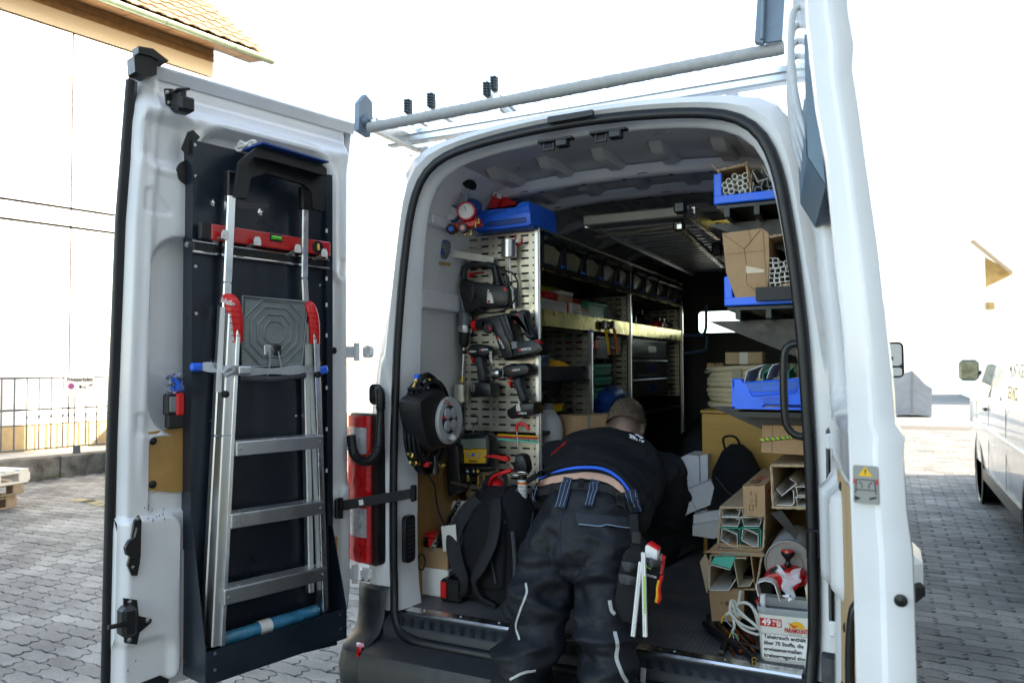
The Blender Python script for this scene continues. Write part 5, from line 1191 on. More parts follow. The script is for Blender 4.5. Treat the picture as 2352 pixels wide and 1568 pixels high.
for i in range(6): MB().bar(P(*CA(552,330 + i * 18),Y=YT - .001),P(*CA(588,335 + i * 18),Y=YT - .001),.004,.003).build('vent_slot','black',dh)
# cordless rotary hammer
ch = thing('cordless_hammer','black and red cordless rotary hammer hanging level in the middle of the panel','power tool',P(*CA(560,720),Y=YT))
slab(pt(CA,[(365,568),(420,548),(500,532),(560,522),(588,548),(618,650),(655,785),(620,830),(640,925),(548,950),(505,870),(470,760),(440,700),(385,685)]),YT - .01,.09,5,sm=2).build('housing','black_plastic',ch,sm=50)
slab(pt(CA,[(500,560),(545,545),(640,770),(600,800),(555,730)]),YT - .016,.02,3).build('side_rib','grey_plastic',ch,sm=50)
slab(pt(CA,[(580,525),(640,512),(728,490),(755,515),(762,590),(800,680),(830,745),(790,768),(745,745),(705,650),(668,575),(590,570)]),YT - .0,.05,6,sm=3).build('handle','grey_plastic',ch,sm=50)
slab(pt(CA,[(628,800),(680,780),(815,762),(890,800),(918,860),(870,902),(720,925),(560,962),(540,940),(625,905)]),YT - .03,.1,5).build('battery','black_plastic',ch,sm=40)
slab(pt(CA,[(830,765),(888,790),(895,808),(862,800)]),YT - .034,.03,2).build('battery_release','red_plastic',ch); slab(pt(CA,[(615,785),(672,780),(675,850),(620,855)]),YT - .036,.03,2).build('battery_clip','mid_grey',ch)
for i in range(5): MB().bar(P(*CA(535 + i * 17,880 - i * 3),Y=YT - .014),P(*CA(550 + i * 17,910 - i * 3),Y=YT - .014),.003,.004).build('vent_slot','grey_plastic',ch)
cc = [P(*CA(x,y),Y=YT + .03) for x,y in ((258,640),(272,638),(312,632),(314,632),(375,622))]
MB().tube(cc[:2],[.018,.022],14).build('chuck_tip','black_plastic',ch,sm=40); MB().tube(cc[1:3],[.026,.028],16).build('chuck_sleeve','red_plastic',ch,sm=40); MB().tube(cc[3:],[.025,.032],16).build('chuck','black_plastic',ch,sm=40)
MB().lathe([(.027,0),(.027,.012),(.022,.016),(0,.016)],frame(P(*CA(418,660),Y=YT - .01),(1,0,0),z=(0,-1,0)),20).build('dial','black_plastic',ch); MB().bar(P(*CA(415,640),Y=YT - .027),P(*CA(430,680),Y=YT - .027),.004,.008,b=.001).build('dial_mark','red_plastic',ch)
slab(pt(CA,[(640,575),(662,572),(670,600),(658,622),(648,605)]),YT + .01,.03,1).build('trigger','red_plastic',ch); slab(pt(CA,[(662,535),(698,525),(700,538),(668,550)]),YT - .004,.02,1).build('switch','red_plastic',ch)
wlogo(*CA(510,770),YT - .02,.012,ch,-1.05); wlogo(*CA(720,860),YT - .034,.012,ch,.1)
# two drills
d1 = thing('impact_driver','black impact driver hanging below the big hammer, next to the side wall','power tool',P(*CA(320,900),Y=YT))
slab(pt(CA,[(215,832),(300,806),(390,825),(412,870),(405,915),(330,915),(260,930),(215,900)]),YT - .005,.06,5,sm=3).build('housing','black_plastic',d1,sm=50)
slab(pt(CA,[(265,935),(340,918),(360,1000),(385,1145),(305,1152),(290,1030)]),YT,.045,6,sm=2).build('handle','grey_plastic',d1,sm=50)
slab(pt(CA,[(240,1162),(350,1150),(432,1172),(440,1290),(245,1302),(230,1230)]),YT - .03,.09,5).build('battery','black_plastic',d1,sm=40); slab(pt(CA,[(240,1165),(285,1165),(282,1250),(240,1245)]),YT - .034,.02,2).build('belt_clip','steel',d1)
MB().tube([P(*CA(215,870),Y=YT + .025),P(*CA(180,885),Y=YT + .025)],[.014,.008],10).build('nose','black_plastic',d1); slab(pt(CA,[(240,930),(268,926),(270,950),(258,985),(250,960)]),YT + .0,.03,1).build('trigger','red_plastic',d1)
slab(pt(CA,[(305,850),(400,838),(408,900),(330,912)]),YT - .009,.01,3,sm=2).build('motor_cap','grey_plastic',d1,sm=50); wlogo(*CA(350,862),YT - .011,.009,d1,.05); wlogo(*CA(240,878),YT - .007,.009,d1,0,True)
d2 = thing('drill_driver','black cordless drill driver hanging lowest on the panel by the front upright','power tool',P(*CA(650,1060),Y=YT))
slab(pt(CA,[(508,1040),(560,1002),(650,990),(740,984),(790,1025),(775,1090),(690,1108),(605,1132),(560,1110),(515,1092)]),YT - .005,.06,5,sm=3).build('housing','black_plastic',d2,sm=50)
slab(pt(CA,[(618,1148),(692,1112),(715,1200),(762,1325),(690,1342),(655,1240)]),YT,.045,6,sm=2).build('handle','grey_plastic',d2,sm=50)
slab(pt(CA,[(570,1410),(660,1352),(830,1340),(836,1450),(765,1468),(610,1500),(575,1470)]),YT - .03,.09,5).build('battery','black_plastic',d2,sm=40); slab(pt(CA,[(655,1350),(700,1345),(715,1425),(660,1430)]),YT - .034,.02,2).build('belt_clip','steel',d2)
MB().tube([P(*CA(x,y),Y=YT + .025) for x,y in ((372,1103),(430,1098),(442,1095),(455,1090),(500,1075),(520,1070))],[.004,.004,.016,.024,.026,.022],14).build('chuck','steel',d2,sm=40); slab(pt(CA,[(580,1150),(610,1148),(612,1195),(598,1198)]),YT + .0,.03,1).build('trigger','red_plastic',d2); slab(pt(CA,[(588,1122),(622,1112),(622,1126),(592,1135)]),YT - .006,.02,1).build('switch','red_plastic',d2)
for i in range(7): MB().box(P(*CA(545 - abs(i - 3) * 2,1030 + i * 14),Y=YT - .006),(.004,.002,.003)).build('torque_mark','print_white',d2)
wlogo(*CA(640,1050),YT - .008,.009,d2,.1); wlogo(*CA(700,1445),YT - .034,.009,d2,.05)
# upper core bit with long shaft, red hook, wire hooks
cbt = thing('core_drill_bit','steel core drill bit with long shaft hanging at the top of the panel','drill bit',P(*C1(765,580),Y=.54))
MB().pipe(P(*C1(765,530),Y=.54),P(*C1(765,636),Y=.54),.037,.034,24).build('core_bit','steel',cbt,sm=40); MB().tube([P(*C1(768,640),Y=.54),P(*C1(775,760),Y=.54),P(*C1(800,960),Y=.54)],.0075,10).build('shaft','steel',cbt)
rh = MB().tube(arc([P(*C1(x,y),Y=.56) for x,y in ((806,495),(806,540),(820,560),(842,545),(848,515))],6),.0045,8).build('red_hook','red_plastic',sm=60); tag(rh,'red coated hook at the top right of the perforated panel','hook')
for k,(pts_,lb) in enumerate((([(520,572),(560,575),(590,578),(590,560)],'wire hook near the top of the perforated panel left of the core bit'),([(335,920),(330,950),(430,945),(540,945)],'long wire peg between the drills on the panel'))):
 f = C1 if k == 0 else CA; tag(MB().tube(arc([P(*f(*p),Y=.57) for p in pts_],5),.003,6).build('wire_hook','chrome',sm=60),lb,'hook')
zt_ = thing('zip_tie_bundle','small clump of pale cable ties hanging beside the upper drill','cable ties',P(*CA(430,930),Y=.5))
for k in range(9): MB().tube([P(*CA(430 + random.uniform(-18,18),900 + random.uniform(-40,80)),Y=.5),P(*CA(432 + random.uniform(-22,22),940 + random.uniform(-30,60)),Y=.49)],.002,5).build('tie','off_white',zt_)
# digital manifold
dm = thing('digital_manifold','yellow and black digital pressure manifold hanging on the panel','pressure gauge',P(*CB(990,1000),Y=.48)); YM = .46
slab(pt(CB,[(800,850),(840,820),(1120,812),(1180,850),(1195,1000),(1175,1180),(1130,1205),(860,1205),(820,1180),(815,1000)]),YM,.06,4,sm=2).build('housing','black_plastic',dm,sm=50)
slab(pt(CB,[(835,880),(1142,868),(1146,1000),(828,1002)]),YM - .002,.004,1).build('display','lcd',dm); slab(pt(CB,[(826,1004),(1150,1002),(1142,1170),(1120,1180),(850,1180),(840,1160)]),YM - .003,.004,1.5).build('keypad','yellow_plastic',dm)
for (x,y,w_) in ((915,1045,50),(920,1080,50),(932,1112,46),(1058,1045,50),(1055,1080,50),(1045,1112,46),(858,1050,24),(865,1095,24),(1118,1050,24),(1112,1095,24)): slab(pt(CB,[(x - w_ / 2,y - 10),(x + w_ / 2,y - 10),(x + w_ / 2 - 6,y + 10),(x - w_ / 2 + 6,y + 10)]),YM - .006,.004,.5).build('key','grey_paint',dm)
MB().lathe([(.0085,0),(.0085,.003),(0,.004)],frame(P(*CB(988,1073),Y=YM - .004),(1,0,0),z=(0,-1,0)),18).build('round_key','blue_plastic',dm)
text('lettering','Fieldpiece',.012,frame(P(*CB(985,1147),Y=YM - .0045),(1,0,0),y=(0,0,1)),'print_black',dm,bold=.0003)
MB().tube([P(*CB(740,1245),Y=YM + .02),P(*CB(790,1240),Y=YM + .02),P(*CB(830,1240),Y=YM + .02),P(*CB(1160,1235),Y=YM + .02),P(*CB(1250,1235),Y=YM + .02)],[.014,.014,.018,.018,.014],12).build('valve_block','black_plastic',dm,sm=40)
for x,m in ((918,'pale_blue'),(988,'chrome'),(1045,'yellow_plastic')): MB().lathe([(.014,0),(.014,.012),(.009,.014),(.008,.008),(0,.008)],frame(P(*CB(x,1275),Y=YM - .005),(1,0,0),z=(0,-1,0)),16).build('valve_knob','black_plastic',dm); MB().lathe([(.007,0),(0,.001)],frame(P(*CB(x,1275),Y=YM - .0185),(1,0,0),z=(0,-1,0)),12).build('knob_cap',m,dm)
for x,y in ((868,1330),(925,1350),(1052,1350),(1122,1330),(1050,1420)): MB().tube([P(*CB(x,y - 30),Y=YM + .02),P(*CB(x,y),Y=YM + .02),P(*CB(x,y + 5),Y=YM + .02),P(*CB(x + 4,y + 50),Y=YM + .02)],[.006,.006,.01,.008],10).build('port','brass',dm,sm=40)
MB().tube(arc([P(*CB(x,y),Y=YM + .03) for x,y in ((993,820),(990,720),(1040,670),(1045,620),(990,572),(940,610))],6),.003,6).build('hanger','chrome',dm,sm=60)
# black instrument case below the reel
slab_o = slab(pt(CB,[(650,1000),(810,960),(830,1250),(840,1500),(720,1568),(660,1540)]),.42,.1,6,sm=2).build('instrument_case','black_plastic',sm=50); tag(slab_o,'black soft instrument case hanging left of the yellow manifold','case')
MB_ = MB().tube([P(*CB(722,1410),Y=.36),P(*CB(1090,1495),Y=.3)],.007,8).build('steel_rod','steel'); tag(MB_,'bare steel rod sticking out above the backpack','rod')
# cable reel on the side wall
XRl = -.70
cr_ = thing('cable_reel','black cable reel with grey socket disc hanging on the side wall','cable reel',P(*CB(650,650),X=XRl))
slab(pt(CB,[(325,430),(400,350),(480,285),(600,262),(680,330),(780,470),(850,640),(862,905),(700,985),(560,1030),(480,1030),(400,860),(345,640)]),X=XRl,th=.1,b=8,sm=2).build('housing','black_plastic',cr_,sm=45)
slab(pt(CB,[(455,350),(520,290),(600,285),(625,320),(560,370),(480,375)]),X=XRl + .002,th=.004,b=1,sm=2).build('grip_opening','black',cr_)
F = frame(P(*CB(677,652),X=XRl),(0,1,0),y=(0,0,1)); R_ = .104
MB(F).lathe([(R_,0),(R_,.01),(R_ * .96,.016),(0,.016)],n=40).build('socket_disc',mat('disc_grey',(.42,.43,.42),.5,nz=.08,nsc=14),cr_,sm=40)
F2 = frame(P(*CB(700,640),X=XRl + .017),(0,1,0),y=(0,0,1)); MB(F2).lathe([(.062,0),(.062,.002),(0,.002)],n=32).build('socket_field','black_plastic',cr_)
for sy in (-1,1):
 for sz in (-1,1): MB(F2 @ M4.Translation((sy * .026,sz * .026,.002))).lathe([(.0245,0),(.0245,.006),(.021,.008),(0,.007)],n=22).build('socket','grey_paint',cr_)
for y_,z_ in ((-.052,.012),(.05,-.016)): MB(F2 @ M4.Translation((y_,z_,.002))).lathe([(.008,0),(.008,.004),(0,.006)],n=12).build('reset_button','red_plastic',cr_)
text('lettering','230V~ 16A\nmax. 3000W',.012,frame(P(*CB(670,430),X=XRl + .0165),(0,1,-.25),y=(0,.25,1)),'print_red',cr_)
MB().tube([P(*CB(700,870),X=XRl + .01),P(*CB(740,860),X=XRl + .05)],[.014,.012],12).build('crank_knob','disc_grey',cr_,sm=40)
# hose coils behind the reel
hc = thing('hose_coil','coil of black refrigerant hoses hanging behind the cable reel','hose',P(*CB(300,600),X=-.8))
cy_,cz_ = P(*CB(330,640),X=-.79).y,P(*CB(330,640),X=-.79).z
for k in range(7):
 rz_ = .19 + .012 * (k % 3) + random.uniform(-.01,.01); ry_ = .10 + .008 * k
 MB().tube([V((-.80 + .018 * (k % 4),cy_ + ry_ * cos(a) + .012 * k,cz_ + rz_ * sin(a) - .02)) for a in [2 * pi * i / 40 for i in range(40)]],.0085,8,closed=True).build('hose_turn','rubber',hc,sm=60)
for (a,b,m) in (((255,250),(300,130),'brass'),((395,130),(480,195),'brass'),((190,1060),(265,1095),'brass'),((215,1165),(330,1185),'brass'),((470,1165),(560,1200),'brass'),((560,1215),(630,1205),'brass')):
 p,q = P(*CB(*a),X=-.76),P(*CB(*b),X=-.76); MB().tube([p,lerp(p,q,.45),lerp(p,q,.5),lerp(p,q,.6),lerp(p,q,.62),q],[.006,.006,.0105,.0105,.008,.009],10).build('fitting',m,hc,sm=30)
MB().box(P(*CB(300,120),X=-.76),(.02,.022,.022),b=.003).build('blue_cap','blue_plastic',hc); MB().box(P(*CB(422,1190),X=-.74),(.02,.022,.022),b=.003).build('red_cap','red_plastic',hc)
for pts_ in (((330,1000),(380,960),(440,990),(400,1060),(350,1080),(380,1140),(470,1100)),((340,1060),(420,1130),(520,1140),(540,1060))): MB().tube(arc([P(*CB(*p),X=-.75) for p in pts_],6),.006,8).build('loose_hose','rubber',hc,sm=60)
pl2 = MB(); pl2.tube([P(*CB(x,y),X=-.74) for x,y in ((515,1080),(520,1150),(522,1220),(522,1300))],[.006,.012,.016,.02],12)
for d in (-18,22): pl2.tube([P(*CB(522 + d,1300),X=-.74),P(*CB(522 + d,1345),X=-.74)],.0025,6)
pl2.build('mains_plug','black_plastic',cr_,sm=50); MB().tube(arc([P(*CB(*p),X=-.8) for p in ((370,1220),(440,1330),(510,1440),(530,1568),(560,1750),(640,1950))],6),.0035,6).build('mains_cord','rubber',cr_,sm=60)
MB().tube([P(*CB(195,270),X=-.8),P(*CB(360,268),X=-.72)],.008,8).build('wall_peg','black_plastic',hc)
# rainbow lanyard
for k,(y0,y1,m,lb) in enumerate(((828,852,'yellow_plastic','yellow'),(838,862,'print_red','pink'),(858,905,'mint','turquoise'))):
 tag(MB().bar(P(*CB(1290,y0 + k * 10),Y=.52),P(*CB(1785,y1 + k * 8),Y=.5),.002,.009).build('elastic_band',m),lb + ' elastic band stretched across the lower perforated panel','band')
# caulking gun
cg = thing('caulking_gun','red and black cartridge gun with red hook hanging on the lower panel','cartridge gun',P(*CB(1550,1180),Y=.42)); YG = .40
MB().tube(arc([P(*CB(x,y),Y=YG) for x,y in ((1522,790),(1520,730),(1560,692),(1620,705),(1675,765))],5),.0075,8).build('hook','red_plastic',cg,sm=60); MB().tube([P(*CB(1522,780),Y=YG),P(*CB(1545,1085),Y=YG)],.004,8).build('piston_rod','steel',cg)
slab(pt(CB,[(1495,1080),(1540,1068),(1600,1075),(1630,1130),(1650,1200),(1640,1290),(1500,1300),(1465,1220),(1440,1180),(1480,1160)]),YG - .02,.05,4,sm=2).build('body','black_plastic',cg,sm=50)
slab(pt(CB,[(1120,1090),(1200,1072),(1385,1095),(1395,1080),(1425,1140),(1395,1160),(1200,1110),(1120,1110)]),YG - .01,.02,2).build('trigger','red_plastic',cg); slab(pt(CB,[(1160,1450),(1190,1350),(1240,1310),(1420,1240),(1455,1290),(1300,1335),(1215,1370),(1180,1460)]),YG - .01,.025,2,sm=2).build('handle','red_plastic',cg,sm=50)
MB().tube([P(*CB(1430 + 120 * (1 + cos(a)),1305 + 22 * sin(a)),Y=YG + .02 * sin(a)) for a in [2 * pi * i / 20 for i in range(20)]],.003,6,closed=True).build('cradle_ring','chrome',cg,sm=60)
ct = [P(*CB(1592,y),Y=YG) for y in (1330,1372,1376,1600)]; MB().tube(ct[:2],.021,16).build('cartridge_top','black_plastic',cg,sm=40); MB().tube(ct[2:],.0215,18).build('cartridge','white',cg,sm=40); MB().tube([P(*CB(1592,y),Y=YG) for y in (1400,1430)],.0219,18,caps=False).build('orange_band','orange',cg,sm=40)
text('lettering','Silikon\nDichtstoff\n310 ml',.016,frame(P(*CB(1590,1510),Y=YG - .0225),(1,0,0),y=(0,0,1)),'print_grey',cg)
tag(MB().lathe([(.05,0),(.06,.02),(.055,.06),(.03,.09),(.0,.1)],M4.Translation(P(*CB(1280,1600),Y=.46)),18).build('red_vacuum_pump','red_plastic'),'red rounded pump housing behind the top of the backpack','pump')
# gauges, blue meter, lath, blue case and red box at the top
mg = thing('gauge_manifold','red and blue analogue gauge manifold hanging in the upper rear corner','pressure gauge',P(*C1(480,400),Y=.36)); YQ = .34
for (x,y,r,m,dy) in ((410,366,.04,'dark_blue',.02),(503,352,.045,'red_plastic',0)):
 F = frame(P(*C1(x,y),Y=YQ + dy),(1,.35,0),y=(0,.05,1)); MB(F).lathe([(r * .9,-.035),(r,-.03),(r,.0),(r * .96,.006),(r * .82,.006),(r * .82,.001),(0,.001)],n=32).build('gauge',m,mg,sm=40); MB(F).lathe([(r * .8,.0015),(r * .8,.002),(0,.002)],n=28).build('dial','white',mg)
 tk = MB(F)
 for i in range(13):
  a = radians(225 - i * 22.5); tk.bar((r * .62 * cos(a),r * .62 * sin(a),.0025),(r * .74 * cos(a),r * .74 * sin(a),.0025),.0014,.0006)
 tk.build('tick','print_black',mg,kind='stuff'); MB(F).bar((0,0,.004),(r * .55 * cos(1.9),r * .55 * sin(1.9),.004),.002,.001).build('needle','print_black',mg)
MB().bar(P(*C1(420,462),Y=YQ + .02),P(*C1(600,420),Y=YQ + .06),.05,.034,b=.006).build('block','red_plastic',mg)
for x,y,m in ((410,462,'blue_plastic'),(482,455,'red_gloss')): F = frame(P(*C1(x,y),Y=YQ - .02),(1,.3,0),y=(0,0,1)); MB(F).lathe([(.02,-.03),(.024,-.02),(.024,.0),(.02,.004),(.012,.004),(0,.004)],n=16).build('valve_wheel','black_plastic',mg,sm=40); MB(F).lathe([(.011,.0045),(.011,.007),(0,.007)],n=14).build('wheel_cap',m,mg)
for x,y in ((447,495),(497,490),(532,487),(560,440),(580,415)): MB().tube([P(*C1(x,y - 18),Y=YQ + .02),P(*C1(x,y),Y=YQ + .02),P(*C1(x,y + 2),Y=YQ + .02),P(*C1(x,y + 14),Y=YQ + .02)],[.005,.005,.009,.008],10).build('port','brass',mg,sm=30)
MB().lathe([(.035,0),(.043,.01),(.043,.04),(.035,.05)],frame(P(*C1(560,340),Y=YQ + .1),(1,0,0),y=(0,0,1)),20).build('rear_gauge','dark_blue',mg,sm=40)
MB().tube(arc([P(*C1(x,y),Y=YQ + .02) for x,y in ((505,292),(505,250),(530,215),(528,185),(505,160))],5),.003,6).build('hanger','chrome',mg,sm=60); MB().tube([P(*C1(475,295),Y=YQ + .02),P(*C1(470,190),Y=YQ + .02)],.003,6).build('hanger','chrome',mg)
MB_ = slab(pt(C1,[(425,130),(470,108),(500,130),(535,175),(525,210),(490,205),(455,165)]),.3,.05,4,sm=2).build('lamp_pod','black_fabric',sm=50); tag(MB_,'black glove stuffed above the gauges in the roof corner','glove')
bc = thing('blue_case','blue plastic case lying on top of the shelving end panel','case',P(*C1(740,400),Y=.5))
slab(pt(C1,[(548,470),(588,345),(700,332),(800,322),(825,296),(850,288),(892,290),(905,430),(870,448),(700,466)]),.5,.3,5,sm=0).build('body','blue_plastic',bc,sm=40)
slab(pt(C1,[(600,450),(640,410),(720,400),(870,385),(872,425),(700,450)]),.497,.01,3).build('embossed_field','dark_blue',bc); slab(pt(C1,[(825,312),(885,300),(893,360),(800,372)]),.497,.01,4).build('side_boss','blue_plastic',bc)
text('lettering','Sortimo',.035,frame(P(*C1(690,358),Y=.4985),(1,0,.12),y=(0,0,1)),'dark_blue',bc)
MB().box(P(*C1(760,465),Y=.56),(.3,.06,.02),b=.004).build('foot_rail','dark_blue',bc)
rbx = thing('red_screw_box','red and white screw box tilted on the blue case','box',P(*C1(690,290),Y=.6)); slab(pt(C1,[(632,335),(672,232),(722,250),(690,330)]),.56,.04,1).build('end_face','red_gloss',rbx); slab(pt(C1,[(722,256),(812,300),(800,315),(690,332)]),.59,.06,1).build('side_face','red_plastic',rbx)
slab(pt(C1,[(672,232),(722,250),(714,278),(663,258)]),.5585,.002,.5).build('white_label','sign_white',rbx); wlogo(*C1(696,256),.556,.012,rbx,-.25,True)
bm = thing('vacuum_meter','blue and grey handheld vacuum meter hanging on the side wall','meter',P(*C1(330,580),Y=.42)); slab(pt(C1,[(278,520),(330,515),(372,530),(372,600),(335,650),(295,655),(278,600)]),.36,.05,3,sm=2).build('case','mid_grey',bm,sm=50); slab(pt(C1,[(330,528),(370,530),(362,615),(318,620)]),.356,.02,2).build('blue_frame','dark_blue',bm); slab(pt(C1,[(338,540),(364,541),(360,580),(334,580)]),.353,.004,1).build('display','lcd',bm)
MB().tube([P(*C1(x,y),Y=.36) for x,y in ((285,662),(310,664),(318,666),(360,672),(402,680))],[.008,.008,.01,.007,.009],10).build('hose_port','brass',bm,sm=30)
lt_ = MB().bar(P(*C1(380,606),Y=.46),P(*C1(672,652),Y=.56),.008,.034,b=.001).build('lath',mat('lath_pale',(.6,.58,.5),.6,nz=.2,nsc=12)); tag(lt_,'pale metal lath lying slanted above the big rotary hammer','lath')
sq = MB().poly3([P(*C1(x,y),Y=.3) for x,y in ((248,420),(290,455),(325,492),(320,500),(280,492),(246,445))],(0,.01,0)).build('blue_strap','dark_blue',sm=0); tag(sq,'blue and orange strap end tucked behind the corner pillar','strap')
# ---------------- on the floor, left
bp_ = thing('backpack','large black backpack standing on the van floor by the shelving','backpack',(-.575,.36,FZ))
def pack(F,prof,m,name,parent):
 R = []
 for z,w_,d_,oy,rr in prof: R.append([F @ V((x,y + oy,z)) for x,y in rrect(w_,d_,min(rr,w_ * .49,d_ * .49),5)])
 b = MB(); b.grid(R,closed=True); n = len(R[0]); b.f.append(list(range(n))[::-1]); b.f.append([(len(R) - 1) * n + i for i in range(n)]); return b.build(name,m,parent,sm=70)
BPF = M4.Translation((-.575,.36,FZ)) @ M4.Rotation(radians(-6),4,'X') @ M4.Rotation(radians(-14),4,'Z')
pack(BPF,[(.0,.30,.2,.0,.05),(.012,.36,.24,0,.08),(.1,.385,.26,0,.1),(.22,.38,.25,0,.1),(.35,.35,.22,.01,.09),(.43,.31,.19,.015,.08),(.48,.25,.15,.02,.07),(.50,.15,.08,.02,.04)],'black_fabric','body',bp_)
fb = lambda x,z,o=0: BPF @ V((x,-interp([(0,.115),(.1,.132),(.22,.126),(.35,.10),(.43,.08),(.48,.055)],z) - o,z))
pack(BPF @ M4.Translation((0,-.118,.06)),[(0,.2,.02,0,.01),(.02,.3,.035,0,.015),(.18,.3,.035,0.0,.015),(.33,.24,.03,.02,.014),(.36,.16,.015,.03,.006)],'grey_plastic' if 0 else 'black_fabric','back_pad',bp_)
for sx in (-1,1):
 pth = arc([fb(sx * .05,.44,.012),fb(sx * .095,.37,.035),fb(sx * .115,.27,.055),fb(sx * .075,.17,.06),fb(sx * .03,.1,.05),fb(sx * .05,.03,.04),fb(sx * .12,.0,.02)],6)
 MB().tube(pth,[.034 - .016 * smooth(.45,.7,i / len(pth)) for i in range(len(pth))],10,flat=.32,up=(0,-1,0)).build('shoulder_strap',mat('strap_fabric',(.016,.017,.02),.8,nz=.2,nsc=40),bp_,sm=60)
 MB().tube(arc([BPF @ V((sx * .17,-.1,.32)),BPF @ V((sx * .19,-.1,.2)),BPF @ V((sx * .185,-.09,.06))],6),.01,8).build('side_piping','grey_fabric',bp_,sm=60)
 MB().tube(arc([fb(sx * .13,.36,.002),fb(sx * .09,.24,.022),fb(sx * .13,.1,.018)],5),.004,6).build('pad_seam','grey_fabric',bp_,sm=60)
MB().tube(arc([fb(-.055,.455,.0),BPF @ V((-.05,-.03,.53)),BPF @ V((.0,.0,.56)),BPF @ V((.06,-.03,.53)),fb(.065,.455,.0)],6),.012,8,flat=.6).build('grab_loop','black_fabric',bp_,sm=60)
MB().tube(arc([fb(-.16,.10,.02),BPF @ V((-.2,-.06,.1)),BPF @ V((-.2,.05,.1))],5),.018,8,flat=.5).build('side_pocket','grey_fabric',bp_,sm=60)
cdp = P(1030,1238,Y=.22); tag(MB().poly3([P(u,v,Y=.24) for u,v in ((1013,1208),(1046,1204),(1050,1262),(1018,1266))],(0,.004,0)).build('card','off_white',sm=0),'blank off-white card stuck in the side pocket of the backpack','card')
wb = [P(u,v,Y=.52) for u,v in ((1040,1150),(1115,1150),(1075,1300),(1000,1290))]
tag(MB().poly3(wb,(0,.012,0)).build('white_board_offcut','white',sm=0),'white painted board leaning behind the large backpack','board')
mt = MB(); a,b = P(1056,1150,X=-.80),P(990,1262,X=-.80); mt.bar(a,b,.004,.03); mo_ = mt.build('perforated_strip','steel'); tag(mo_,'perforated steel strip leaning against the plywood wall lining','steel strip')
hh_ = MB()
for i in range(12): hh_.lathe([(.005,0),(.005,.003),(0,.003)],frame(lerp(a,b,(i + .5) / 12) + V((.003,-.001,0)),(0,1,0),z=(1,-.3,0)),8)
hh_.build('hole','black',mo_,kind='stuff')
def battery(c,rz,label):
 F = M4.Translation(V(c)) @ M4.Rotation(rz,4,'Z'); t = thing('battery_pack',label,'battery',F=F,group='battery packs on the carton')
 MB(F).box((0,0,.022),(.085,.12,.044),b=.008).build('case','black_plastic',t); MB(F).box((0,-.005,.05),(.07,.1,.014),b=.004).build('top','red_plastic',t)
 for sx in (-.03,.03): MB(F).box((sx,-.005,.06),(.012,.09,.008),b=.002).build('rail','red_plastic',t)
 MB(F).box((-.0,-.061,.024),(.03,.006,.036),b=.002).build('release','red_plastic',t)
ctn = P(1000,1365,Z=FZ); CTX,CTY = -.80,.30
ca = P(968,1330,Y=.26); cbx = P(1028,1330,Y=.26)
t = thing('wrapped_carton','small carton half wrapped in white film by the corner pillar','carton',((ca.x + cbx.x) / 2,.32,FZ)); wd = cbx.x - ca.x; zc0 = P(1000,1288,Y=.26).z
MB().box(((ca.x + cbx.x) / 2,.33,(zc0 + .12 + FZ) / 2 + .06 - .06),(wd,.14,zc0 - FZ - .0),b=.004).build('box','cardboard',t)
zz0 = (zc0 + .12 + FZ) / 2 - (zc0 - FZ) / 2; ztop = (zc0 + .12 + FZ) / 2 + (zc0 - FZ) / 2
MB().box(((ca.x + cbx.x) / 2,.33,FZ + .065),(wd + .006,.146,.13),b=.006).build('film_wrap','white',t); MB().box(((ca.x + cbx.x) / 2,.33,FZ + .16),(wd + .002,.142,.07),b=.004).build('upper_half','cardboard',t)
battery(((ca.x + cbx.x) / 2 - .02,.31,max(ztop,FZ + .196)),.15,'red and black battery pack on the wrapped carton, the near one'); battery(((ca.x + cbx.x) / 2 + .05,.40,max(ztop,FZ + .196)),-.1,'red and black battery pack on the wrapped carton, behind the near one')
rc_ = P(1030,1330,Y=.2); t = thing('charger','red and black charger half hidden under the backpack','charger',(rc_.x,.24,FZ)); MB().box((rc_.x,.26,FZ + .05),(.11,.1,.1),b=.012).build('case','black_plastic',t); MB().box((rc_.x - .03,.205,FZ + .055),(.03,.008,.07),b=.003).build('front','red_plastic',t)
kr = MB().tube([P(968 + 8 * cos(a),1290 + 18 * sin(a),Y=.16) for a in [2 * pi * i / 16 for i in range(16)]],.005,6,closed=True).build('rubber_ring','rubber',sm=60); tag(kr,'small black rubber ring hanging by the pillar vent','ring')
# ================================================================== RIGHT SIDE OF THE LOAD SPACE
CR_,CE,CF,CG = crop(1600,380,.21676),crop(1680,1000,.20408),crop(1640,1270,.19768),crop(1620,780,.19139)
YR = .30
def blue_tray(name,label,pl,top,bot,Yf,depth,x1):
 """tray open towards the rear: left cheek, floor and low front lip"""
 a = P(*bot,Y=Yf); h = P(*top,Y=Yf).z - a.z; t = thing(name,label,'tray',a)
 MB().box(((a.x + x1) / 2,Yf + depth / 2,a.z + .004),(x1 - a.x,depth,.008)).build('tray_floor','blue_plastic',t,sm=0)
 MB().box((a.x + .006,Yf + depth / 2,a.z + h / 2),(.012,depth,h),b=.003).build('cheek','blue_plastic',t); MB().box((a.x + .016,Yf - .004,a.z + h / 2),(.032,.012,h),b=.004).build('cheek_rib','blue_plastic',t)
 MB().box(((a.x + x1) / 2,Yf - .006,a.z + .016),(x1 - a.x,.014,.034),b=.004).build('front_lip','blue_plastic',t)
 MB().box(((a.x + x1) / 2,Yf + depth / 2,a.z - .012),(x1 - a.x - .02,depth,.012)).build('support','black_plastic',t,sm=0)
 for k in (.15,.5,.85): MB().box((lerp(a.x,x1,k),Yf + depth / 2,a.z - .035),(.02,depth,.034)).build('support_rib','black_plastic',t,sm=0)
 return t,a,h
t1,A1,h1 = blue_tray('blue_shelf_tray','upper blue shelf tray with white conduits just below the van roof',0,CR_(335,135),CR_(342,462),YR,.85,X0 + .80)
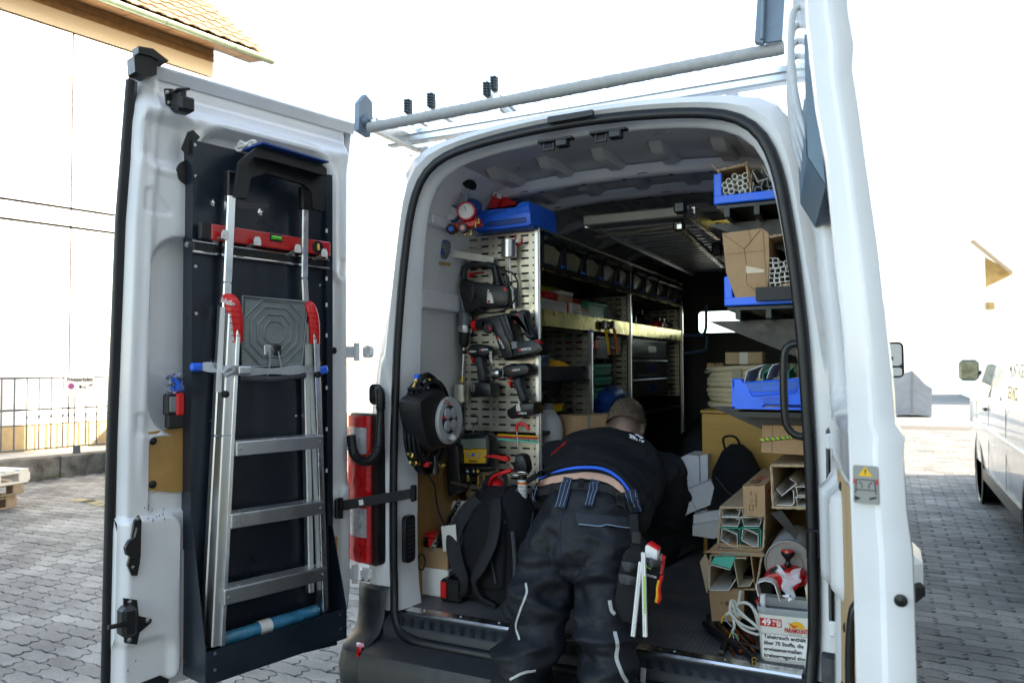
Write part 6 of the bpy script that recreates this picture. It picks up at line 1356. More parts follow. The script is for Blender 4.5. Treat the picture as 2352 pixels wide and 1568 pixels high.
t2,A2,h2 = blue_tray('blue_shelf_tray','middle blue shelf tray holding two upright cartons of trunking',0,CR_(425,1238),CR_(455,1555),YR,.85,X0 + .84)
# open carton with round conduits on the upper tray
def open_carton(name,label,face,Y,depth,m='cardboard',th=.005,lip=True,cat='carton',flap=None):
 """carton open towards the rear; face = four pixel corners (tl, tr, br, bl) of the opening"""
 t = thing(name,label,cat,P(*face[3],Y=Y)); q = [P(*p,Y=Y) for p in face]; nm = ('top','side','bottom','side')
 c = sum(q,V()) / 4
 for i in range(4):
  a,b = q[i],q[(i + 1) % 4]; n = (c - (a + b) / 2); e = (b - a).normalized(); n = (n - e * n.dot(e)).normalized() * th; dv = V((0,depth,0))
  MB().add([a,b,b + dv,a + dv,a + n,b + n,b + dv + n,a + dv + n],[[0,1,2,3],[4,7,6,5],[0,4,5,1],[1,5,6,2],[2,6,7,3],[3,7,4,0]]).build(nm[i] + '_wall',m,t,sm=0)
  if lip:
   k = 14; pts_ = [lerp(a,b,j / k) + V((random.uniform(-.0015,.0015),random.uniform(-.004,.002),random.uniform(-.002,.002))) for j in range(k + 1)]
   MB().tube(pts_,[th * .55 * random.uniform(.7,1.3) for _ in pts_],5).build('torn_edge','cardboard_edge',t,sm=0)
 MB().add([p + V((0,depth - .002,0)) for p in q],[[0,1,2,3]]).build('end_wall',m,t,sm=0)
 return t
oc1 = open_carton('open_carton','open carton of white round conduits on the upper blue tray',[CR_(385,85),CR_(690,20),CR_(745,350),CR_(455,410)],YR + .01,.7,'cardboard',.006)
MB().poly3([P(*CR_(*p),Y=YR + .01) for p in ((300,22),(320,28),(390,95),(440,240),(425,245),(380,110))],(0,.006,0)).build('flap','cardboard',oc1,sm=0)
MB().poly3([P(*CR_(*p),Y=YR + .012) for p in ((668,0),(700,-8),(745,200),(742,300),(700,150))],(0,.006,0)).build('flap','cardboard',oc1,sm=0)
for i,(x,y) in enumerate(((560,152),(617,168),(675,142),(497,203),(560,215),(620,228),(678,200),(452,248),(513,258),(575,272),(670,262),(468,305),(527,315),(577,342),(643,317),(706,305),(487,362),(625,285))):
 p = P(*CR_(x,y),Y=YR - .01 + random.uniform(0,.012)); r = .0112 if i != 13 else .0125
 tag(MB().pipe(p,p + V((0,.62,0)),r,r - .0022,16).build('conduit_pipe','pvc' if i != 13 else 'pvc_grey',sm=40),'white round conduit in the carton on the upper blue tray' if i != 13 else 'single grey round conduit among the white ones on the upper tray','conduit','conduits in the upper carton' if i != 13 else None)
# white trunking offcuts beside them
def channel(name,label,outline,Y,length,m='pvc',th=1.6,group=None,cat='trunking',closed=False):
 """open U channel: polyline in pixels at the near end, swept back along the van"""
 pts = [P(*p,Y=Y) for p in outline]; b = MB(); k = len(pts); w_ = th / 1000
 N_ = []
 for i in range(k):
  a = pts[i - 1] if (i or closed) else pts[i]; c = pts[(i + 1) % k] if (i < k - 1 or closed) else pts[i]; e = (c - a).normalized(); N_.append(V((-e.z,0,e.x)) * w_)
 R = [[p for p in pts] + ([pts[0]] if closed else []),[p + V((0,length,0)) for p in pts] + ([pts[0] + V((0,length,0))] if closed else [])]
 I = [[p + n for p,n in zip(pts,N_)] + ([pts[0] + N_[0]] if closed else []),[p + n + V((0,length,0)) for p,n in zip(pts,N_)] + ([pts[0] + N_[0] + V((0,length,0))] if closed else [])]
 b.grid(R); b.grid(I); b.grid([R[0],I[0]])
 o = b.build(name,m,sm=20); return tag(o,label,cat,group)
tr_l = ['broad white trunking channel lying flat in the upper tray','white trunking lid leaning on the carton in the upper tray','white trunking offcut standing on edge in the upper tray','beige trunking channel upside down at the pillar end of the upper tray','small grey trunking channel under the others in the upper tray','white clip profile lying across the upper tray','grey clip profile next to the pillar on the upper tray']
for l,o_,m in zip(tr_l,([(760,215),(745,335),(1075,285)],[(742,165),(748,88),(800,205)],[(848,110),(865,45),(905,130),(925,150),(915,175),(800,210)],[(945,205),(940,130),(965,112),(1025,112),(1035,150)],[(785,325),(782,285),(800,270),(845,270),(858,310)],[(850,260),(870,200),(910,190),(920,260),(900,250)],[(930,300),(935,268),(1000,262),(1012,285)]),('pvc','pvc','white','beige','pvc_grey','pvc_grey','pvc_grey')): channel('trunking_offcut',l,pt(CR_,o_),YR - .0,.45,m,1.8)
# middle tray: upright folded carton
fc = thing('folded_carton','tall brown carton with folded end and tape on the middle blue tray','carton',P(*CR_(585,1505),Y=YR - .01)); YC = YR - .012
fq = pt(CR_,[(428,770),(862,716),(918,1472),(585,1508),(470,1190)])
MB().poly3([P(*p,Y=YC) for p in fq],(0,.6,0)).build('body','cardboard',fc,sm=0)
def crease(a,b,w_=.0018,m='cardboard_dark',o=.0012): MB().bar(P(*a,Y=YC - o),P(*b,Y=YC - o),.0008,w_).build('crease',m,fc)
mat('cardboard_dark',(.16,.095,.05),.9)
for a,b in (((440,780),(665,940)),((665,940),(850,722)),((665,940),(690,1110)),((690,1310),(890,1470)),((690,1300),(690,1200))): crease(CR_(*a),CR_(*b))
for a,b in (((470,1000),(880,955)),((718,735),(735,860))): crease(CR_(*a),CR_(*b),.001)
MB().poly3([P(*CR_(*p),Y=YC - .001) for p in ((685,1125),(760,1135),(885,1165),(880,1190),(690,1205))],(0,-.0005,0)).build('tape_strip',mat('clear_tape',(.6,.47,.34),.2),fc,sm=0)
MB().poly3([P(*CR_(*p),Y=YC + .003) for p in ((862,716),(930,770),(935,1000),(918,1472))],(0,.5,0)).build('side_wall','cardboard',fc,sm=0)
oc2 = open_carton('open_carton','torn carton packed with square white trunking on the middle blue tray',[CR_(905,815),CR_(1215,745),CR_(1245,1290),CR_(900,1390)],YR,.55,'cardboard',.006)
for i,(x,y) in enumerate(((945,1062),(1003,1062),(948,1116),(1008,1116),(1064,1103),(1125,1090),(1180,1055),(968,1176),(1028,1170),(1085,1155),(1145,1150),(1198,1108),(1205,1162),(962,1225),(1018,1225),(1072,1212),(1130,1205),(958,1276),(1018,1280),(1076,1268),(1132,1262),(970,1331),(1030,1325),(1088,1318),(1145,1308))):
 a = random.uniform(-.12,.12); c = P(*CR_(x,y),Y=YR - .008 + random.uniform(0,.01)); s_ = .0095; b = MB(); R = []
 for (rr,yy) in ((s_,.5),(s_,0),(s_ - .0016,0),(s_ - .0016,.45)): R.append([c + V((rr * (cx * cos(a) - cz * sin(a)),yy,rr * (cx * sin(a) + cz * cos(a)))) for cx,cz in ((-1,-1),(1,-1),(1,1),(-1,1))])
 b.grid(R,closed=True); b.f.append([12,13,14,15]); tag(b.build('square_trunking','pvc',sm=20),'small square white trunking in the torn carton on the middle tray','trunking','square trunkings in the torn carton')
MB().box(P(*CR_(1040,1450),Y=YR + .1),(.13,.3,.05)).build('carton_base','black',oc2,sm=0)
sp2 = MB().box((X0 + .838,.55,P(*CR_(1250,1400),Y=YR).z),(.012,.4,.08),b=.003).build('end_cheek','blue_plastic',t2)
# brackets and shelf panels under the trays
sup = thing('tray_bracket','dark folded steel bracket rack carrying the blue trays along the inner wall','bracket',(X0 + .8,.9,1.5))
for z in (A1.z - .07,A2.z - .07,1.36):
 for y in (.45,.9): MB().poly3([V((X0 + .42,y,z + .02)),V((X0 + .83,y,z + .02)),V((X0 + .83,y,z - .16)),V((X0 + .74,y,z - .12))],(0,.012,0)).build('arm','black_plastic',sup,sm=0)
for y in (.45,1.15): MB().box((X0 + .84,y,1.7),(.02,.05,1.1),b=.004).build('post','black_plastic',sup)
# lower blue bin
bb = thing('blue_bin','open blue storage bin holding green-backed trunking offcuts beside the grab handle','bin',P(*CG(700,900),Y=YR)); x1 = X0 + .84
out = pt(CG,[(485,575),(500,562),(600,555),(640,600),(1360,548),(1400,530),(1420,890),(900,880),(850,925),(520,930)])
slab(out,YR,.02,3).build('front','blue_plastic',bb,sm=30)
slab(pt(CG,[(655,605),(1350,570),(1290,700),(1260,715),(750,735),(725,715)]),YR - .003,.012,2).build('label_field',mat('blue_deep',(.004,.11,.5),.36),bb,sm=30)
slab(pt(CG,[(700,690),(745,738),(1240,712),(1275,690),(1300,700),(1265,745),(750,782),(715,745)]),YR - .006,.015,3).build('label_ledge','blue_plastic',bb,sm=30)
for k in range(4): MB().bar(P(*CG(835 + k * 15,790 + k * 20),Y=YR - .002),P(*CG(1200,775 + k * 20),Y=YR - .002),.004,.0016).build('grip_rib','blue_deep',bb)
text('lettering','Sortimo',.022,frame(P(*CG(1000,672),Y=YR - .0035),(1,0,.02),y=(0,0,1)),'blue_plastic',bb,bold=.0004)
pa = P(*CG(490,575),Y=YR); pb_ = P(*CG(515,930),Y=YR)
MB().box((pa.x + .006,YR + .2,(pa.z + pb_.z) / 2),(.01,.4,pa.z - pb_.z)).build('side','blue_plastic',bb,sm=0); MB().box(((pa.x + x1) / 2,YR + .2,pb_.z + .005),(x1 - pa.x,.4,.008)).build('floor','blue_plastic',bb,sm=0)
MB().box(((pa.x + x1) / 2,YR + .25,pb_.z - .02),(x1 - pa.x - .02,.5,.02)).build('shelf_under','black_plastic',bb,sm=0)
for i,(o_,m,l) in enumerate((([(650,610),(690,470),(890,390),(840,470),(830,560)],'pvc','white trunking offcut standing tallest in the lower blue bin'),([(930,560),(955,470),(1000,395),(1090,370),(1085,580)],'pvc','white trunking offcut leaning behind the grab handle'),([(880,595),(880,500),(960,440),(975,430)],'mint','green-backed trunking strip between the two white offcuts'),([(1190,565),(1190,470),(1270,400),(1260,470)],'green','dark green trunking strip to the pillar side of the lower bin'),([(1100,575),(1180,565),(1365,550),(1365,480)],'pvc','flat white strip at the pillar end of the lower bin'))):
 channel('trunking_offcut',l,pt(CG,o_),YR + .02 + .012 * i,.3,m,2.2)
tag(MB().poly3([P(*CG(*p),Y=YR + .1) for p in ((1285,215),(1365,195),(1380,470),(1330,500),(1270,460),(1310,380))],(.0,.05,0)).build('cardboard_scrap','cardboard',sm=0),'torn cardboard scrap standing in the lower blue bin by the pillar','cardboard')
# ---------------- far right: wooden box, conduit coil, white box
wx0 = P(1612,980,Y=1.55).x; wz1 = P(1650,942,Y=1.55).z
wbx = thing('wooden_chest','plain wooden chest with flat lid under the beige conduit coil','chest',((wx0 + .8) / 2,1.9,FZ)); wm = mat('chest_wood',(.52,.29,.06),.5,nz=.2,nsc=4,stretch=(.3,1,2.4),rnz=.1)
MB().box(((wx0 + .80) / 2,1.85,(FZ + wz1) / 2 - .01),(.80 - wx0,.6,wz1 - FZ - .02),b=.003).build('body',wm,wbx); MB().box(((wx0 + .80) / 2,1.85,wz1 - .008),(.81 - wx0,.62,.016),b=.003).build('lid',wm,wbx)
cc_ = thing('conduit_coil','coil of beige corrugated conduit lying on the wooden chest','coil',(.42,1.85,wz1)); r0 = .0185; cxx = P(1622,880,Y=1.85).x + .285
for k in range(8):
 for q in range(2):
  R0 = .265 - q * .04 + random.uniform(-.008,.008); zc = wz1 + r0 + k * .0305; ox,oy = random.uniform(-.012,.012),random.uniform(-.012,.012); tz = random.uniform(-.012,.012)
  if q and k % 2: continue
  MB().tube([V((cxx + ox + R0 * cos(a),1.87 + oy + R0 * sin(a),zc + tz * cos(a))) for a in [2 * pi * i / 48 for i in range(48)]],r0 * .95,8,closed=True).build('coil_turn','beige',cc_,sm=60)
MB().poly3([P(u,v,Y=1.58) for u,v in ((1682,846),(1702,846),(1704,874),(1680,874))],(0,.01,0)).build('tape_band',mat('band_tape',(.34,.29,.2),.5),cc_,sm=0)
q = [P(u,v,Y=1.85) for u,v in ((1668,799),(1752,806),(1751,824),(1666,822))]; wtp = wz1 + 8 * .031
c = (q[0] + q[2]) / 2; plainbox('flat_carton','flat pale carton lying on top of the beige coil','carton',(c.x,1.9,wtp + .04),(abs(q[1].x - q[0].x),.2,.07),'cardboard_pale',.05,tape='off_white')
oj = MB(); oc_ = P(1648,842,Y=1.75)
for k in range(16): oj.tube([oc_ + V((-.06 + k * .006,random.uniform(-.02,.02),-.01)),oc_ + V((-.06 + k * .006,random.uniform(-.03,.03),.02))],.004,5)
ob = thing('hand_brush','hand brush with orange bristles beside the beige coil','brush',oc_); oj.build('bristle','cardboard',ob,kind='stuff'); MB().box(oc_ + V((-.02,0,-.03)),(.11,.05,.025),b=.006).build('brush_back','black_plastic',ob)
# dark things in the middle of the load space
def dark_pack(c,w_,d_,h_,label,m='black_fabric',name='backpack'):
 t = thing(name,label,'bag',c); F = M4.Translation(V(c)); pack(F,[(0,w_ * .8,d_ * .8,0,.04),(.03,w_,d_,0,.08),(h_ * .5,w_,d_,0,.09),(h_ * .78,w_ * .82,d_ * .8,0,.08),(h_ * .94,w_ * .5,d_ * .5,0,.06),(h_,w_ * .2,d_ * .2,0,.02)],m,'body',t)
 MB().tube(arc([V(c) + V((-.05,-.02,h_ * .93)),V(c) + V((-.06,-.03,h_ * 1.05)),V(c) + V((.0,-.03,h_ * 1.06)),V(c) + V((.03,-.02,h_ * .96))],5),.006,6).build('loop',m,t,sm=60)
 MB().tube(arc([V(c) + V((-w_ * .3,-d_ * .46,h_ * .75)),V(c) + V((0,-d_ * .54,h_ * .62)),V(c) + V((w_ * .3,-d_ * .46,h_ * .72))],6),.004,6).build('zip','grey_fabric',t,sm=60)
 MB().box(V(c) + V((-.06,-d_ * .52,h_ * .3)),(.012,.006,.03)).build('pull_tab','red_plastic',t); return t
pk_ = P(1688,1135,Y=1.25); dark_pack((pk_.x,1.32,FZ),.3,.22,P(1670,1022,Y=1.25).z - FZ,'small black rucksack standing in front of the wooden chest')
dark_pack((-.05,2.75,FZ),.6,.4,.7,'dark bundle of bags deep inside the load space by the bulkhead','black','bag_bundle')
# blue tubular hook frame by the bulkhead
hf = MB().tube(arc([P(1572,985 - 215,Y=3.3),P(1600,770,Y=3.3),P(1620,760,Y=3.3),P(1622,700,Y=3.3)],5),.012,8).tube(arc([P(1572,812,Y=3.3),P(1615,805,Y=3.3),P(1622,795,Y=3.3),P(1624,770,Y=3.3)],5),.012,8).build('bottle_holder',mat('steel_blue',(.03,.09,.2),.4),sm=60); tag(hf,'blue tubular hook frame in front of the bulkhead window','hook frame')
# polystyrene pieces
def foam(label,px,Y,th,extra=None):
 t = thing('polystyrene_block',label,'polystyrene',P(*px[-1],Y=Y),'polystyrene packaging on the floor'); slab(px,Y,th,1.5).build('block','styrofoam',t,sm=0); return t
f1 = foam('upright white polystyrene block beside the small rucksack',[(1563,1050),(1578,1043),(1606,1046),(1608,1120),(1566,1126)],1.45,.2)
slab([(1607,1046),(1626,1043),(1627,1118),(1608,1122)],1.47,.16,1).build('return_leg','styrofoam',f1,sm=0)
f2 = foam('tilted white polystyrene corner piece leaning on the upright block',[(1543,1140),(1575,1124),(1600,1172),(1586,1178),(1556,1197),(1548,1192)],1.22,.14); slab([(1576,1125),(1632,1102),(1656,1150),(1600,1172)],1.24,.14,1).build('upper_leg','styrofoam',f2,sm=0)
f3 = foam('flat white polystyrene tray with moulded knobs on the floor',[(1590,1205),(1652,1195),(1652,1232),(1640,1238),(1590,1230)],1.15,.2); slab([(1592,1182),(1652,1170),(1652,1196),(1592,1206)],1.2,.14,1).build('rim','styrofoam',f3,sm=0)
for k in range(4): MB().lathe([(.022,0),(.018,.03),(0,.032)],M4.Translation(P(1604 + k * 13,1188 - k * 3,Y=1.28)),12).build('knob','styrofoam',f3)
# black mesh grille piece
gm = MB(); ga_ = [P(u,v,Z=FZ + .02) for u,v in ((1560,1240),(1600,1258),(1540,1290),(1500,1270))]
gt_ = thing('vent_grille','black perforated grille plate lying on the floor by the hand','grille',ga_[0]); MB().poly3(ga_,(0,0,-.006)).build('plate','black_plastic',gt_,sm=0)
gh = MB()
for i in range(10):
 for j in range(5): p = lerp(lerp(ga_[0],ga_[1],(j + .5) / 5),lerp(ga_[3],ga_[2],(j + .5) / 5),(i + .5) / 10); gh.lathe([(.004,0),(.004,.001),(0,.001)],M4.Translation(p + V((0,0,.007))),6)
gh.build('hole','grey_paint',gt_,kind='stuff')
# ---------------- lower right stack of trunking cartons
Y1 = .42
# long carton with the six trunkings
lc = open_carton('trunking_carton','long open carton with four beige and two green-backed trunkings',[CE(35,925),CE(560,920),CE(535,1405),CE(10,1395)],Y1,1.1,'cardboard_pale',.005)
def ctrunk(label,px,Y,L_,m,lidm=None):
 channel('cable_trunking',label,px,Y,L_,m,2.2,group='trunkings in the long carton')
for k,(x,y) in enumerate(((40,935),(35,1045),(285,1045),(285,940))):
 w_,h_ = 235,95
 ctrunk(['upper beige trunking at the aisle side of the long carton','lower beige trunking at the aisle side of the long carton','lower beige trunking at the wall side of the long carton','upper beige trunking at the wall side, half covered by the lettered box'][k],pt(CE,[(x,y),(x + 25,y + h_),(x + w_ - 30,y + h_ + 5),(x + w_,y + 5),(x + w_ - 20,y + 20),(x + w_ - 45,y + 8)]),Y1 + .005,.9,'off_white')
 channel('cable_trunking',['lid of the upper aisle side beige trunking','lid of the lower aisle side beige trunking','lid of the lower wall side beige trunking','lid of the upper wall side beige trunking'][k],pt(CE,[(x - 5,y - 4),(x + w_ + 6,y)]),Y1 + .003,.9,'off_white',2.5)
for k,x in enumerate((25,265)):
 channel('cable_trunking','green-backed square trunking at the ' + ('aisle' if k == 0 else 'wall') + ' side of the long carton',pt(CE,[(x,1180),(x + 20,1160),(x + 215,1165),(x + 235,1190),(x + 235,1370),(x + 215,1388),(x + 30,1375),(x,1340)]),Y1 + .002,.9,'mint',2.2,closed=True)
 channel('cable_trunking','white insert inside the green-backed trunking at the ' + ('aisle' if k == 0 else 'wall') + ' side',pt(CE,[(x + 22,1300),(x + 35,1180),(x + 60,1172),(x + 205,1240),(x + 208,1375),(x + 150,1370),(x + 25,1300)]),Y1 - .004,.85,'pvc',2.2)
MB().poly3([P(*CE(*p),Y=Y1 - .0) for p in ((35,922),(300,925),(300,915),(35,912))],(0,1.0,0)).build('lid_sheet','cardboard_pale',lc,sm=0)
# lettered box
vb = thing('lettered_box','small upright brown box with printed lettering on top of the long carton','box',P(*CE(430,1030),Y=Y1 - .04)); YV = Y1 - .04
MB().poly3([P(*CE(*p),Y=YV) for p in ((298,672),(550,668),(556,1032),(312,1022))],(0,.55,0)).build('body','cardboard',vb,sm=0)
def vt(x,y): return P(.98 * (1720 + x * .10204),.98 * (1070 + y * .10204),Y=YV - .001)
text('lettering','COME OFFERENZARE',.009,frame(vt(508,1000),(0,0,-1),y=(1,0,0)),'cardboard_dark',vb,width=.052); text('lettering','Scatola',.0085,frame(vt(397,840),(0,0,-1),y=(1,0,0)),'cardboard_dark',vb,width=.017)
tri = [vt(350,1010),vt(445,1010),vt(395,970),vt(395,1055)]; MB().tube([vt(445,1012),vt(385,968),vt(385,1052)],.0008,5,closed=True).build('recycling_symbol','cardboard_dark',vb)
MB().tube([vt(358,1100),vt(440,1103),vt(438,1228),vt(358,1225)],.0014,5,closed=True).build('printed_square','cardboard_dark',vb)
a = P(*CE(425,670),Y=YV); tf = frame(V((a.x - .004,YV + .10,a.z + .0016)),(0,1,0),y=(-1,0,0)); text('lettering','VARTAN',.05,tf,'cardboard_dark',vb,width=.11,bold=.001)
for dy in (.19,.235): MB().box((a.x + (.0 if dy < .2 else .004),YV + dy,a.z + .0014),(.035,.022,.001)).build('red_mark','print_red',vb)
MB().box((P(*CE(553,850),Y=YV).x + .002,YV + .14,a.z - .035),(.001,.12,.012)).build('red_mark','print_red',vb)
rg_ = [P(*CE(x,668),Y=YV) for x in range(300,551,18)]; MB().tube([p + V((0,random.uniform(-.002,.001),random.uniform(-.0015,.001))) for p in rg_],.0022,5).build('torn_edge','cardboard_dark',vb)
# upper carton of big trunkings against the wall
uc = open_carton('trunking_carton','open carton of wide white trunkings against the wall under the roped carton',[CE(620,440),CE(1100,445),CE(1100,940),CE(640,930)],Y1 - .02,.8,'cardboard_pale',.006)
channel('cable_trunking','wide white trunking lying at the bottom of the wall side carton',pt(CE,[(665,740),(655,850),(675,900),(860,905),(890,880),(885,740),(870,725)]),Y1,.7,'pvc',2.4)
channel('cable_trunking','tilted white trunking on top in the wall side carton',pt(CE,[(680,710),(745,795),(920,655),(840,585)]),Y1 + .0,.7,'pvc',2.4)
for k,y in enumerate((690,810)):
 channel('cable_trunking',['upper','lower'][k] + ' beige trunking at the pillar side of the wall side carton',pt(CE,[(905,y),(925,y + 100),(1110,y + 110)]),Y1,.7,'off_white',2.4); channel('cable_trunking','lid of the ' + ['upper','lower'][k] + ' beige trunking at the pillar side',pt(CE,[(895,y),(1100,y + 5)]),Y1,.7,'pvc',2.2)
flp = MB().poly3([P(*CE(*p),Y=Y1 - .02) for p in ((620,440),(1100,445),(1100,437),(625,432))],(0,.5,0)).build('top_flap','cardboard_pale',uc,sm=0)
# roped carton on top
rpc = thing('roped_carton','brown carton tied with yellow and green rope below the grab handle','carton',P(*CE(800,320),Y=Y1)); slab([CE(520,-25),CE(1090,-15),CE(1090,335),CE(508,295)],Y1,.35,1).build('body','cardboard',rpc,sm=0)
rp = arc([P(*CE(x,y),Y=Y1 - .006) for x,y in ((500,152),(600,142),(700,132),(800,124),(870,118),(1000,140))],12)
for k in range(2): MB().tube([p + V((0,.0032 * cos(i * .9 + k * pi),.0032 * sin(i * .9 + k * pi))) for i,p in enumerate(rp)],.0042,6).build('rope_strand',('yellow','green')[k],rpc,sm=60)
MB().bar(P(*CE(640,-20),Y=Y1 - .001),P(*CE(630,300),Y=Y1 - .001),.001,.0012).build('crease','cardboard_dark',rpc)
# flapped carton below the long one, with big channels
lc2 = open_carton('trunking_carton','flapped carton with big white and beige channels below the long carton',[CF(125,150),CF(740,150),CF(670,560),CF(110,575)],Y1 - .05,.7,'cardboard',.005)
MB().poly3([P(*CF(*p),Y=Y1 - .055) for p in ((0,235),(65,135),(110,230),(90,605),(80,600))],(0,.004,0)).build('side_flap','cardboard_pale',lc2,sm=0)
MB().poly3([P(*CF(*p),Y=Y1 - .06) for p in ((35,118),(105,95),(740,130),(775,145),(770,165),(720,175))],(0,.004,0)).build('top_flap','cardboard',lc2,sm=0); MB().poly3([P(*CF(*p),Y=Y1 - .0) for p in ((105,95),(215,5),(750,60),(735,130))],(0,.1,0)).build('lid','cardboard',lc2,sm=0)
MB().poly3([P(*CF(*p),Y=Y1 - .062) for p in ((245,122),(600,140),(590,155),(235,135))],(0,-.0008,0)).build('tape_strip',mat('tape_aqua',(.2,.3,.28),.25),lc2,sm=0)
channel('cable_trunking','big white square channel with green lid in the flapped carton',pt(CF,[(405,200),(355,320),(130,262),(108,290),(100,545),(125,575),(345,575),(430,440)]),Y1 - .07,.6,'pvc',3)
tag(MB().poly3([P(*CF(*p),Y=Y1 - .072) for p in ((135,250),(175,175),(420,175),(370,310))],(0,.3,.0)).build('green_strip','mint',sm=0),'bright green lid strip on the big white channel','lid')
channel('cable_trunking','beige channel in the middle of the flapped carton',pt(CF,[(545,210),(550,185),(420,185),(400,215),(455,530),(595,525),(640,440)]),Y1 - .065,.6,'beige',3)
tag(MB().poly3([P(*CF(*p),Y=Y1 - .066) for p in ((600,170),(615,175),(655,500),(645,500))],(0,.4,0)).build('cardboard_divider','cardboard',sm=0),'narrow cardboard divider standing upright in the flapped carton','cardboard')
bxo = thing('floor_carton','brown carton on the floor under the flapped trunking carton','carton',P(*CF(330,930),Y=Y1 - .06)); slab(pt(CF,[(105,575),(530,560),(530,880),(460,950),(140,935)]),Y1 - .06,.45,1).build('body','cardboard',bxo,sm=0); MB().poly3([P(*CF(*p),Y=Y1 - .062) for p in ((295,725),(315,695),(345,700),(345,735),(320,755))],(0,-.0006,0)).build('hexagon_print','cardboard_dark',bxo,sm=0); text('lettering','6',.02,frame(P(*CF(262,715),Y=Y1 - .0615),(0,0,-1),y=(1,0,0)),'cardboard_dark',bxo)
plainbox('dark_crate','dark crate filling the gap behind the white cable loops','crate',(P(*CF(640,800),Y=.5).x,.62,FZ + .1),(.16,.3,.2),'black_plastic',lid='black')
# grey drum lying on its side
dr = thing('plastic_drum','grey plastic drum with blue band and printed label lying on its side','drum',P(*CF(1055,260),Y=.34)); c0 = P(*CF(1057,265),Y=.30); rD = .088
cx1 = P(*CE(800,1150),Y=.30); ax_ = V((-.02,1,.02)).normalized(); FD = frame(c0,(1,0,0),z=ax_)
c0z = max(c0.z,FZ + rD)
MB(FD).lathe([(rD * .2,.006),(rD * .55,.004),(rD * .58,.009),(rD * .93,.007),(rD * .95,.0),(rD,.002),(rD,.03)],n=40).build('lid',mat('drum_lid',(.3,.28,.25),.5,nz=.1,nsc=8),dr,sm=30)
MB(FD).lathe([(rD * .985,.03),(rD * .985,.042)],n=40,cap=False).build('blue_band',mat('band_blue',(.03,.35,.6),.4),dr,sm=30); MB(FD).lathe([(rD * .98,.043),(rD * .97,.30),(rD * .9,.33),(0,.33)],n=40).build('body',mat('drum_body',(.4,.4,.37),.45,nz=.06,nsc=8),dr,sm=30)
MB(FD).lathe([(rD * .99,.06),(rD * .985,.24)],n=24,a0=radians(35),a1=radians(150),cap=False).build('label',mat('label_grey',(.33,.36,.38),.4),dr,sm=30)
lnm = MB(FD)
for k in range(11):
 zz = .075 + k * .0145; a0 = radians(95 + 8 * (k % 3)); lnm.lathe([(rD * .995,zz),(rD * .995,zz + .004)],n=12,a0=a0,a1=a0 + radians(38 - 7 * (k % 2)),cap=False)
lnm.build('printed_lines','print_grey',dr,kind='stuff')
# red pressure sprayer
spv = thing('pressure_sprayer','red hand pressure sprayer with black pump knob lying by the drum','sprayer',P(*CF(1040,400),Y=.24)); YS = .22
slab(pt(CF,[(730,470),(745,425),(800,370),(905,335),(1050,330),(1180,370),(1230,410),(1230,480),(1120,600),(960,580),(880,500),(760,490)]),YS,.1,8,sm=2).build('tank_top','red_plastic',spv,sm=50)
MB().tube([P(*CF(x,y),Y=YS + .05) for x,y in ((1205,440),(1225,445),(1310,460),(1315,462),(1370,475))],[.018,.02,.019,.012,.011],14).build('nozzle','red_plastic',spv,sm=40)
kF = P(*CF(1048,370),Y=YS + .04); MB(M4.Translation(kF)).lathe([(.007,0),(.007,.022),(.013,.028),(.014,.033),(.008,.04),(.009,.052),(.021,.066),(.025,.074),(.024,.08)],n=20).build('pump_knob','black_plastic',spv,sm=50); MB(M4.Translation(kF)).lathe([(.022,.08),(.021,.086),(.012,.0875),(0,.086)],n=20).build('knob_cap','red_gloss',spv,sm=50)
slab(pt(CF,[(810,375),(830,340),(900,335),(905,365),(850,380)]),YS - .01,.05,2,sm=2).build('clip','black_plastic',spv,sm=50); MB().tube(arc([P(*CF(x,y),Y=YS + .02) for x,y in ((900,320),(930,300),(990,315),(1040,360))],5),.006,8).build('strap_loop','black_plastic',spv,sm=60)
# white tub with tobacco warning
tb = thing('tobacco_tub','square white plastic tub with black lettering and red price mark in the corner','tub',P(*CF(1040,1340),Y=.14)); q = [P(*CF(*p),Y=.14) for p in ((712,790),(1330,850),(1325,1340),(742,1230))]
xa,xb = P(*CF(712,800),Y=.16).x,P(*CF(1335,850),Y=.16).x; zt2 = P(*CF(900,790),Y=.15).z; TBF = frame(V(((xa + xb) / 2,.12,FZ)),(1,.10,0),z=(0,0,1)); tw = (xb - xa) * 1.0; tH = zt2 - FZ
R = []
for z,k in ((0,.9),(.004,.93),(tH,1.0)): R.append([TBF @ V((x,y + .085,z)) for x,y in rrect(tw * k,.17 * k,.022,4)])
tbm = MB(); tbm.grid(R,closed=True); n = len(R[0]); tbm.f.append(list(range(n))[::-1]); tbm.build('tub_body',mat('tub_white',(.72,.72,.66),.4,nz=.03,nsc=9),tb,sm=40)
R = [[TBF @ V((x,y + .085,z)) for x,y in rrect(tw * k,.17 * k,.024,4)] for z,k in ((tH - .012,1.015),(tH + .0,1.04),(tH + .012,1.04),(tH + .012,.99))]
MB().grid(R,closed=True).build('tub_rim',mat('rim_clear',(.6,.65,.68),.2,trans=.5,ior=1.2),tb,sm=40)
MB().add([TBF @ V((x,y + .085,tH - .03)) for x,y in rrect(tw * .97,.165,.022,4)],[list(range(20))]).build('tub_filling','mid_grey',tb,sm=0)
def tf_(x,z,o=.0015): k = .93 + .07 * z / tH; return TBF @ V((x,.085 * (1 - k) - o,z))
lab = MB(); lw_ = tw * .86; z0,z1 = .012,tH * .56; lab.poly3([tf_(-lw_ / 2,z0,.001),tf_(lw_ / 2,z0,.001),tf_(lw_ / 2,z1,.001),tf_(-lw_ / 2,z1,.001)],TBF.to_3x3() @ V((0,-.0005,0))); lo_ = lab.build('warning_label','sign_white',tb,sm=0)
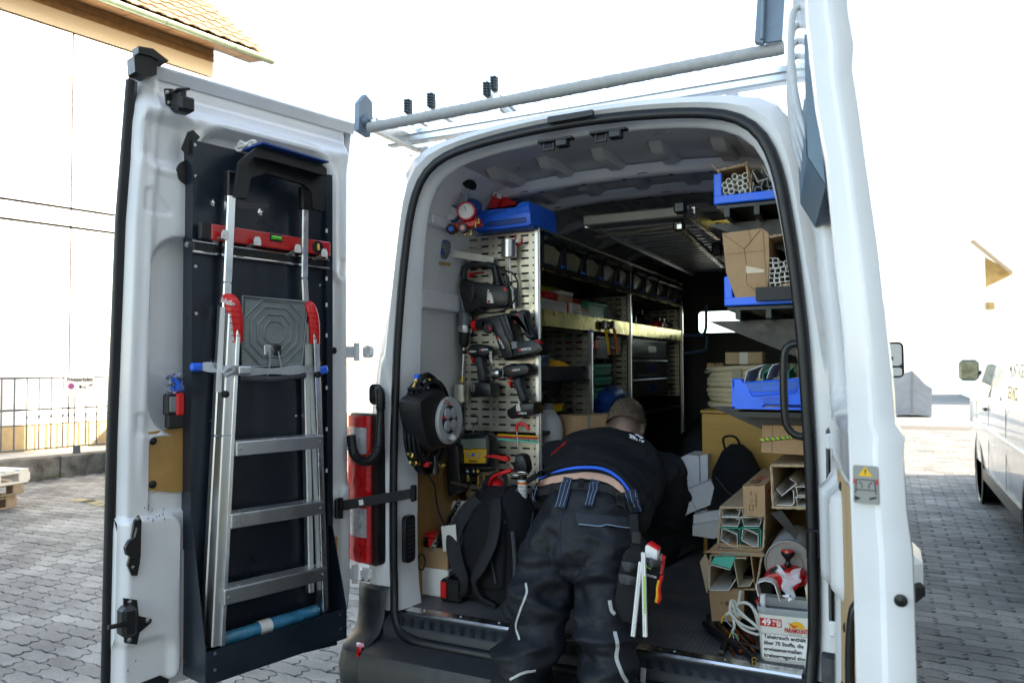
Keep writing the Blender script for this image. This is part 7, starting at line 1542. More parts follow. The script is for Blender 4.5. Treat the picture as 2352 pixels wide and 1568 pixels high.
MB().tube([tf_(-lw_ / 2,z0,.0018),tf_(lw_ / 2,z0,.0018),tf_(lw_ / 2,z1,.0018),tf_(-lw_ / 2,z1,.0018)],.0006,4,closed=True).build('label_border','print_black',lo_)
TX = TBF.to_3x3() @ V((1,0,0)); UP = (tf_(0,1) - tf_(0,0)).normalized()
for k,s_ in enumerate(('Tabakrauch enthält','über 70 Stoffe, die','erwiesenermaßen','krebserregend sind.')):
 text('lettering',s_,.0185,frame(tf_(-lw_ * .46,lerp(z1,z0,(k + .5) / 4),.0022),TX,y=UP),'print_black',lo_,align='LEFT',width=lw_ * (.92,.86,.82,.93)[k],bold=.0005)
pz = tH * .78; pc_ = -tw * .26; MB().poly3([tf_(pc_ - .036,pz - .014),tf_(pc_ + .036,pz - .014),tf_(pc_ + .036,pz + .014),tf_(pc_ - .036,pz + .014)],TBF.to_3x3() @ V((0,-.0006,0))).build('price_field','print_red',tb,sm=0)
text('lettering','49',.03,frame(tf_(pc_ - .014,pz,.0026),TX,y=UP),'print_white',tb,bold=.001); text('lettering','95',.011,frame(tf_(pc_ + .012,pz + .006,.0026),TX,y=UP),'print_white',tb,bold=.0005); text('lettering','€',.009,frame(tf_(pc_ + .01,pz - .006,.0026),TX,y=UP),'print_white',tb)
MB().poly3([tf_(pc_ + .02,pz - .011,.0026),tf_(pc_ + .033,pz - .011,.0026),tf_(pc_ + .033,pz + .011,.0026),tf_(pc_ + .02,pz + .011,.0026)],TBF.to_3x3() @ V((0,-.0003,0))).build('weight_field','sign_white',tb,sm=0); text('lettering','230g',.010,frame(tf_(pc_ + .0265,pz,.0034),UP,y=-TX),'print_red',tb)
bz = tH * .66; bc_ = tw * .21; text('lettering','PARAMOUNT',.022,frame(tf_(bc_,bz,.0022),TX,y=UP),'print_red',tb,width=.075,bold=.0006); text('lettering','ROLLING TOBACCO',.005,frame(tf_(bc_,bz - .012,.0022),TX,y=UP),'print_grey',tb,width=.04)
sunp = MB(); sunp.poly3([tf_(bc_ + .004 + .026 * cos(a),bz + .01 + .024 * sin(a),.0014) for a in [pi * i / 14 for i in range(15)]],TBF.to_3x3() @ V((0,-.0004,0))); sunp.build('sun_print',mat('sun_yellow',(.8,.42,.03),.5),tb,sm=0)
brd = MB(); brd.poly3([tf_(bc_ + x,bz + .01 + z,.0024) for x,z in ((-.03,.02),(-.012,.012),(-.006,.008),(.008,.012),(-.002,.003),(-.008,.001),(-.012,.007),(-.02,.013))],TBF.to_3x3() @ V((0,-.0003,0))); brd.build('bird_print','print_red',tb,sm=0)
# what sticks out of the tub
channel('duct_elbow','white rectangular duct elbow sticking out of the tobacco tub',pt(CF,[(700,640),(668,505),(690,485),(775,462),(850,480),(885,510),(945,700)]),.15,.055,'pvc',3)
tag(MB().pipe(P(*CF(748,655),Y=.17) + V((0,0,.012)),P(*CF(748,655),Y=.17) + V((0,0,-.05)),.0105,.008,16).build('pipe_socket','white',sm=40),'short white round pipe socket in the tobacco tub','pipe')
R = []; cb_ = P(*CF(1050,560),Y=.15)
for j in range(15):
 t = j / 14; row = []
 for i in range(28):
  a = 2 * pi * i / 28; r = lerp(.012,.034,t ** 1.3) * (1 + .3 * sin(a * 5 + j) * t + .12 * sin(a * 9 + 1.7 * j)); row.append(cb_ + V((r * cos(a) + .008 * sin(j * .8) + .012 * t * cos(2 * a),r * .6 * sin(a),-.035 + .1 * t + .014 * t * sin(3 * a + 1))))
 R.append(row)
bgk = thing('clear_bag','crumpled clear plastic bag tied up in the tobacco tub','bag',cb_); MB().grid(R,closed=True).build('film',mat('thin_film',(.8,.84,.9),.15,alpha=.45,nz=.05,spec=.8),bgk,sm=60)
MB().tube([P(*CF(x,y),Y=.14) for x,y in ((1010,640),(1050,690),(1100,660),(1060,640))],.01,8,closed=True).build('bag_content','white',bgk,sm=60)
slab(pt(CF,[(1240,545),(1260,505),(1320,500),(1340,530),(1335,760),(1275,770),(1250,620)]),.13,.03,4,sm=1).build('x','beige')
o = bpy.data.objects['x']; o.name = 'yellow_foam_piece'; tag(o,'pale yellow foam gun handle in the corner of the tobacco tub','foam')
tag(slab(pt(CF,[(655,700),(690,690),(690,745),(660,730)]),.16,.03,3,sm=2).build('red_stopper','red_plastic',sm=50),'small red cap at the corner of the tobacco tub','cap')
# cables and copper pipes on the floor
lp = thing('cable_loop','looped white electric cable lying against the floor carton','cable',P(*CF(520,950),Y=.2))
loops = (((485,575),(450,740),(395,690),(365,720),(370,850),(480,960),(620,1020),(690,990),(640,800),(560,720),(470,720)),((410,690),(440,780),(560,900),(690,1010),(720,1080),(640,1080),(500,1010),(400,880),(345,830),(400,820),(520,880),(640,960)),((470,720),(600,740),(700,900),(720,1060)),((390,880),(410,990),(385,1060)),((350,840),(310,860)),((380,700),(430,850),(460,880)))
for k,l_ in enumerate(loops): MB().tube(arc([P(*CF(*p),Y=.2 + .012 * sin(i * 1.3 + k)) for i,p in enumerate(l_)],7),.0055,8).build('cable_turn',mat('cable_white',(.62,.63,.58),.5),lp,sm=60)
for k,(l_,m) in enumerate(((((310,860),(270,890),(255,960)),'yellow'),(((310,865),(320,930),(380,1000)),'pale_blue'),(((385,1060),(360,1100),(350,1130)),'yellow'),(((385,1065),(400,1110),(405,1140)),'pale_blue'),(((390,1065),(430,1100),(440,1140)),'mint'),(((395,1060),(450,1100),(455,1165)),'copper'))): MB().tube(arc([P(*CF(*p),Y=.16) for p in l_],5),.0018,6).build('wire_end',m,lp,sm=60)
gf_ = lambda x,y,z=.012: P(*CF(x,y),Z=FZ + z)
for k,(a,b) in enumerate((((150,940),(410,1330)),((250,960),(495,1300)),((330,930),(650,1300)),((480,1000),(690,1240)),((420,1000),(720,1230)),((200,950),(560,1290)),((420,960),(520,1000)),((540,1010),(760,1310)))):
 p,q = gf_(*a,.012 + .012 * (k % 4)),gf_(*b,.008 + .006 * (k % 3)); tag(MB().pipe(q,p,.0055,.0042,10).build('copper_pipe','copper',sm=40),'thin copper pipe offcut lying on the floor under the white cable','copper pipe','copper pipe offcuts on the floor')
for k,(a,b,m) in enumerate((((330,1180),(490,1290),'rubber'),((520,1270),(640,1385),'rubber'))):
 p,q = gf_(*a,.014),gf_(*b,.014); t = thing('insulated_pipe',['insulated copper pipe end pointing at the sill, the near to the white cable one','insulated copper pipe end closest to the metal sill strip'][k],'pipe',q); MB().pipe(q,p,.0145 - .003 * k,.009,14).build('insulation',m,t,sm=40); MB().pipe(q + (q - p).normalized() * .004,p,.0088,.0062,14).build('copper_core','copper' if k == 0 else 'brass',t,sm=40)
for k,l_ in enumerate((((60,960),(160,1040),(300,1140),(450,1190),(700,1260),(950,1310),(1075,1340)),((110,880),(130,980),(230,1080),(320,1140)),((215,930),(230,1000),(300,1100),(300,1210),(255,1310)))):
 tag(MB().tube(arc([gf_(*p,.03 - .004 * i) for i,p in enumerate(l_)],7),.0125 if k != 2 else .0115,10).build('insulation_tube','rubber',sm=60),['long black foam insulation tube in front of the tobacco tub','short black insulation tube behind the long one','bent black insulation tube ending at the sill strip'][k],'insulation tube')
# ---------------- big carton behind the man and crate edge
bgc = thing('tall_carton','tall strapped brown carton standing behind the bent man','carton',(-.18,.9,FZ)); qa = P(1278,955,Y=.86); qb = P(1312,962,Y=.78); qc = P(1466,928,Y=1.05)
zt3 = P(1312,955,Y=.80).z; b = MB(); base = [V((qa.x,.90,0)),V((qb.x,.80,0)),V((qc.x,1.12,0)),V((qc.x - .1,1.24,0))]
b.add([V((p.x,p.y,FZ)) for p in base] + [V((p.x,p.y,zt3)) for p in base],[[0,1,2,3],[4,5,6,7],[0,1,5,4],[1,2,6,5],[2,3,7,6],[3,0,4,7]]).build('body','cardboard',bgc,sm=0)
sp0 = lerp(base[1],base[2],.22); nn = V((base[2].y - base[1].y,-(base[2].x - base[1].x),0)).normalized() * .002
MB().bar(V((sp0.x,sp0.y,FZ)) + nn,V((sp0.x,sp0.y,zt3 + .001)) + nn,.001,.014,up=tuple((base[2] - base[1]).normalized())).build('plastic_band','mid_grey',bgc)
MB().lathe([(.012,0),(.012,.001),(0,.001)],frame(lerp(base[1],base[2],.06) + V((0,0,P(1316,1003,Y=.8).z)) + nn,(0,0,1),z=nn),10).build('handle_hole','black',bgc)
cb2 = P(1240,1045,X=-.42); plainbox('brown_crate','brown plastic crate edge beside the perforated panel','crate',(-.40,.8,P(1260,1060,X=-.36).z - .1),(.12,.3,.28),mat('crate_brown',(.16,.12,.09),.5),lid='crate_brown')
# ---------------- aluminium ladder section stowed under the roof
rl = thing('ceiling_ladder','aluminium slatted ramp stowed under the van roof','ramp',(0,2.2,2.3)); z = 2.27
fa,fb_ = P(1362,522,Z=z),P(1568,487,Z=z); y0 = (fa.y + fb_.y) / 2; xa_,xb_ = fa.x,P(1600,500,Z=z).x
MB().box(((xa_ + xb_) / 2,y0,z + .01),(xb_ - xa_,.12,.05),b=.006).build('end_profile',mat('dull_alu',(.22,.22,.21),.6,.5,nz=.1,nsc=9),rl)
k = 0; y = y0 + .12
while y < 3.3: MB().box(((xa_ + xb_) / 2,y,z + .006),(xb_ - xa_,.055,.02),b=.006).build('slat','aluminium',rl); y += .115
for x in (xa_,xb_): MB().box((x,(y0 + 3.3) / 2,z + .01),(.03,3.3 - y0,.06),b=.004).build('side_rail','aluminium',rl)
MB().tube([P(1370,545,Z=z - .02),P(1590,512,Z=z - .02)],.011,8).build('locking_bar','galvanised',rl)
cl = thing('roof_clamp','black twin-arm clamp under the roof beside the stowed ramp','clamp',P(1640,560,Z=2.2))
for a,b in (((1563,478),(1650,545)),((1560,520),(1660,610))):
 MB().bar(P(*a,Z=2.22),P(*b,Z=2.22),.03,.03,b=.004).build('arm','steel',cl); MB().box(P(*a,Z=2.225),(.05,.05,.05),b=.008).build('arm_end','black_plastic',cl)
MB().box(P(1650,575,Z=2.22),(.06,.12,.08),b=.01).build('pivot_block','black_plastic',cl); MB().bar(P(1655,580,Z=2.2),P(1690,615,Z=2.2),.04,.04,b=.005).build('arm','black_plastic',cl)
MB().bar(P(1640,516,Z=2.3),P(1735,505,Z=2.3),.03,.04,b=.003).build('mount_rail','brass_sheet',cl)
# ================================================================== YARD: NEIGHBOUR VAN, CAR, PALLETS, FAR THINGS
NX = 1.95
nv = thing('parked_van','white parked van with black lettering standing alongside','van',(NX + .95,5.6,0))
prof = [(.28,.05),(.45,.0),(.8,-.02),(1.1,-.01),(1.25,.02),(1.6,.1),(1.95,.2),(2.1,.35),(2.14,.6)]
Ys = [3.0,3.1,4.5,6.2,7.0,7.6,8.2,8.75]
def nvtop(y): return interp([(3.0,1),(6.8,1),(7.0,.98),(7.7,.5),(8.2,.42),(8.75,.3)],y)
R = []
for y in Ys:
 k = nvtop(y); row = []
 for z,dx in prof:
  zz = z if z < 1.12 else 1.12 + (z - 1.12) * max(0,(k - .42) / .58); zz = zz if y < 8.2 else min(zz,lerp(1.12,.8,(y - 8.2) / .55))
  row.append(V((NX + dx + (.18 * smooth(8.2,8.8,y)),y,zz)))
 row += [V((NX * 2 + 1.96 - p.x,p.y,p.z)) for p in row[::-1]]; R.append(row)
MB().grid(R).build('body','white_paint',nv,sm=40)
for i,nm in ((0,'tail_panel'),(-1,'nose_panel')): MB().add(R[i],[list(range(len(R[i])))]).build(nm,'white_paint',nv,sm=0)
for y in (3.85,7.35):
 MB().lathe([(.42,0),(.42,.012),(.36,.014),(.34,0)],frame((NX + .0,y,.36),(0,1,0),z=(-1,0,0)),28).build('wheel_arch','black_plastic',nv); wheel((NX + .11,y,.33),.33,nv,(-1,0,0)); wheel((NX + 1.85,y,.33),.33,nv,(1,0,0))
MB().poly3([V((NX + .0,6.35,1.2)),V((NX + .0,7.3,1.2)),V((NX + .16,6.95,1.85)),V((NX + .17,6.4,1.88))],(-.006,0,0)).build('side_window',mat('dark_glass',(.5,.55,.55),.05,coat=.5),nv,sm=0)
MB().grid([[V((NX - .012,y,.3)) for y in (4.3,6.9)],[V((NX - .012,y,.42)) for y in (4.3,6.9)]],thick=(.02,0,0)).build('sill_trim','black_plastic',nv,sm=0)
for y in (6.25,7.4,5.0): MB().bar((NX - .022,y,.45),(NX - .012,y,1.15),.004,.006,up=(0,1,0)).build('door_gap','mid_grey',nv)
MB().box((NX - .03,6.42,1.08),(.03,.18,.035),b=.01).build('door_handle','black_plastic',nv)
mf2 = P(2226,850,Y=7.55); m2 = MB().box(mf2 + V((-.0,.03,0)),(.2,.08,.24),b=.04).build('wing_mirror',mat('mirror_case',(.12,.13,.1),.4),nv); MB().box(mf2 + V((-.0,-.012,0)),(.17,.004,.2),b=.002).build('mirror_glass',mat('mirror_painted_reflection',(.14,.16,.09),.08,coat=.4,nz=.5,nsc=14),m2); MB().bar(mf2 + V((.09,.03,-.02)),V((NX + .05,7.6,1.42)),.04,.06,b=.01).build('mirror_arm','black_plastic',nv)  # reflection of green trees painted into the mirror glass colour
for (s_,u,v,h) in (('MONTAGE',2322,852,.15),('SERVICE',2318,902,.15),('Kälte',2300,915,.05)):
 p = P(u,v,X=NX - .02); text('lettering',s_,h,frame(V((NX - .03,p.y,p.z)),(0,-1,0),y=(.05,0,1)),'print_grey',nv,align='LEFT',ext=.001)
for z in (.88,): MB().box((NX - .026,5.4,z),(.012,4.2,.03),b=.005).build('rub_strip','white_paint',nv)
# far grey panelled box and sheds
gs = thing('grey_shelter','grey gabled panel shelter standing far back in the bright yard','shelter',P(2100,955,Z=0)); yb_ = P(2100,955,Z=0).y
ol = [(2040,955),(2095,951),(2140,957),(2141,892),(2125,882),(2112,868),(2095,851),(2075,858),(2040,868)]
MB().poly3([P(*p,Y=yb_) for p in ol],(0,1.2,0)).build('gable_wall',mat('shelter_grey',(.24,.27,.31),.6,nz=.1,nsc=2),gs,sm=0)
for a,b in (((2095,853),(2095,950)),): MB().bar(P(*a,Y=yb_ - .01),P(*b,Y=yb_ - .01),.02,.03).build('seam','mid_grey',gs)
for k in range(4):
 MB().bar(P(2096,868 + k * 20,Y=yb_ - .01),P(2139,900 + k * 18,Y=yb_ - .01),.012,.014).build('seam','grey_paint',gs); MB().bar(P(2094,868 + k * 20,Y=yb_ - .01),P(2050,900 + k * 16,Y=yb_ - .01),.012,.014).build('seam','grey_paint',gs)
fh_ = thing('far_house','pale house with brown tiled gable edge far behind the parked van','house',(7,34,0)); mat('far_wall',(.8,.78,.72),.8); mat('far_brown',(.42,.27,.1),.8,nz=.25,nsc=3)
Yh = 34; g0 = P(2262,590,Y=Yh); g1 = P(2262,660,Y=Yh); g2 = P(2330,620,Y=Yh)
MB().box((g2.x + 3,Yh + 4,g1.z / 2),(9,8,g1.z)).build('wall','far_wall',fh_,sm=0)
MB().poly3([P(2262,590,Y=Yh - .05),P(2330,628,Y=Yh - .05),P(2308,640,Y=Yh - .05),P(2264,660,Y=Yh - .05)],(0,.1,0)).build('gable_boards','far_brown',fh_,sm=0)
MB().bar(P(2232,552,Y=Yh - .4),P(2325,627,Y=Yh - .4),.3,.12).build('verge_board',mat('verge',(.4,.3,.2),.7),fh_)
MB().add([P(2232,550,Y=Yh - .4),P(2325,625,Y=Yh - .4),P(2325,625,Y=Yh - .4) + V((0,9,0)),P(2232,550,Y=Yh - .4) + V((0,9,0))],[[0,1,2,3]]).build('roof','far_wall',fh_,sm=0)
MB().box(P(2274,702,Y=Yh - .1),(.28,.1,.26)).build('window','far_brown',fh_,sm=0)
hr = MB().bar(P(2038,722,Y=36),P(2142,722,Y=36),.06,.06).build('far_handrail','verge'); tag(hr,'thin brown rail far away beyond the door edge','rail')
# pallets
mat('pallet_white',(.6,.57,.5),.8,nz=.12,nsc=9,stretch=(.3,3,3)); mat('pallet_brown',(.26,.2,.14),.85,nz=.25,nsc=9,stretch=(.3,3,3))
pc = P(22,1200,Z=0); PF = M4.Translation((pc.x - .62,pc.y - .25,0)) @ M4.Rotation(radians(10),4,'Z')
def pallet(z,m,dx,dy,label):
 F = PF @ M4.Translation((dx,dy,z)); t = thing('wooden_pallet',label,'pallet',F=F,group='stacked pallets by the kerb')
 for x in (-1.15,-.6,-.05):
  for y in (.05,.4,.75): MB(F).box((x,y,.06),(.1,.14,.09),b=.004).build('block',m,t)
  MB(F).box((x,.4,.115),(.1,.8,.022),b=.002).build('stringer',m,t); MB(F).box((x,.4,.006),(.1,.8,.02),b=.002).build('bottom_board',m,t)
 for k in range(5): MB(F).box((-.6,.06 + k * .17,.137),(1.2,.12,.022),b=.002).build('deck_board',m,t)
pallet(0,'pallet_brown',-.1,.05,'dark weathered wooden pallet at the bottom of the stack by the kerb'); pallet(.15,'pallet_brown',-.04,.08,'brown wooden pallet in the middle of the stack'); pallet(.30,'pallet_white',.14,.0,'pale wooden pallet on top of the stack by the kerb')
# parked car half hidden by the left door
cpos = P(238,1090,Z=0); cF = M4.Translation((cpos.x + .05,cpos.y + .15,0)) @ M4.Rotation(radians(8),4,'Z')
car_ = thing('parked_car','silver grey car mostly hidden behind the open left door','car',F=cF)
mat('silver_paint',(.4,.4,.39),.3,.4,coat=.5)
R = []
for y,h,wv in ((0,.55,.45),(.05,.7,.7),(.25,.78,.82),(.9,.92,.86),(1.4,1.35,.78),(1.9,1.45,.76),(3.0,1.42,.75),(3.7,1.0,.82),(4.1,.85,.8),(4.2,.5,.6)):
 R.append([V((.86 + x,y,z)) for x,z in ((-wv,.22),(-wv - .02,.5),(-wv + .02,min(h,.85)),(-wv * .8,h - .04),(-wv * .4,h),(wv * .4,h),(wv * .8,h - .04),(wv - .02,min(h,.85)),(wv + .02,.5),(wv,.22))])
MB(cF).grid(R).build('body','silver_paint',car_,sm=50)
MB(cF).add(R[0],[list(range(10))]).build('bumper','silver_paint',car_,sm=0); MB(cF).box((.86,.0,.32),(.95,.06,.16),b=.03).build('grille','black_plastic',car_)
for x in (.3,1.42): MB(cF).box((x,.06,.62),(.28,.1,.12),b=.04).build('headlamp','lens_clear',car_)
for x in (.06,1.66):
 for y in (.8,3.3): wheel(cF @ V((x,y,.31)),.31,car_,tuple(cF.to_3x3() @ V((-1 if x < 1 else 1,0,0))))
MB(cF).grid([[V((.86 + x,y,z)) for x in (-.62,0,.62)] for y,z in ((.95,.94),(1.38,1.33))],thick=(0,-.01,.01)).build('windscreen','dark_glass',car_)
# ================================================================== THE MAN
man = thing('person','man in black work clothes bending into the van, seen from behind','person',(.0,-.35,0))
def blob(rings,n=20,side=(1,0,0)):
 """closed loft through elliptic rings (centre, rx, ry)"""
 C_ = [V(r[0]) for r in rings]; b = MB(); R = []
 for i,r in enumerate(rings):
  a = C_[max(0,i - 1)]; c = C_[min(len(C_) - 1,i + 1)]; t = (c - a).normalized(); s_ = V(r[3]) if len(r) > 3 else V(side); s_ = (s_ - t * s_.dot(t)).normalized(); u_ = t.cross(s_)
  R.append([C_[i] + s_ * (r[1] * cos(2 * pi * k / n)) + u_ * (r[2] * sin(2 * pi * k / n)) for k in range(n)])
 b.grid(R,closed=True); b.f.append(list(range(n))[::-1]); b.f.append([(len(R) - 1) * n + k for k in range(n)]); return b
def fuse(blobs,name,m,parent,vox,it,fold=None):
 """join overlapping closed volumes into one continuous surface"""
 a = MB()
 for b in blobs: k = len(a.v); a.v += b.v; a.f += [[i + k for i in f] for f in b.f]
 me = bpy.data.meshes.new('raw'); me.from_pydata(a.v,[],a.f); bm = bmesh.new(); bm.from_mesh(me); bmesh.ops.recalc_face_normals(bm,faces=bm.faces); bm.to_mesh(me); bm.free()
 o = bpy.data.objects.new('raw',me); COL.objects.link(o); r = o.modifiers.new('r','REMESH'); r.mode = 'VOXEL'; r.voxel_size = vox; s_ = o.modifiers.new('s','SMOOTH'); s_.factor = .5; s_.iterations = it
 dg = bpy.context.evaluated_depsgraph_get(); dg.update(); m2 = bpy.data.meshes.new_from_object(o.evaluated_get(dg)); bpy.data.objects.remove(o)
 if fold:
  N_ = [v.normal.copy() for v in m2.vertices]
  for v,n_ in zip(m2.vertices,N_): v.co += n_ * fold(v.co,n_)
 m2.transform(wmat(parent).inverted()); m2.materials.clear(); m2.materials.append(MATS[m]); m2.name = name
 for p in m2.polygons: p.use_smooth = True
 ob_ = bpy.data.objects.new(name,m2); COL.objects.link(ob_); ob_.parent = parent; return ob_
def bvh(o):
 W = wmat(o.parent); return BVHTree.FromPolygons([W @ v.co for v in o.data.vertices],[list(p.vertices) for p in o.data.polygons])
def ridge(p,sx,sy,sz,ph=0): return 1 - abs(noise.noise(V((p.x * sx + ph,p.y * sy,p.z * sz)))) * 2
mat('skin',(.5,.29,.21),.5,nz=.08,nsc=30); MATS['skin'].node_tree.nodes['Principled BSDF'].inputs['Subsurface Weight'].default_value = .15
mat('hair_brown',(.11,.078,.052),.8,nz=.45,nsc=160,bump=.6,bsc=400)
mat('sweat_black',(.0055,.0066,.008),.85,nz=.25,nsc=30,bump=.7,bsc=13,spec=.3)
mat('trouser_black',(.006,.0078,.012),.6,nz=.3,nsc=18,bump=.7,bsc=22,spec=.35)
mat('navy_web',(.012,.02,.045),.8,nz=.2,nsc=60); mat('reflective',(.42,.43,.42),.5,nz=.1,nsc=90); mat('stitch',(.2,.3,.42),.7)
# -- anatomy
PEL,WST,CHS,NCK,HED = V((.03,-.06,.93)),V((.03,.0,1.02)),V((-.03,.36,1.12)),V((-.045,.5,1.17)),V((-.028,.60,1.265))
LS,RS = V((-.25,.38,1.12)),V((.18,.40,1.09))
RE,RH = P(1522,1262,Y=.56),P(1480,1205,Y=.66); LE,LHd = V((-.32,.58,.86)),V((-.12,.74,.74))
lk1,lk2,lk3 = P(1250,1300,Y=-.12),P(1226,1440,Y=-.24),P(1196,1568,Y=-.30); rk1,rk2,rk3 = P(1392,1300,Y=-.1),P(1394,1430,Y=-.2),P(1394,1568,Y=-.24)
def foot(a,b):
 d = b - a; t = (.1 - b.z) / d.z; return b + d * t
lft_,rft_ = foot(lk2,lk3),foot(rk2,rk3)
# skin body: head, neck, back, hands
def ell(c,rx,ry,rz,n=16,F=None):
 F = F or M4.Identity(4); b = MB(M4.Translation(V(c)) @ F); b.lathe([(rx * sin(pi * i / n),-rz * cos(pi * i / n)) for i in range(n + 1)],n=24); 
 return b
hf_ = frame((0,0,0),(1,.12,0),y=(0,.78,-.62))       # head: local y = face direction (forward and down), z = crown
HB = []
b = MB(M4.Translation(HED) @ hf_); R = []
prof_h = [(-.118,.012,.0,.02),(-.105,.045,.05,.02),(-.08,.06,.072,.018),(-.045,.068,.086,.008),(0,.076,.096,0),(.04,.079,.1,-.004),(.075,.07,.09,-.006),(.1,.05,.065,-.006),(.116,.02,.026,-.005),(.119,.004,.005,-.005)]
b.grid([[V((rx * cos(2 * pi * k / 24),oy + ry * sin(2 * pi * k / 24),z)) for k in range(24)] for z,rx,ry,oy in prof_h],closed=True); b.f.append(list(range(24))[::-1]); HB.append(b)
nose = MB(M4.Translation(HED) @ hf_).prism([(-.014,-.035),(.014,-.035),(.004,.02),(-.004,.02)],.028,frame((0,.088,0),(1,0,0),y=(0,0,1)) @ M4.Rotation(pi,4,'Y'),h0=-.02); HB.append(nose)
for sx in (-1,1):
 e = MB(M4.Translation(HED) @ hf_ @ M4.Translation((sx * .079,-.008,-.01)) @ M4.Rotation(sx * .35,4,'Z')); e.lathe([(0,-.008),(.02,-.007),(.028,-.002),(.028,.004),(.02,.006),(0,.004)],M4.Rotation(pi / 2,4,'Y') @ M4.Scale(1.25,4,V((1,0,0))),14); HB.append(e)
HB.append(blob([(NCK + V((0,-.08,-.02)),.07,.07),(NCK,.062,.062),(HED + hf_.to_3x3() @ V((0,-.02,-.05)),.058,.06),(HED,.05,.05)]))
HB.append(blob([(PEL,.15,.1),(WST + V((0,-.01,.0)),.165,.105),(lerp(WST,CHS,.3),.165,.11),(CHS,.17,.11),(NCK,.08,.07)]))
def hand(elb,wr,dirn,curl,thumb_side):
 out = [blob([(elb,.042,.042),(lerp(elb,wr,.5),.036,.034),(wr,.028,.022)],12)]
 d = (wr - elb).normalized(); s_ = d.cross(V(curl)).normalized(); c = V(curl).normalized(); pal = wr + d * .045
 out.append(blob([(wr - d * .01,.028,.02,s_),(wr + d * .03,.038,.018,s_),(wr + d * .075,.042,.015,s_),(wr + d * .09,.036,.011,s_)],12,s_))
 for k,(o_,L_) in enumerate(((-.031,.06),(-.011,.07),(.011,.066),(.03,.052))):
  p0 = wr + d * .075 + s_ * o_; p1 = p0 + d * L_ * .45 + c * .008; p2 = p1 + d * L_ * .12 + c * L_ * .45; p3 = p2 - d * L_ * .22 + c * L_ * .22
  f = MB(); f.tube([p0,p1,p2,p3],[.0095,.009,.0082,.007],8); out.append(f)
 t0 = wr + d * .02 + s_ * .03 * thumb_side; f = MB(); f.tube([t0,t0 + d * .025 + s_ * .022 * thumb_side + c * .012,t0 + d * .05 + s_ * .018 * thumb_side + c * .03,t0 + d * .062 + s_ * .004 * thumb_side + c * .04],[.013,.011,.0095,.008],8); out.append(f); return out
HB += hand(RE,RH,None,(-.2,.6,-.7),-1) + [blob([(RS,.05,.05),(RE,.045,.045)],12)] + hand(LE,LHd,None,(.3,.2,-.8),1) + [blob([(LS,.05,.05),(LE,.045,.045)],12)]
body = fuse(HB,'body','skin',man,.0062,3)
# stubble: the cropped hair thins out towards the nape
t,bs_,N,L = nodes_mat('head_skin'); geo = N('ShaderNodeNewGeometry'); sb_ = N('ShaderNodeVectorMath'); sb_.operation = 'SUBTRACT'; L(geo.outputs['Position'],sb_.inputs[0]); sb_.inputs[1].default_value = HED
def dotn(ax):
 d = N('ShaderNodeVectorMath'); d.operation = 'DOT_PRODUCT'; L(sb_.outputs[0],d.inputs[0]); d.inputs[1].default_value = ax; return d.outputs['Value']
def ramp(src,a,b):
 m = N('ShaderNodeMapRange'); m.interpolation_type = 'SMOOTHSTEP'; L(src,m.inputs[0]); m.inputs[1].default_value = a; m.inputs[2].default_value = b; return m.outputs[0]
def mul(a,b):
 m = N('ShaderNodeMath'); m.operation = 'MULTIPLY'; L(a,m.inputs[0]); L(b,m.inputs[1]); return m.outputs[0]
nz_ = N('ShaderNodeTexNoise'); nz_.inputs['Scale'].default_value = 420; L(geo.outputs['Position'],nz_.inputs['Vector'])
ln_ = N('ShaderNodeVectorMath'); ln_.operation = 'LENGTH'; L(sb_.outputs[0],ln_.inputs[0])
fc_ = mul(mul(ramp(dotn(hf_.col[2].to_3d()),-.1,-.005),ramp(dotn(hf_.col[1].to_3d()),.06,.02)),mul(ramp(nz_.outputs['Fac'],.15,.5),ramp(ln_.outputs['Value'],.15,.13)))
mx_ = N('ShaderNodeMixRGB'); mx_.inputs[1].default_value = (.5,.28,.2,1); mx_.inputs[2].default_value = (.09,.065,.045,1); L(fc_,mx_.inputs[0]); L(mx_.outputs[0],bs_.inputs['Base Color']); bs_.inputs['Roughness'].default_value = .55; bs_.inputs['Subsurface Weight'].default_value = .1
body.data.materials.clear(); body.data.materials.append(MATS['head_skin'])
for sx in (-1,1):
 MB(M4.Translation(HED) @ hf_).lathe([(0,-.011),(.008,-.008),(.011,0),(.008,.008),(0,.011)],M4.Translation((sx * .032,.083,.012)),12).build('eye','off_white',body); MB(M4.Translation(HED) @ hf_).box((sx * .032,.098,.03),(.034,.006,.006),b=.002).build('eyebrow','hair_brown',body)
MB(M4.Translation(HED) @ hf_).box((0,.094,-.058),(.045,.01,.01),b=.003).build('mouth',mat('lip',(.4,.16,.13),.5),body)
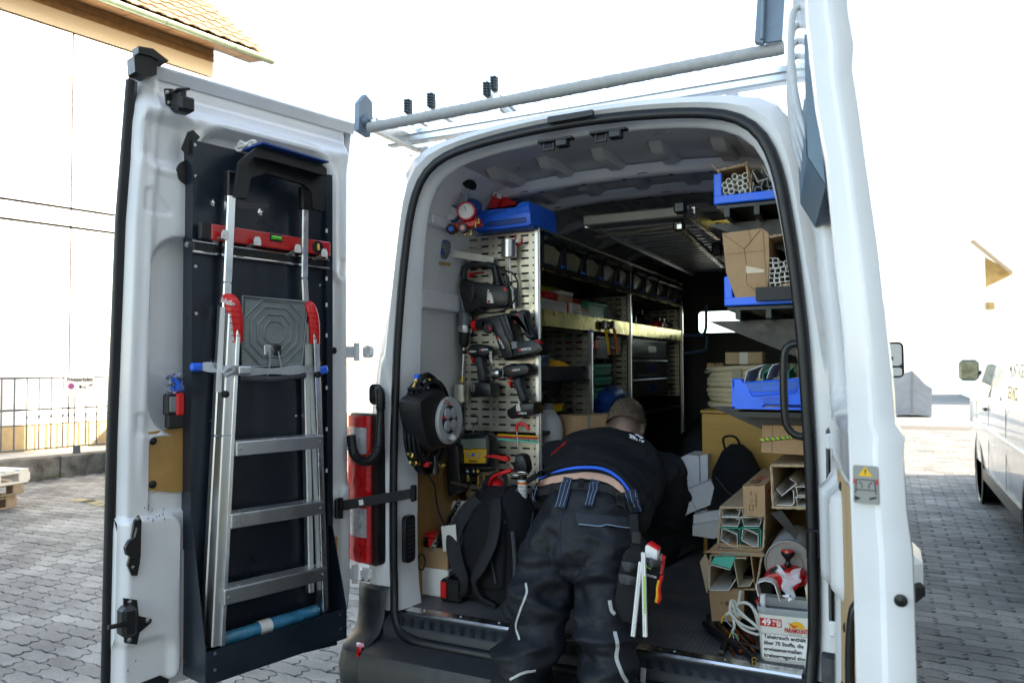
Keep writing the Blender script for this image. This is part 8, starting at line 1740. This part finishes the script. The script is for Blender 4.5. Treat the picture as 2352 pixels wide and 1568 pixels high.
# hair: skull cap with short spiky ends
hr_ = MB(M4.Translation(HED) @ hf_); rows = []
for i in range(26):
 th_ = pi * .52 * i / 25; row = []
 for k in range(40):
  a = 2 * pi * k / 40; front = .5 + .5 * sin(a); th2 = th_ * (1 - .38 * front ** 2); z = .12 * cos(th2); q = sin(th2)
  jit = 1.035 + .012 * noise.noise(V((a * 6,th_ * 14,1)))
  row.append(V((.086 * q * cos(a) * jit,-.004 + .109 * q * sin(a) * jit,z * 1.05 * jit - .001)))
 rows.append(row)
hair = hr_.grid(rows,closed=True).build('hair','hair_brown',man,sm=70)
mat('hair_light',(.2,.15,.1),.7,nz=.3,nsc=90)
for mt_,n_t in (('hair_brown',3600),('hair_light',2600)):
 hs = MB(M4.Translation(HED) @ hf_)
 for k in range(n_t):
  th_ = random.random() ** .75 * pi * .68; a = random.uniform(0,2 * pi); front = .5 + .5 * sin(a); th2 = th_ * (1 - .38 * front ** 2); q = sin(th2); n_ = V((q * cos(a),q * sin(a),cos(th2))); f_ = 1 - .035 * smooth(pi * .48,pi * .6,th_); p = V((.088 * n_.x * f_,-.004 + .1115 * n_.y * f_,.129 * n_.z * f_)); t = n_.orthogonal().normalized() * .0011; L_ = lerp(.018,.0035,th_ / (pi * .68)); hs.add([p - t,p + t,p + n_ * L_ + V((random.uniform(-.006,.006),random.uniform(-.006,.006),.002)) * (1.2 - th_ / 2.2)],[[0,1,2]])
 hs.build('hair_tip',mt_,hair,sm=0,kind='stuff')
# sweatshirt
def sfold(p,n_):
 t = (p.y + .1) / .6; d = .024 * ridge(p,2.6,8,6) * smooth(-.2,.1,ridge(p,2.0,6,5,3)) - .008; d += .006 * ridge(p,7,20,14,5)
 return d + .004 * noise.noise(p * 14)
HEM = P(1340,1078,Y=-.08)
sw_b = [blob([(V((.035,-.035,1.005)),.212,.135),(V((.03,.03,1.03)),.215,.145),(V((-.0,.16,1.075)),.238,.165),(V((-.035,.32,1.12)),.25,.16),(V((-.04,.43,1.13)),.205,.125),(NCK + V((.0,-.02,-.005)),.10,.08),(NCK + V((.003,.025,.02)),.076,.07)],28),
  blob([(lerp(RS,V((-.03,.36,1.1)),.4),.10,.10),(RS + V((.02,.0,.0)),.098,.105),(lerp(RS,RE,.3) + V((.03,0,0)),.086,.09),(lerp(RS,RE,.7) + V((.015,0,0)),.078,.08),(RE + V((0,.0,-.012)),.074,.068),(lerp(RE,RH,.35),.056,.056),(lerp(RE,RH,.85),.044,.042)],20,(0,1,0)),
  blob([(lerp(LS,V((-.03,.36,1.1)),.4),.10,.1),(LS,.098,.1),(lerp(LS,LE,.4),.082,.08),(LE,.07,.066),(lerp(LE,LHd,.5),.055,.052),(lerp(LE,LHd,.9),.042,.04)],20,(0,1,0))]
shirt = fuse(sw_b,'sweatshirt','sweat_black',man,.0095,8,sfold)
# trousers
def tfold(p,n_):
 k = smooth(1.0,.6,p.z); return (.034 * ridge(p,4,4,9,2) * smooth(0,.5,ridge(p,3,4,6,9)) - .006) * (.45 + k) + .009 * ridge(p,11,11,20,4)
wd = V((0,.42,.9)).normalized()
tr_b = [blob([(V((.03,-.075,.80)),.15,.10),(V((.03,-.075,.86)),.185,.13),(PEL + V((0,-.005,.0)),.192,.14),(PEL + V((.0,.03,.06)),.185,.136),(WST + V((0,.012,.015)),.172,.126)],28),
  blob([(PEL + V((-.09,.0,.01)),.11,.12),(lk1 + V((-.0,.02,.02)),.1,.112),(lerp(lk1,lk2,.5),.09,.1),(lk2,.088,.09),(lerp(lk2,lk3,.5),.086,.09),(lk3,.084,.09),(lerp(lk3,lft_,.6),.088,.098),(lft_,.085,.095)],22),
  blob([(PEL + V((.1,.0,.01)),.105,.12),(rk1,.094,.106),(lerp(rk1,rk2,.5),.08,.094),(rk2,.077,.085),(lerp(rk2,rk3,.5),.076,.086),(rk3,.076,.086),(lerp(rk3,rft_,.6),.084,.094),(rft_,.082,.092)],22),
  blob([(lk1 + V((-.085,.02,-.04)),.02,.05),(lk1 + V((-.095,.02,-.12)),.028,.08),(lk2 + V((-.085,.03,-.02)),.026,.08),(lk2 + V((-.07,.03,-.08)),.02,.05)],14)]
trs = fuse(tr_b,'trousers','trouser_black',man,.0095,7,tfold)
TB,SB,BB = bvh(trs),bvh(shirt),bvh(body)
def hit(u,v,trees=(TB,),lift=.003):
 best = None; d = ray(u,v).normalized()
 for t in trees:
  h = t.ray_cast(CAM,d)
  if h[0] is not None and (best is None or h[3] < best[2]): best = (h[0],h[1],h[3])
 if best is None: return P(u,v,Y=-.1),V((0,-1,0))
 return best[0] + best[1] * lift,best[1]
def ribbon(pts,w_,m,name,parent,trees=(TB,),th=.0025,lift=.002,n=6,steps=6):
 """strip that lies on the cloth along a pixel path"""
 px = [(p.x,p.y) for p in arc([V((a,b,0)) for a,b in pts],steps)]; R = []; last = None
 H = [hit(u,v,trees,lift) for u,v in px]
 for i,(p,n_) in enumerate(H):
  a = H[max(0,i - 1)][0]; c = H[min(len(H) - 1,i + 1)][0]; t = (c - a).normalized(); s_ = t.cross(n_).normalized(); R.append([p - s_ * w_ / 2,p + n_ * th - s_ * w_ * .42,p + n_ * th + s_ * w_ * .42,p + s_ * w_ / 2])
 return MB().grid(R).build(name,m,parent,sm=50)
# shoes
for k,f in enumerate((lft_,rft_)):
 sh_ = blob([(V((f.x,f.y - .1,.05)),.035,.03),(V((f.x,f.y - .05,.06)),.045,.055),(V((f.x,f.y + .04,.06)),.05,.055),(V((f.x,f.y + .13,.045)),.052,.042),(V((f.x,f.y + .19,.035)),.035,.025)],16).build('shoe','black_plastic',man,sm=60)
 MB().prism([(f.x - .05,f.y - .1),(f.x + .05,f.y - .1),(f.x + .056,f.y + .12),(f.x + .03,f.y + .2),(f.x - .03,f.y + .2),(f.x - .056,f.y + .12)],.022,h0=.0).build('sole','rubber',sh_)
# bare lower back, blue undershirt edge, shirt hem
hemp = [(1212,1118),(1240,1102),(1290,1085),(1340,1078),(1385,1082),(1420,1102),(1448,1135),(1468,1175)]
ALL = (TB,SB)
def wrap(pts,r,m,name,trees=ALL,lift=.0,flat=.5):
 H = [hit(p.x,p.y,trees,lift) for p in arc([V((a,b,0)) for a,b in pts],6)]; return MB().tube([h[0] for h in H],r,8,flat=flat,up=tuple(H[0][1])).build(name,m,man,sm=60)
sk = [[(1232,1122),(1270,1110),(1330,1100),(1390,1108),(1425,1128),(1440,1150)],[(1230,1110),(1270,1096),(1340,1087),(1390,1092),(1425,1114),(1446,1140)]]
R = [[hit(p.x,p.y,ALL,.006)[0] for p in arc([V((a,b_,0)) for a,b_ in s_],6)] for s_ in sk]
midr = [lerp(a,c,.5) + V((0,-.004,.004)) for a,c in zip(*R)]
MB().grid([R[0],midr,R[1]]).build('bare_back','skin',man,sm=70)
bl_ = [hit(u,v - 3,ALL,.004)[0] for u,v in hemp[1:]]; up_b = arc(bl_,6)
MB().tube(up_b,[.004 + .008 * sin(pi * min(1,(i + 3) / len(up_b))) for i in range(len(up_b))],8,flat=.55,up=(0,-.3,1)).build('blue_undershirt',mat('shirt_blue',(.01,.13,.7),.8),man,sm=60)
wrap([(u - 2,v - 13) for u,v in hemp],.011,'sweat_black','shirt_hem',ALL,.004,.7)
# belt, loops, pocket
bpx = [(1226,1135),(1260,1124),(1310,1117),(1360,1118),(1405,1128),(1438,1150),(1452,1172)]
ribbon(bpx,.036,mat('belt_black',(.012,.012,.013),.7,nz=.2,nsc=60),'belt',man,ALL,.004,.004)
for k,((a,b_),w_) in enumerate(((((1238,1112),(1228,1150)),.02),(((1308,1098),(1288,1168)),.042),(((1368,1104),(1352,1165)),.034),(((1445,1128),(1462,1170)),.05))):
 lo = ribbon([a,((a[0] + b_[0]) / 2,(a[1] + b_[1]) / 2),b_],w_,'navy_web','belt_loop',man,ALL,.004,.009)
 for dx in (-.36,0,.36):
  e = w_ * dx * 560; ribbon([(a[0] + e,a[1] + 2),((a[0] + b_[0]) / 2 + e,(a[1] + b_[1]) / 2),(b_[0] + e,b_[1] - 2)],.0016,'stitch','stitching',lo,ALL,.001,.0142)
ribbon([(1337,1100),(1334,1122)],.02,'black_fabric','belt_keeper',man,ALL,.004,.009)
ribbon([(1425,1128),(1422,1165)],.034,'black_plastic','phone_pouch',man,ALL,.012,.008)
fp = [(1322,1178),(1350,1180),(1400,1184),(1445,1188)]; H0 = [hit(u,v,(TB,),.006) for u,v in fp]; H1 = [hit(u + 6,v + 26,(TB,),.009) for u,v in fp]
MB().grid([[h[0] for h in H0],[lerp(a[0],c[0],.5) + a[1] * .006 for a,c in zip(H0,H1)],[h[0] for h in H1]],thick=tuple(H0[0][1] * -.004)).build('pocket_flap',mat('flap_cloth',(.014,.018,.028),.7,nz=.2,nsc=30),man,sm=60)
ribbon([(1330,1204),(1375,1207),(1420,1210),(1448,1212)],.003,'stitch','pocket_seam',man,(TB,),.001,.011)
ribbon([(1290,1175),(1285,1230),(1288,1290)],.004,'navy_web','rear_seam',man,(TB,),.001,.001); ribbon([(1225,1175),(1218,1215),(1210,1262)],.004,'navy_web','side_seam',man,(TB,),.001,.001)
# reflective piping
for pts_ in (((1208,1340),(1210,1362),(1196,1400),(1186,1435),(1194,1470)),((1172,1560),(1200,1545),(1230,1538)),((1400,1378),(1404,1400),(1412,1410)),((1412,1450),(1418,1480),(1416,1510),(1428,1545),(1440,1566))): ribbon(pts_,.0085 if pts_[0][0] < 1300 else .013,'reflective','reflective_stripe',man,(TB,),.002,.002)
ribbon([(1478,1532),(1476,1566)],.02,'reflective','reflective_stripe',man,(TB,),.002,.002)
# prints on the sweatshirt
for (u,v,s_,m,sz,sl) in ((1285,1030,'MEISTER','print_red',.026,.55),(1462,1010,'KÄLTE','print_white',.022,-.35)):
 p,n_ = hit(u,v,(SB,),.002); ax_ = V((1,0,sl)); ax_ = (ax_ - n_ * ax_.dot(n_)).normalized(); F = frame(p + n_ * .001,ax_,y=n_.cross(ax_)); text('print',s_,sz,F,m,shirt,ext=.001)
for k in range(6): p,n_ = hit(1448 + k * 5,999 + (k % 3) * 3,(SB,),.0015); MB().lathe([(.006 + .003 * (k % 2),0),(.004,.001),(0,.001)],frame(p,n_.orthogonal(),z=n_),7).build('logo_patch','print_white',shirt)
# holster with tools on the thigh
hol = thing('tool_holster','black fabric tool holster strapped to the thigh of the bending man','holster',P(1465,1350,Y=-.25)); YHo = hit(1430,1350,(TB,))[0].y - .02; YHo = min(YHo,-.12)
slab([(1428,1278),(1440,1262),(1470,1262),(1512,1285),(1518,1310),(1505,1350),(1490,1410),(1470,1432),(1430,1430),(1408,1420),(1412,1360),(1420,1310)],YHo - .02,.05,4,sm=2).build('panel','black_fabric',hol,sm=60)
for (a,b_) in (((1432,1300),(1462,1302)),((1424,1328),(1468,1336)),((1484,1290),(1514,1296))): MB().tube(arc([P(*a,Y=YHo - .02),P((a[0] + b_[0]) / 2,(a[1] + b_[1]) / 2,Y=YHo - .055),P(*b_,Y=YHo - .02)],6),.017,8,flat=.25,up=(0,0,1) if 0 else (0,-1,0)).build('tool_loop','grey_fabric',hol,sm=60)
MB().bar(P(1455,1180,Y=YHo + .03),P(1462,1270,Y=YHo - .01),.006,.03,up=(1,0,0),b=.002).build('hanger_strap','black_fabric',hol); MB().box(P(1462,1235,Y=YHo - .01),(.035,.015,.04),b=.004).build('buckle','black_plastic',hol)
slab([(1345,1432),(1352,1414),(1410,1398),(1436,1382),(1440,1402),(1412,1418),(1362,1438)],YHo - .015,.008,1.5,sm=1).build('thigh_strap','grey_fabric',hol,sm=50); slab([(1328,1416),(1350,1412),(1362,1438),(1342,1444)],YHo - .025,.016,2).build('strap_buckle','black_plastic',hol)
text('lettering','HOLSTER',.01,frame(P(1494,1322,Y=YHo - .0225),(1,0,-.15),y=(.15,0,1)),'print_white',hol)
for k,((a,b_),lb) in enumerate(((((1472,1290),(1454,1460)),'white folding rule in the holster, the left one of two'),(((1478,1268),(1482,1461)),'white folding rule with green scale in the holster, the right one of two'))):
 p,q = P(*a,Y=YHo - .055),P(*b_,Y=YHo - .06); t = thing('folding_rule',lb,'ruler',q,'folding rules in the holster'); d = (q - p).normalized(); s_ = V((d.z,0,-d.x)).normalized()
 for j in range(2): MB().bar(p + s_ * (.007 * (j - .5)) * -1,q + s_ * (.007 * (j - .5)) * -1,.012,.0062,up=tuple(s_),b=.001).build('blade','white',t)
 tk = MB()
 for j in range(60): c = lerp(p,q,.12 + .85 * j / 60) + V((0,-.0066,0)) + s_ * .0035 * (1 if k else -1); tk.box(c,(.003 if j % 5 else .005,.0004,.0007))
 tk.build('scale_mark','print_grey',t,kind='stuff')
 if k: MB().bar(lerp(p,q,.28) + V((0,-.0065,0)) - s_ * .003,lerp(p,q,.72) + V((0,-.0065,0)) - s_ * .003,.0006,.004,up=tuple(s_)).build('green_scale',mat('lime',(.25,.6,.05),.5),t)
bxp = thing('marker_box','small white and red box with green vial sticking out of the holster','box',P(1490,1270,Y=YHo - .02)); slab([(1481,1254),(1490,1250),(1511,1262),(1508,1292),(1480,1287)],YHo - .03,.03,1.5).build('case','white',bxp); slab([(1485,1248),(1492,1246),(1513,1260),(1511,1265),(1490,1252)],YHo - .033,.03,.6).build('red_top','red_plastic',bxp); slab([(1480,1287),(1495,1290),(1494,1308),(1480,1300)],YHo - .028,.02,1).build('vial','lime',bxp)
pcl = thing('cutter_knife','red and grey cutter knife in the holster beside the marker box','knife',P(1515,1290,Y=YHo)); slab([(1508,1278),(1516,1273),(1524,1280),(1518,1318),(1502,1315)],YHo - .015,.02,2,sm=1).build('grip','mid_grey',pcl,sm=50); slab([(1519,1276),(1526,1280),(1520,1318),(1516,1316)],YHo - .017,.02,1).build('red_edge','red_plastic',pcl)
ply = thing('pliers','pliers with red and yellow insulated handle hanging from the holster','pliers',P(1514,1350,Y=YHo)); MB().tube(arc([P(u,v,Y=YHo - .02) for u,v in ((1521,1320),(1515,1338),(1513,1355),(1515,1372),(1511,1384))],6),[.008] * 4 + [.0085] * 17 + [.0075] * 4,8,flat=.8).build('handle','red_plastic',ply,sm=60); MB().tube(arc([P(u - 4,v,Y=YHo - .024) for u,v in ((1518,1332),(1514,1350),(1514,1366),(1511,1382))],6),.0055,8).build('handle_inlay','yellow_plastic',ply,sm=60)
# carton piece held in the hand
tag(slab([(1468,1165),(1486,1168),(1480,1240),(1464,1236)],.68,.02,1).build('cardboard_strip','cardboard',sm=0),'strip of cardboard held in the hand of the bending man','cardboard')
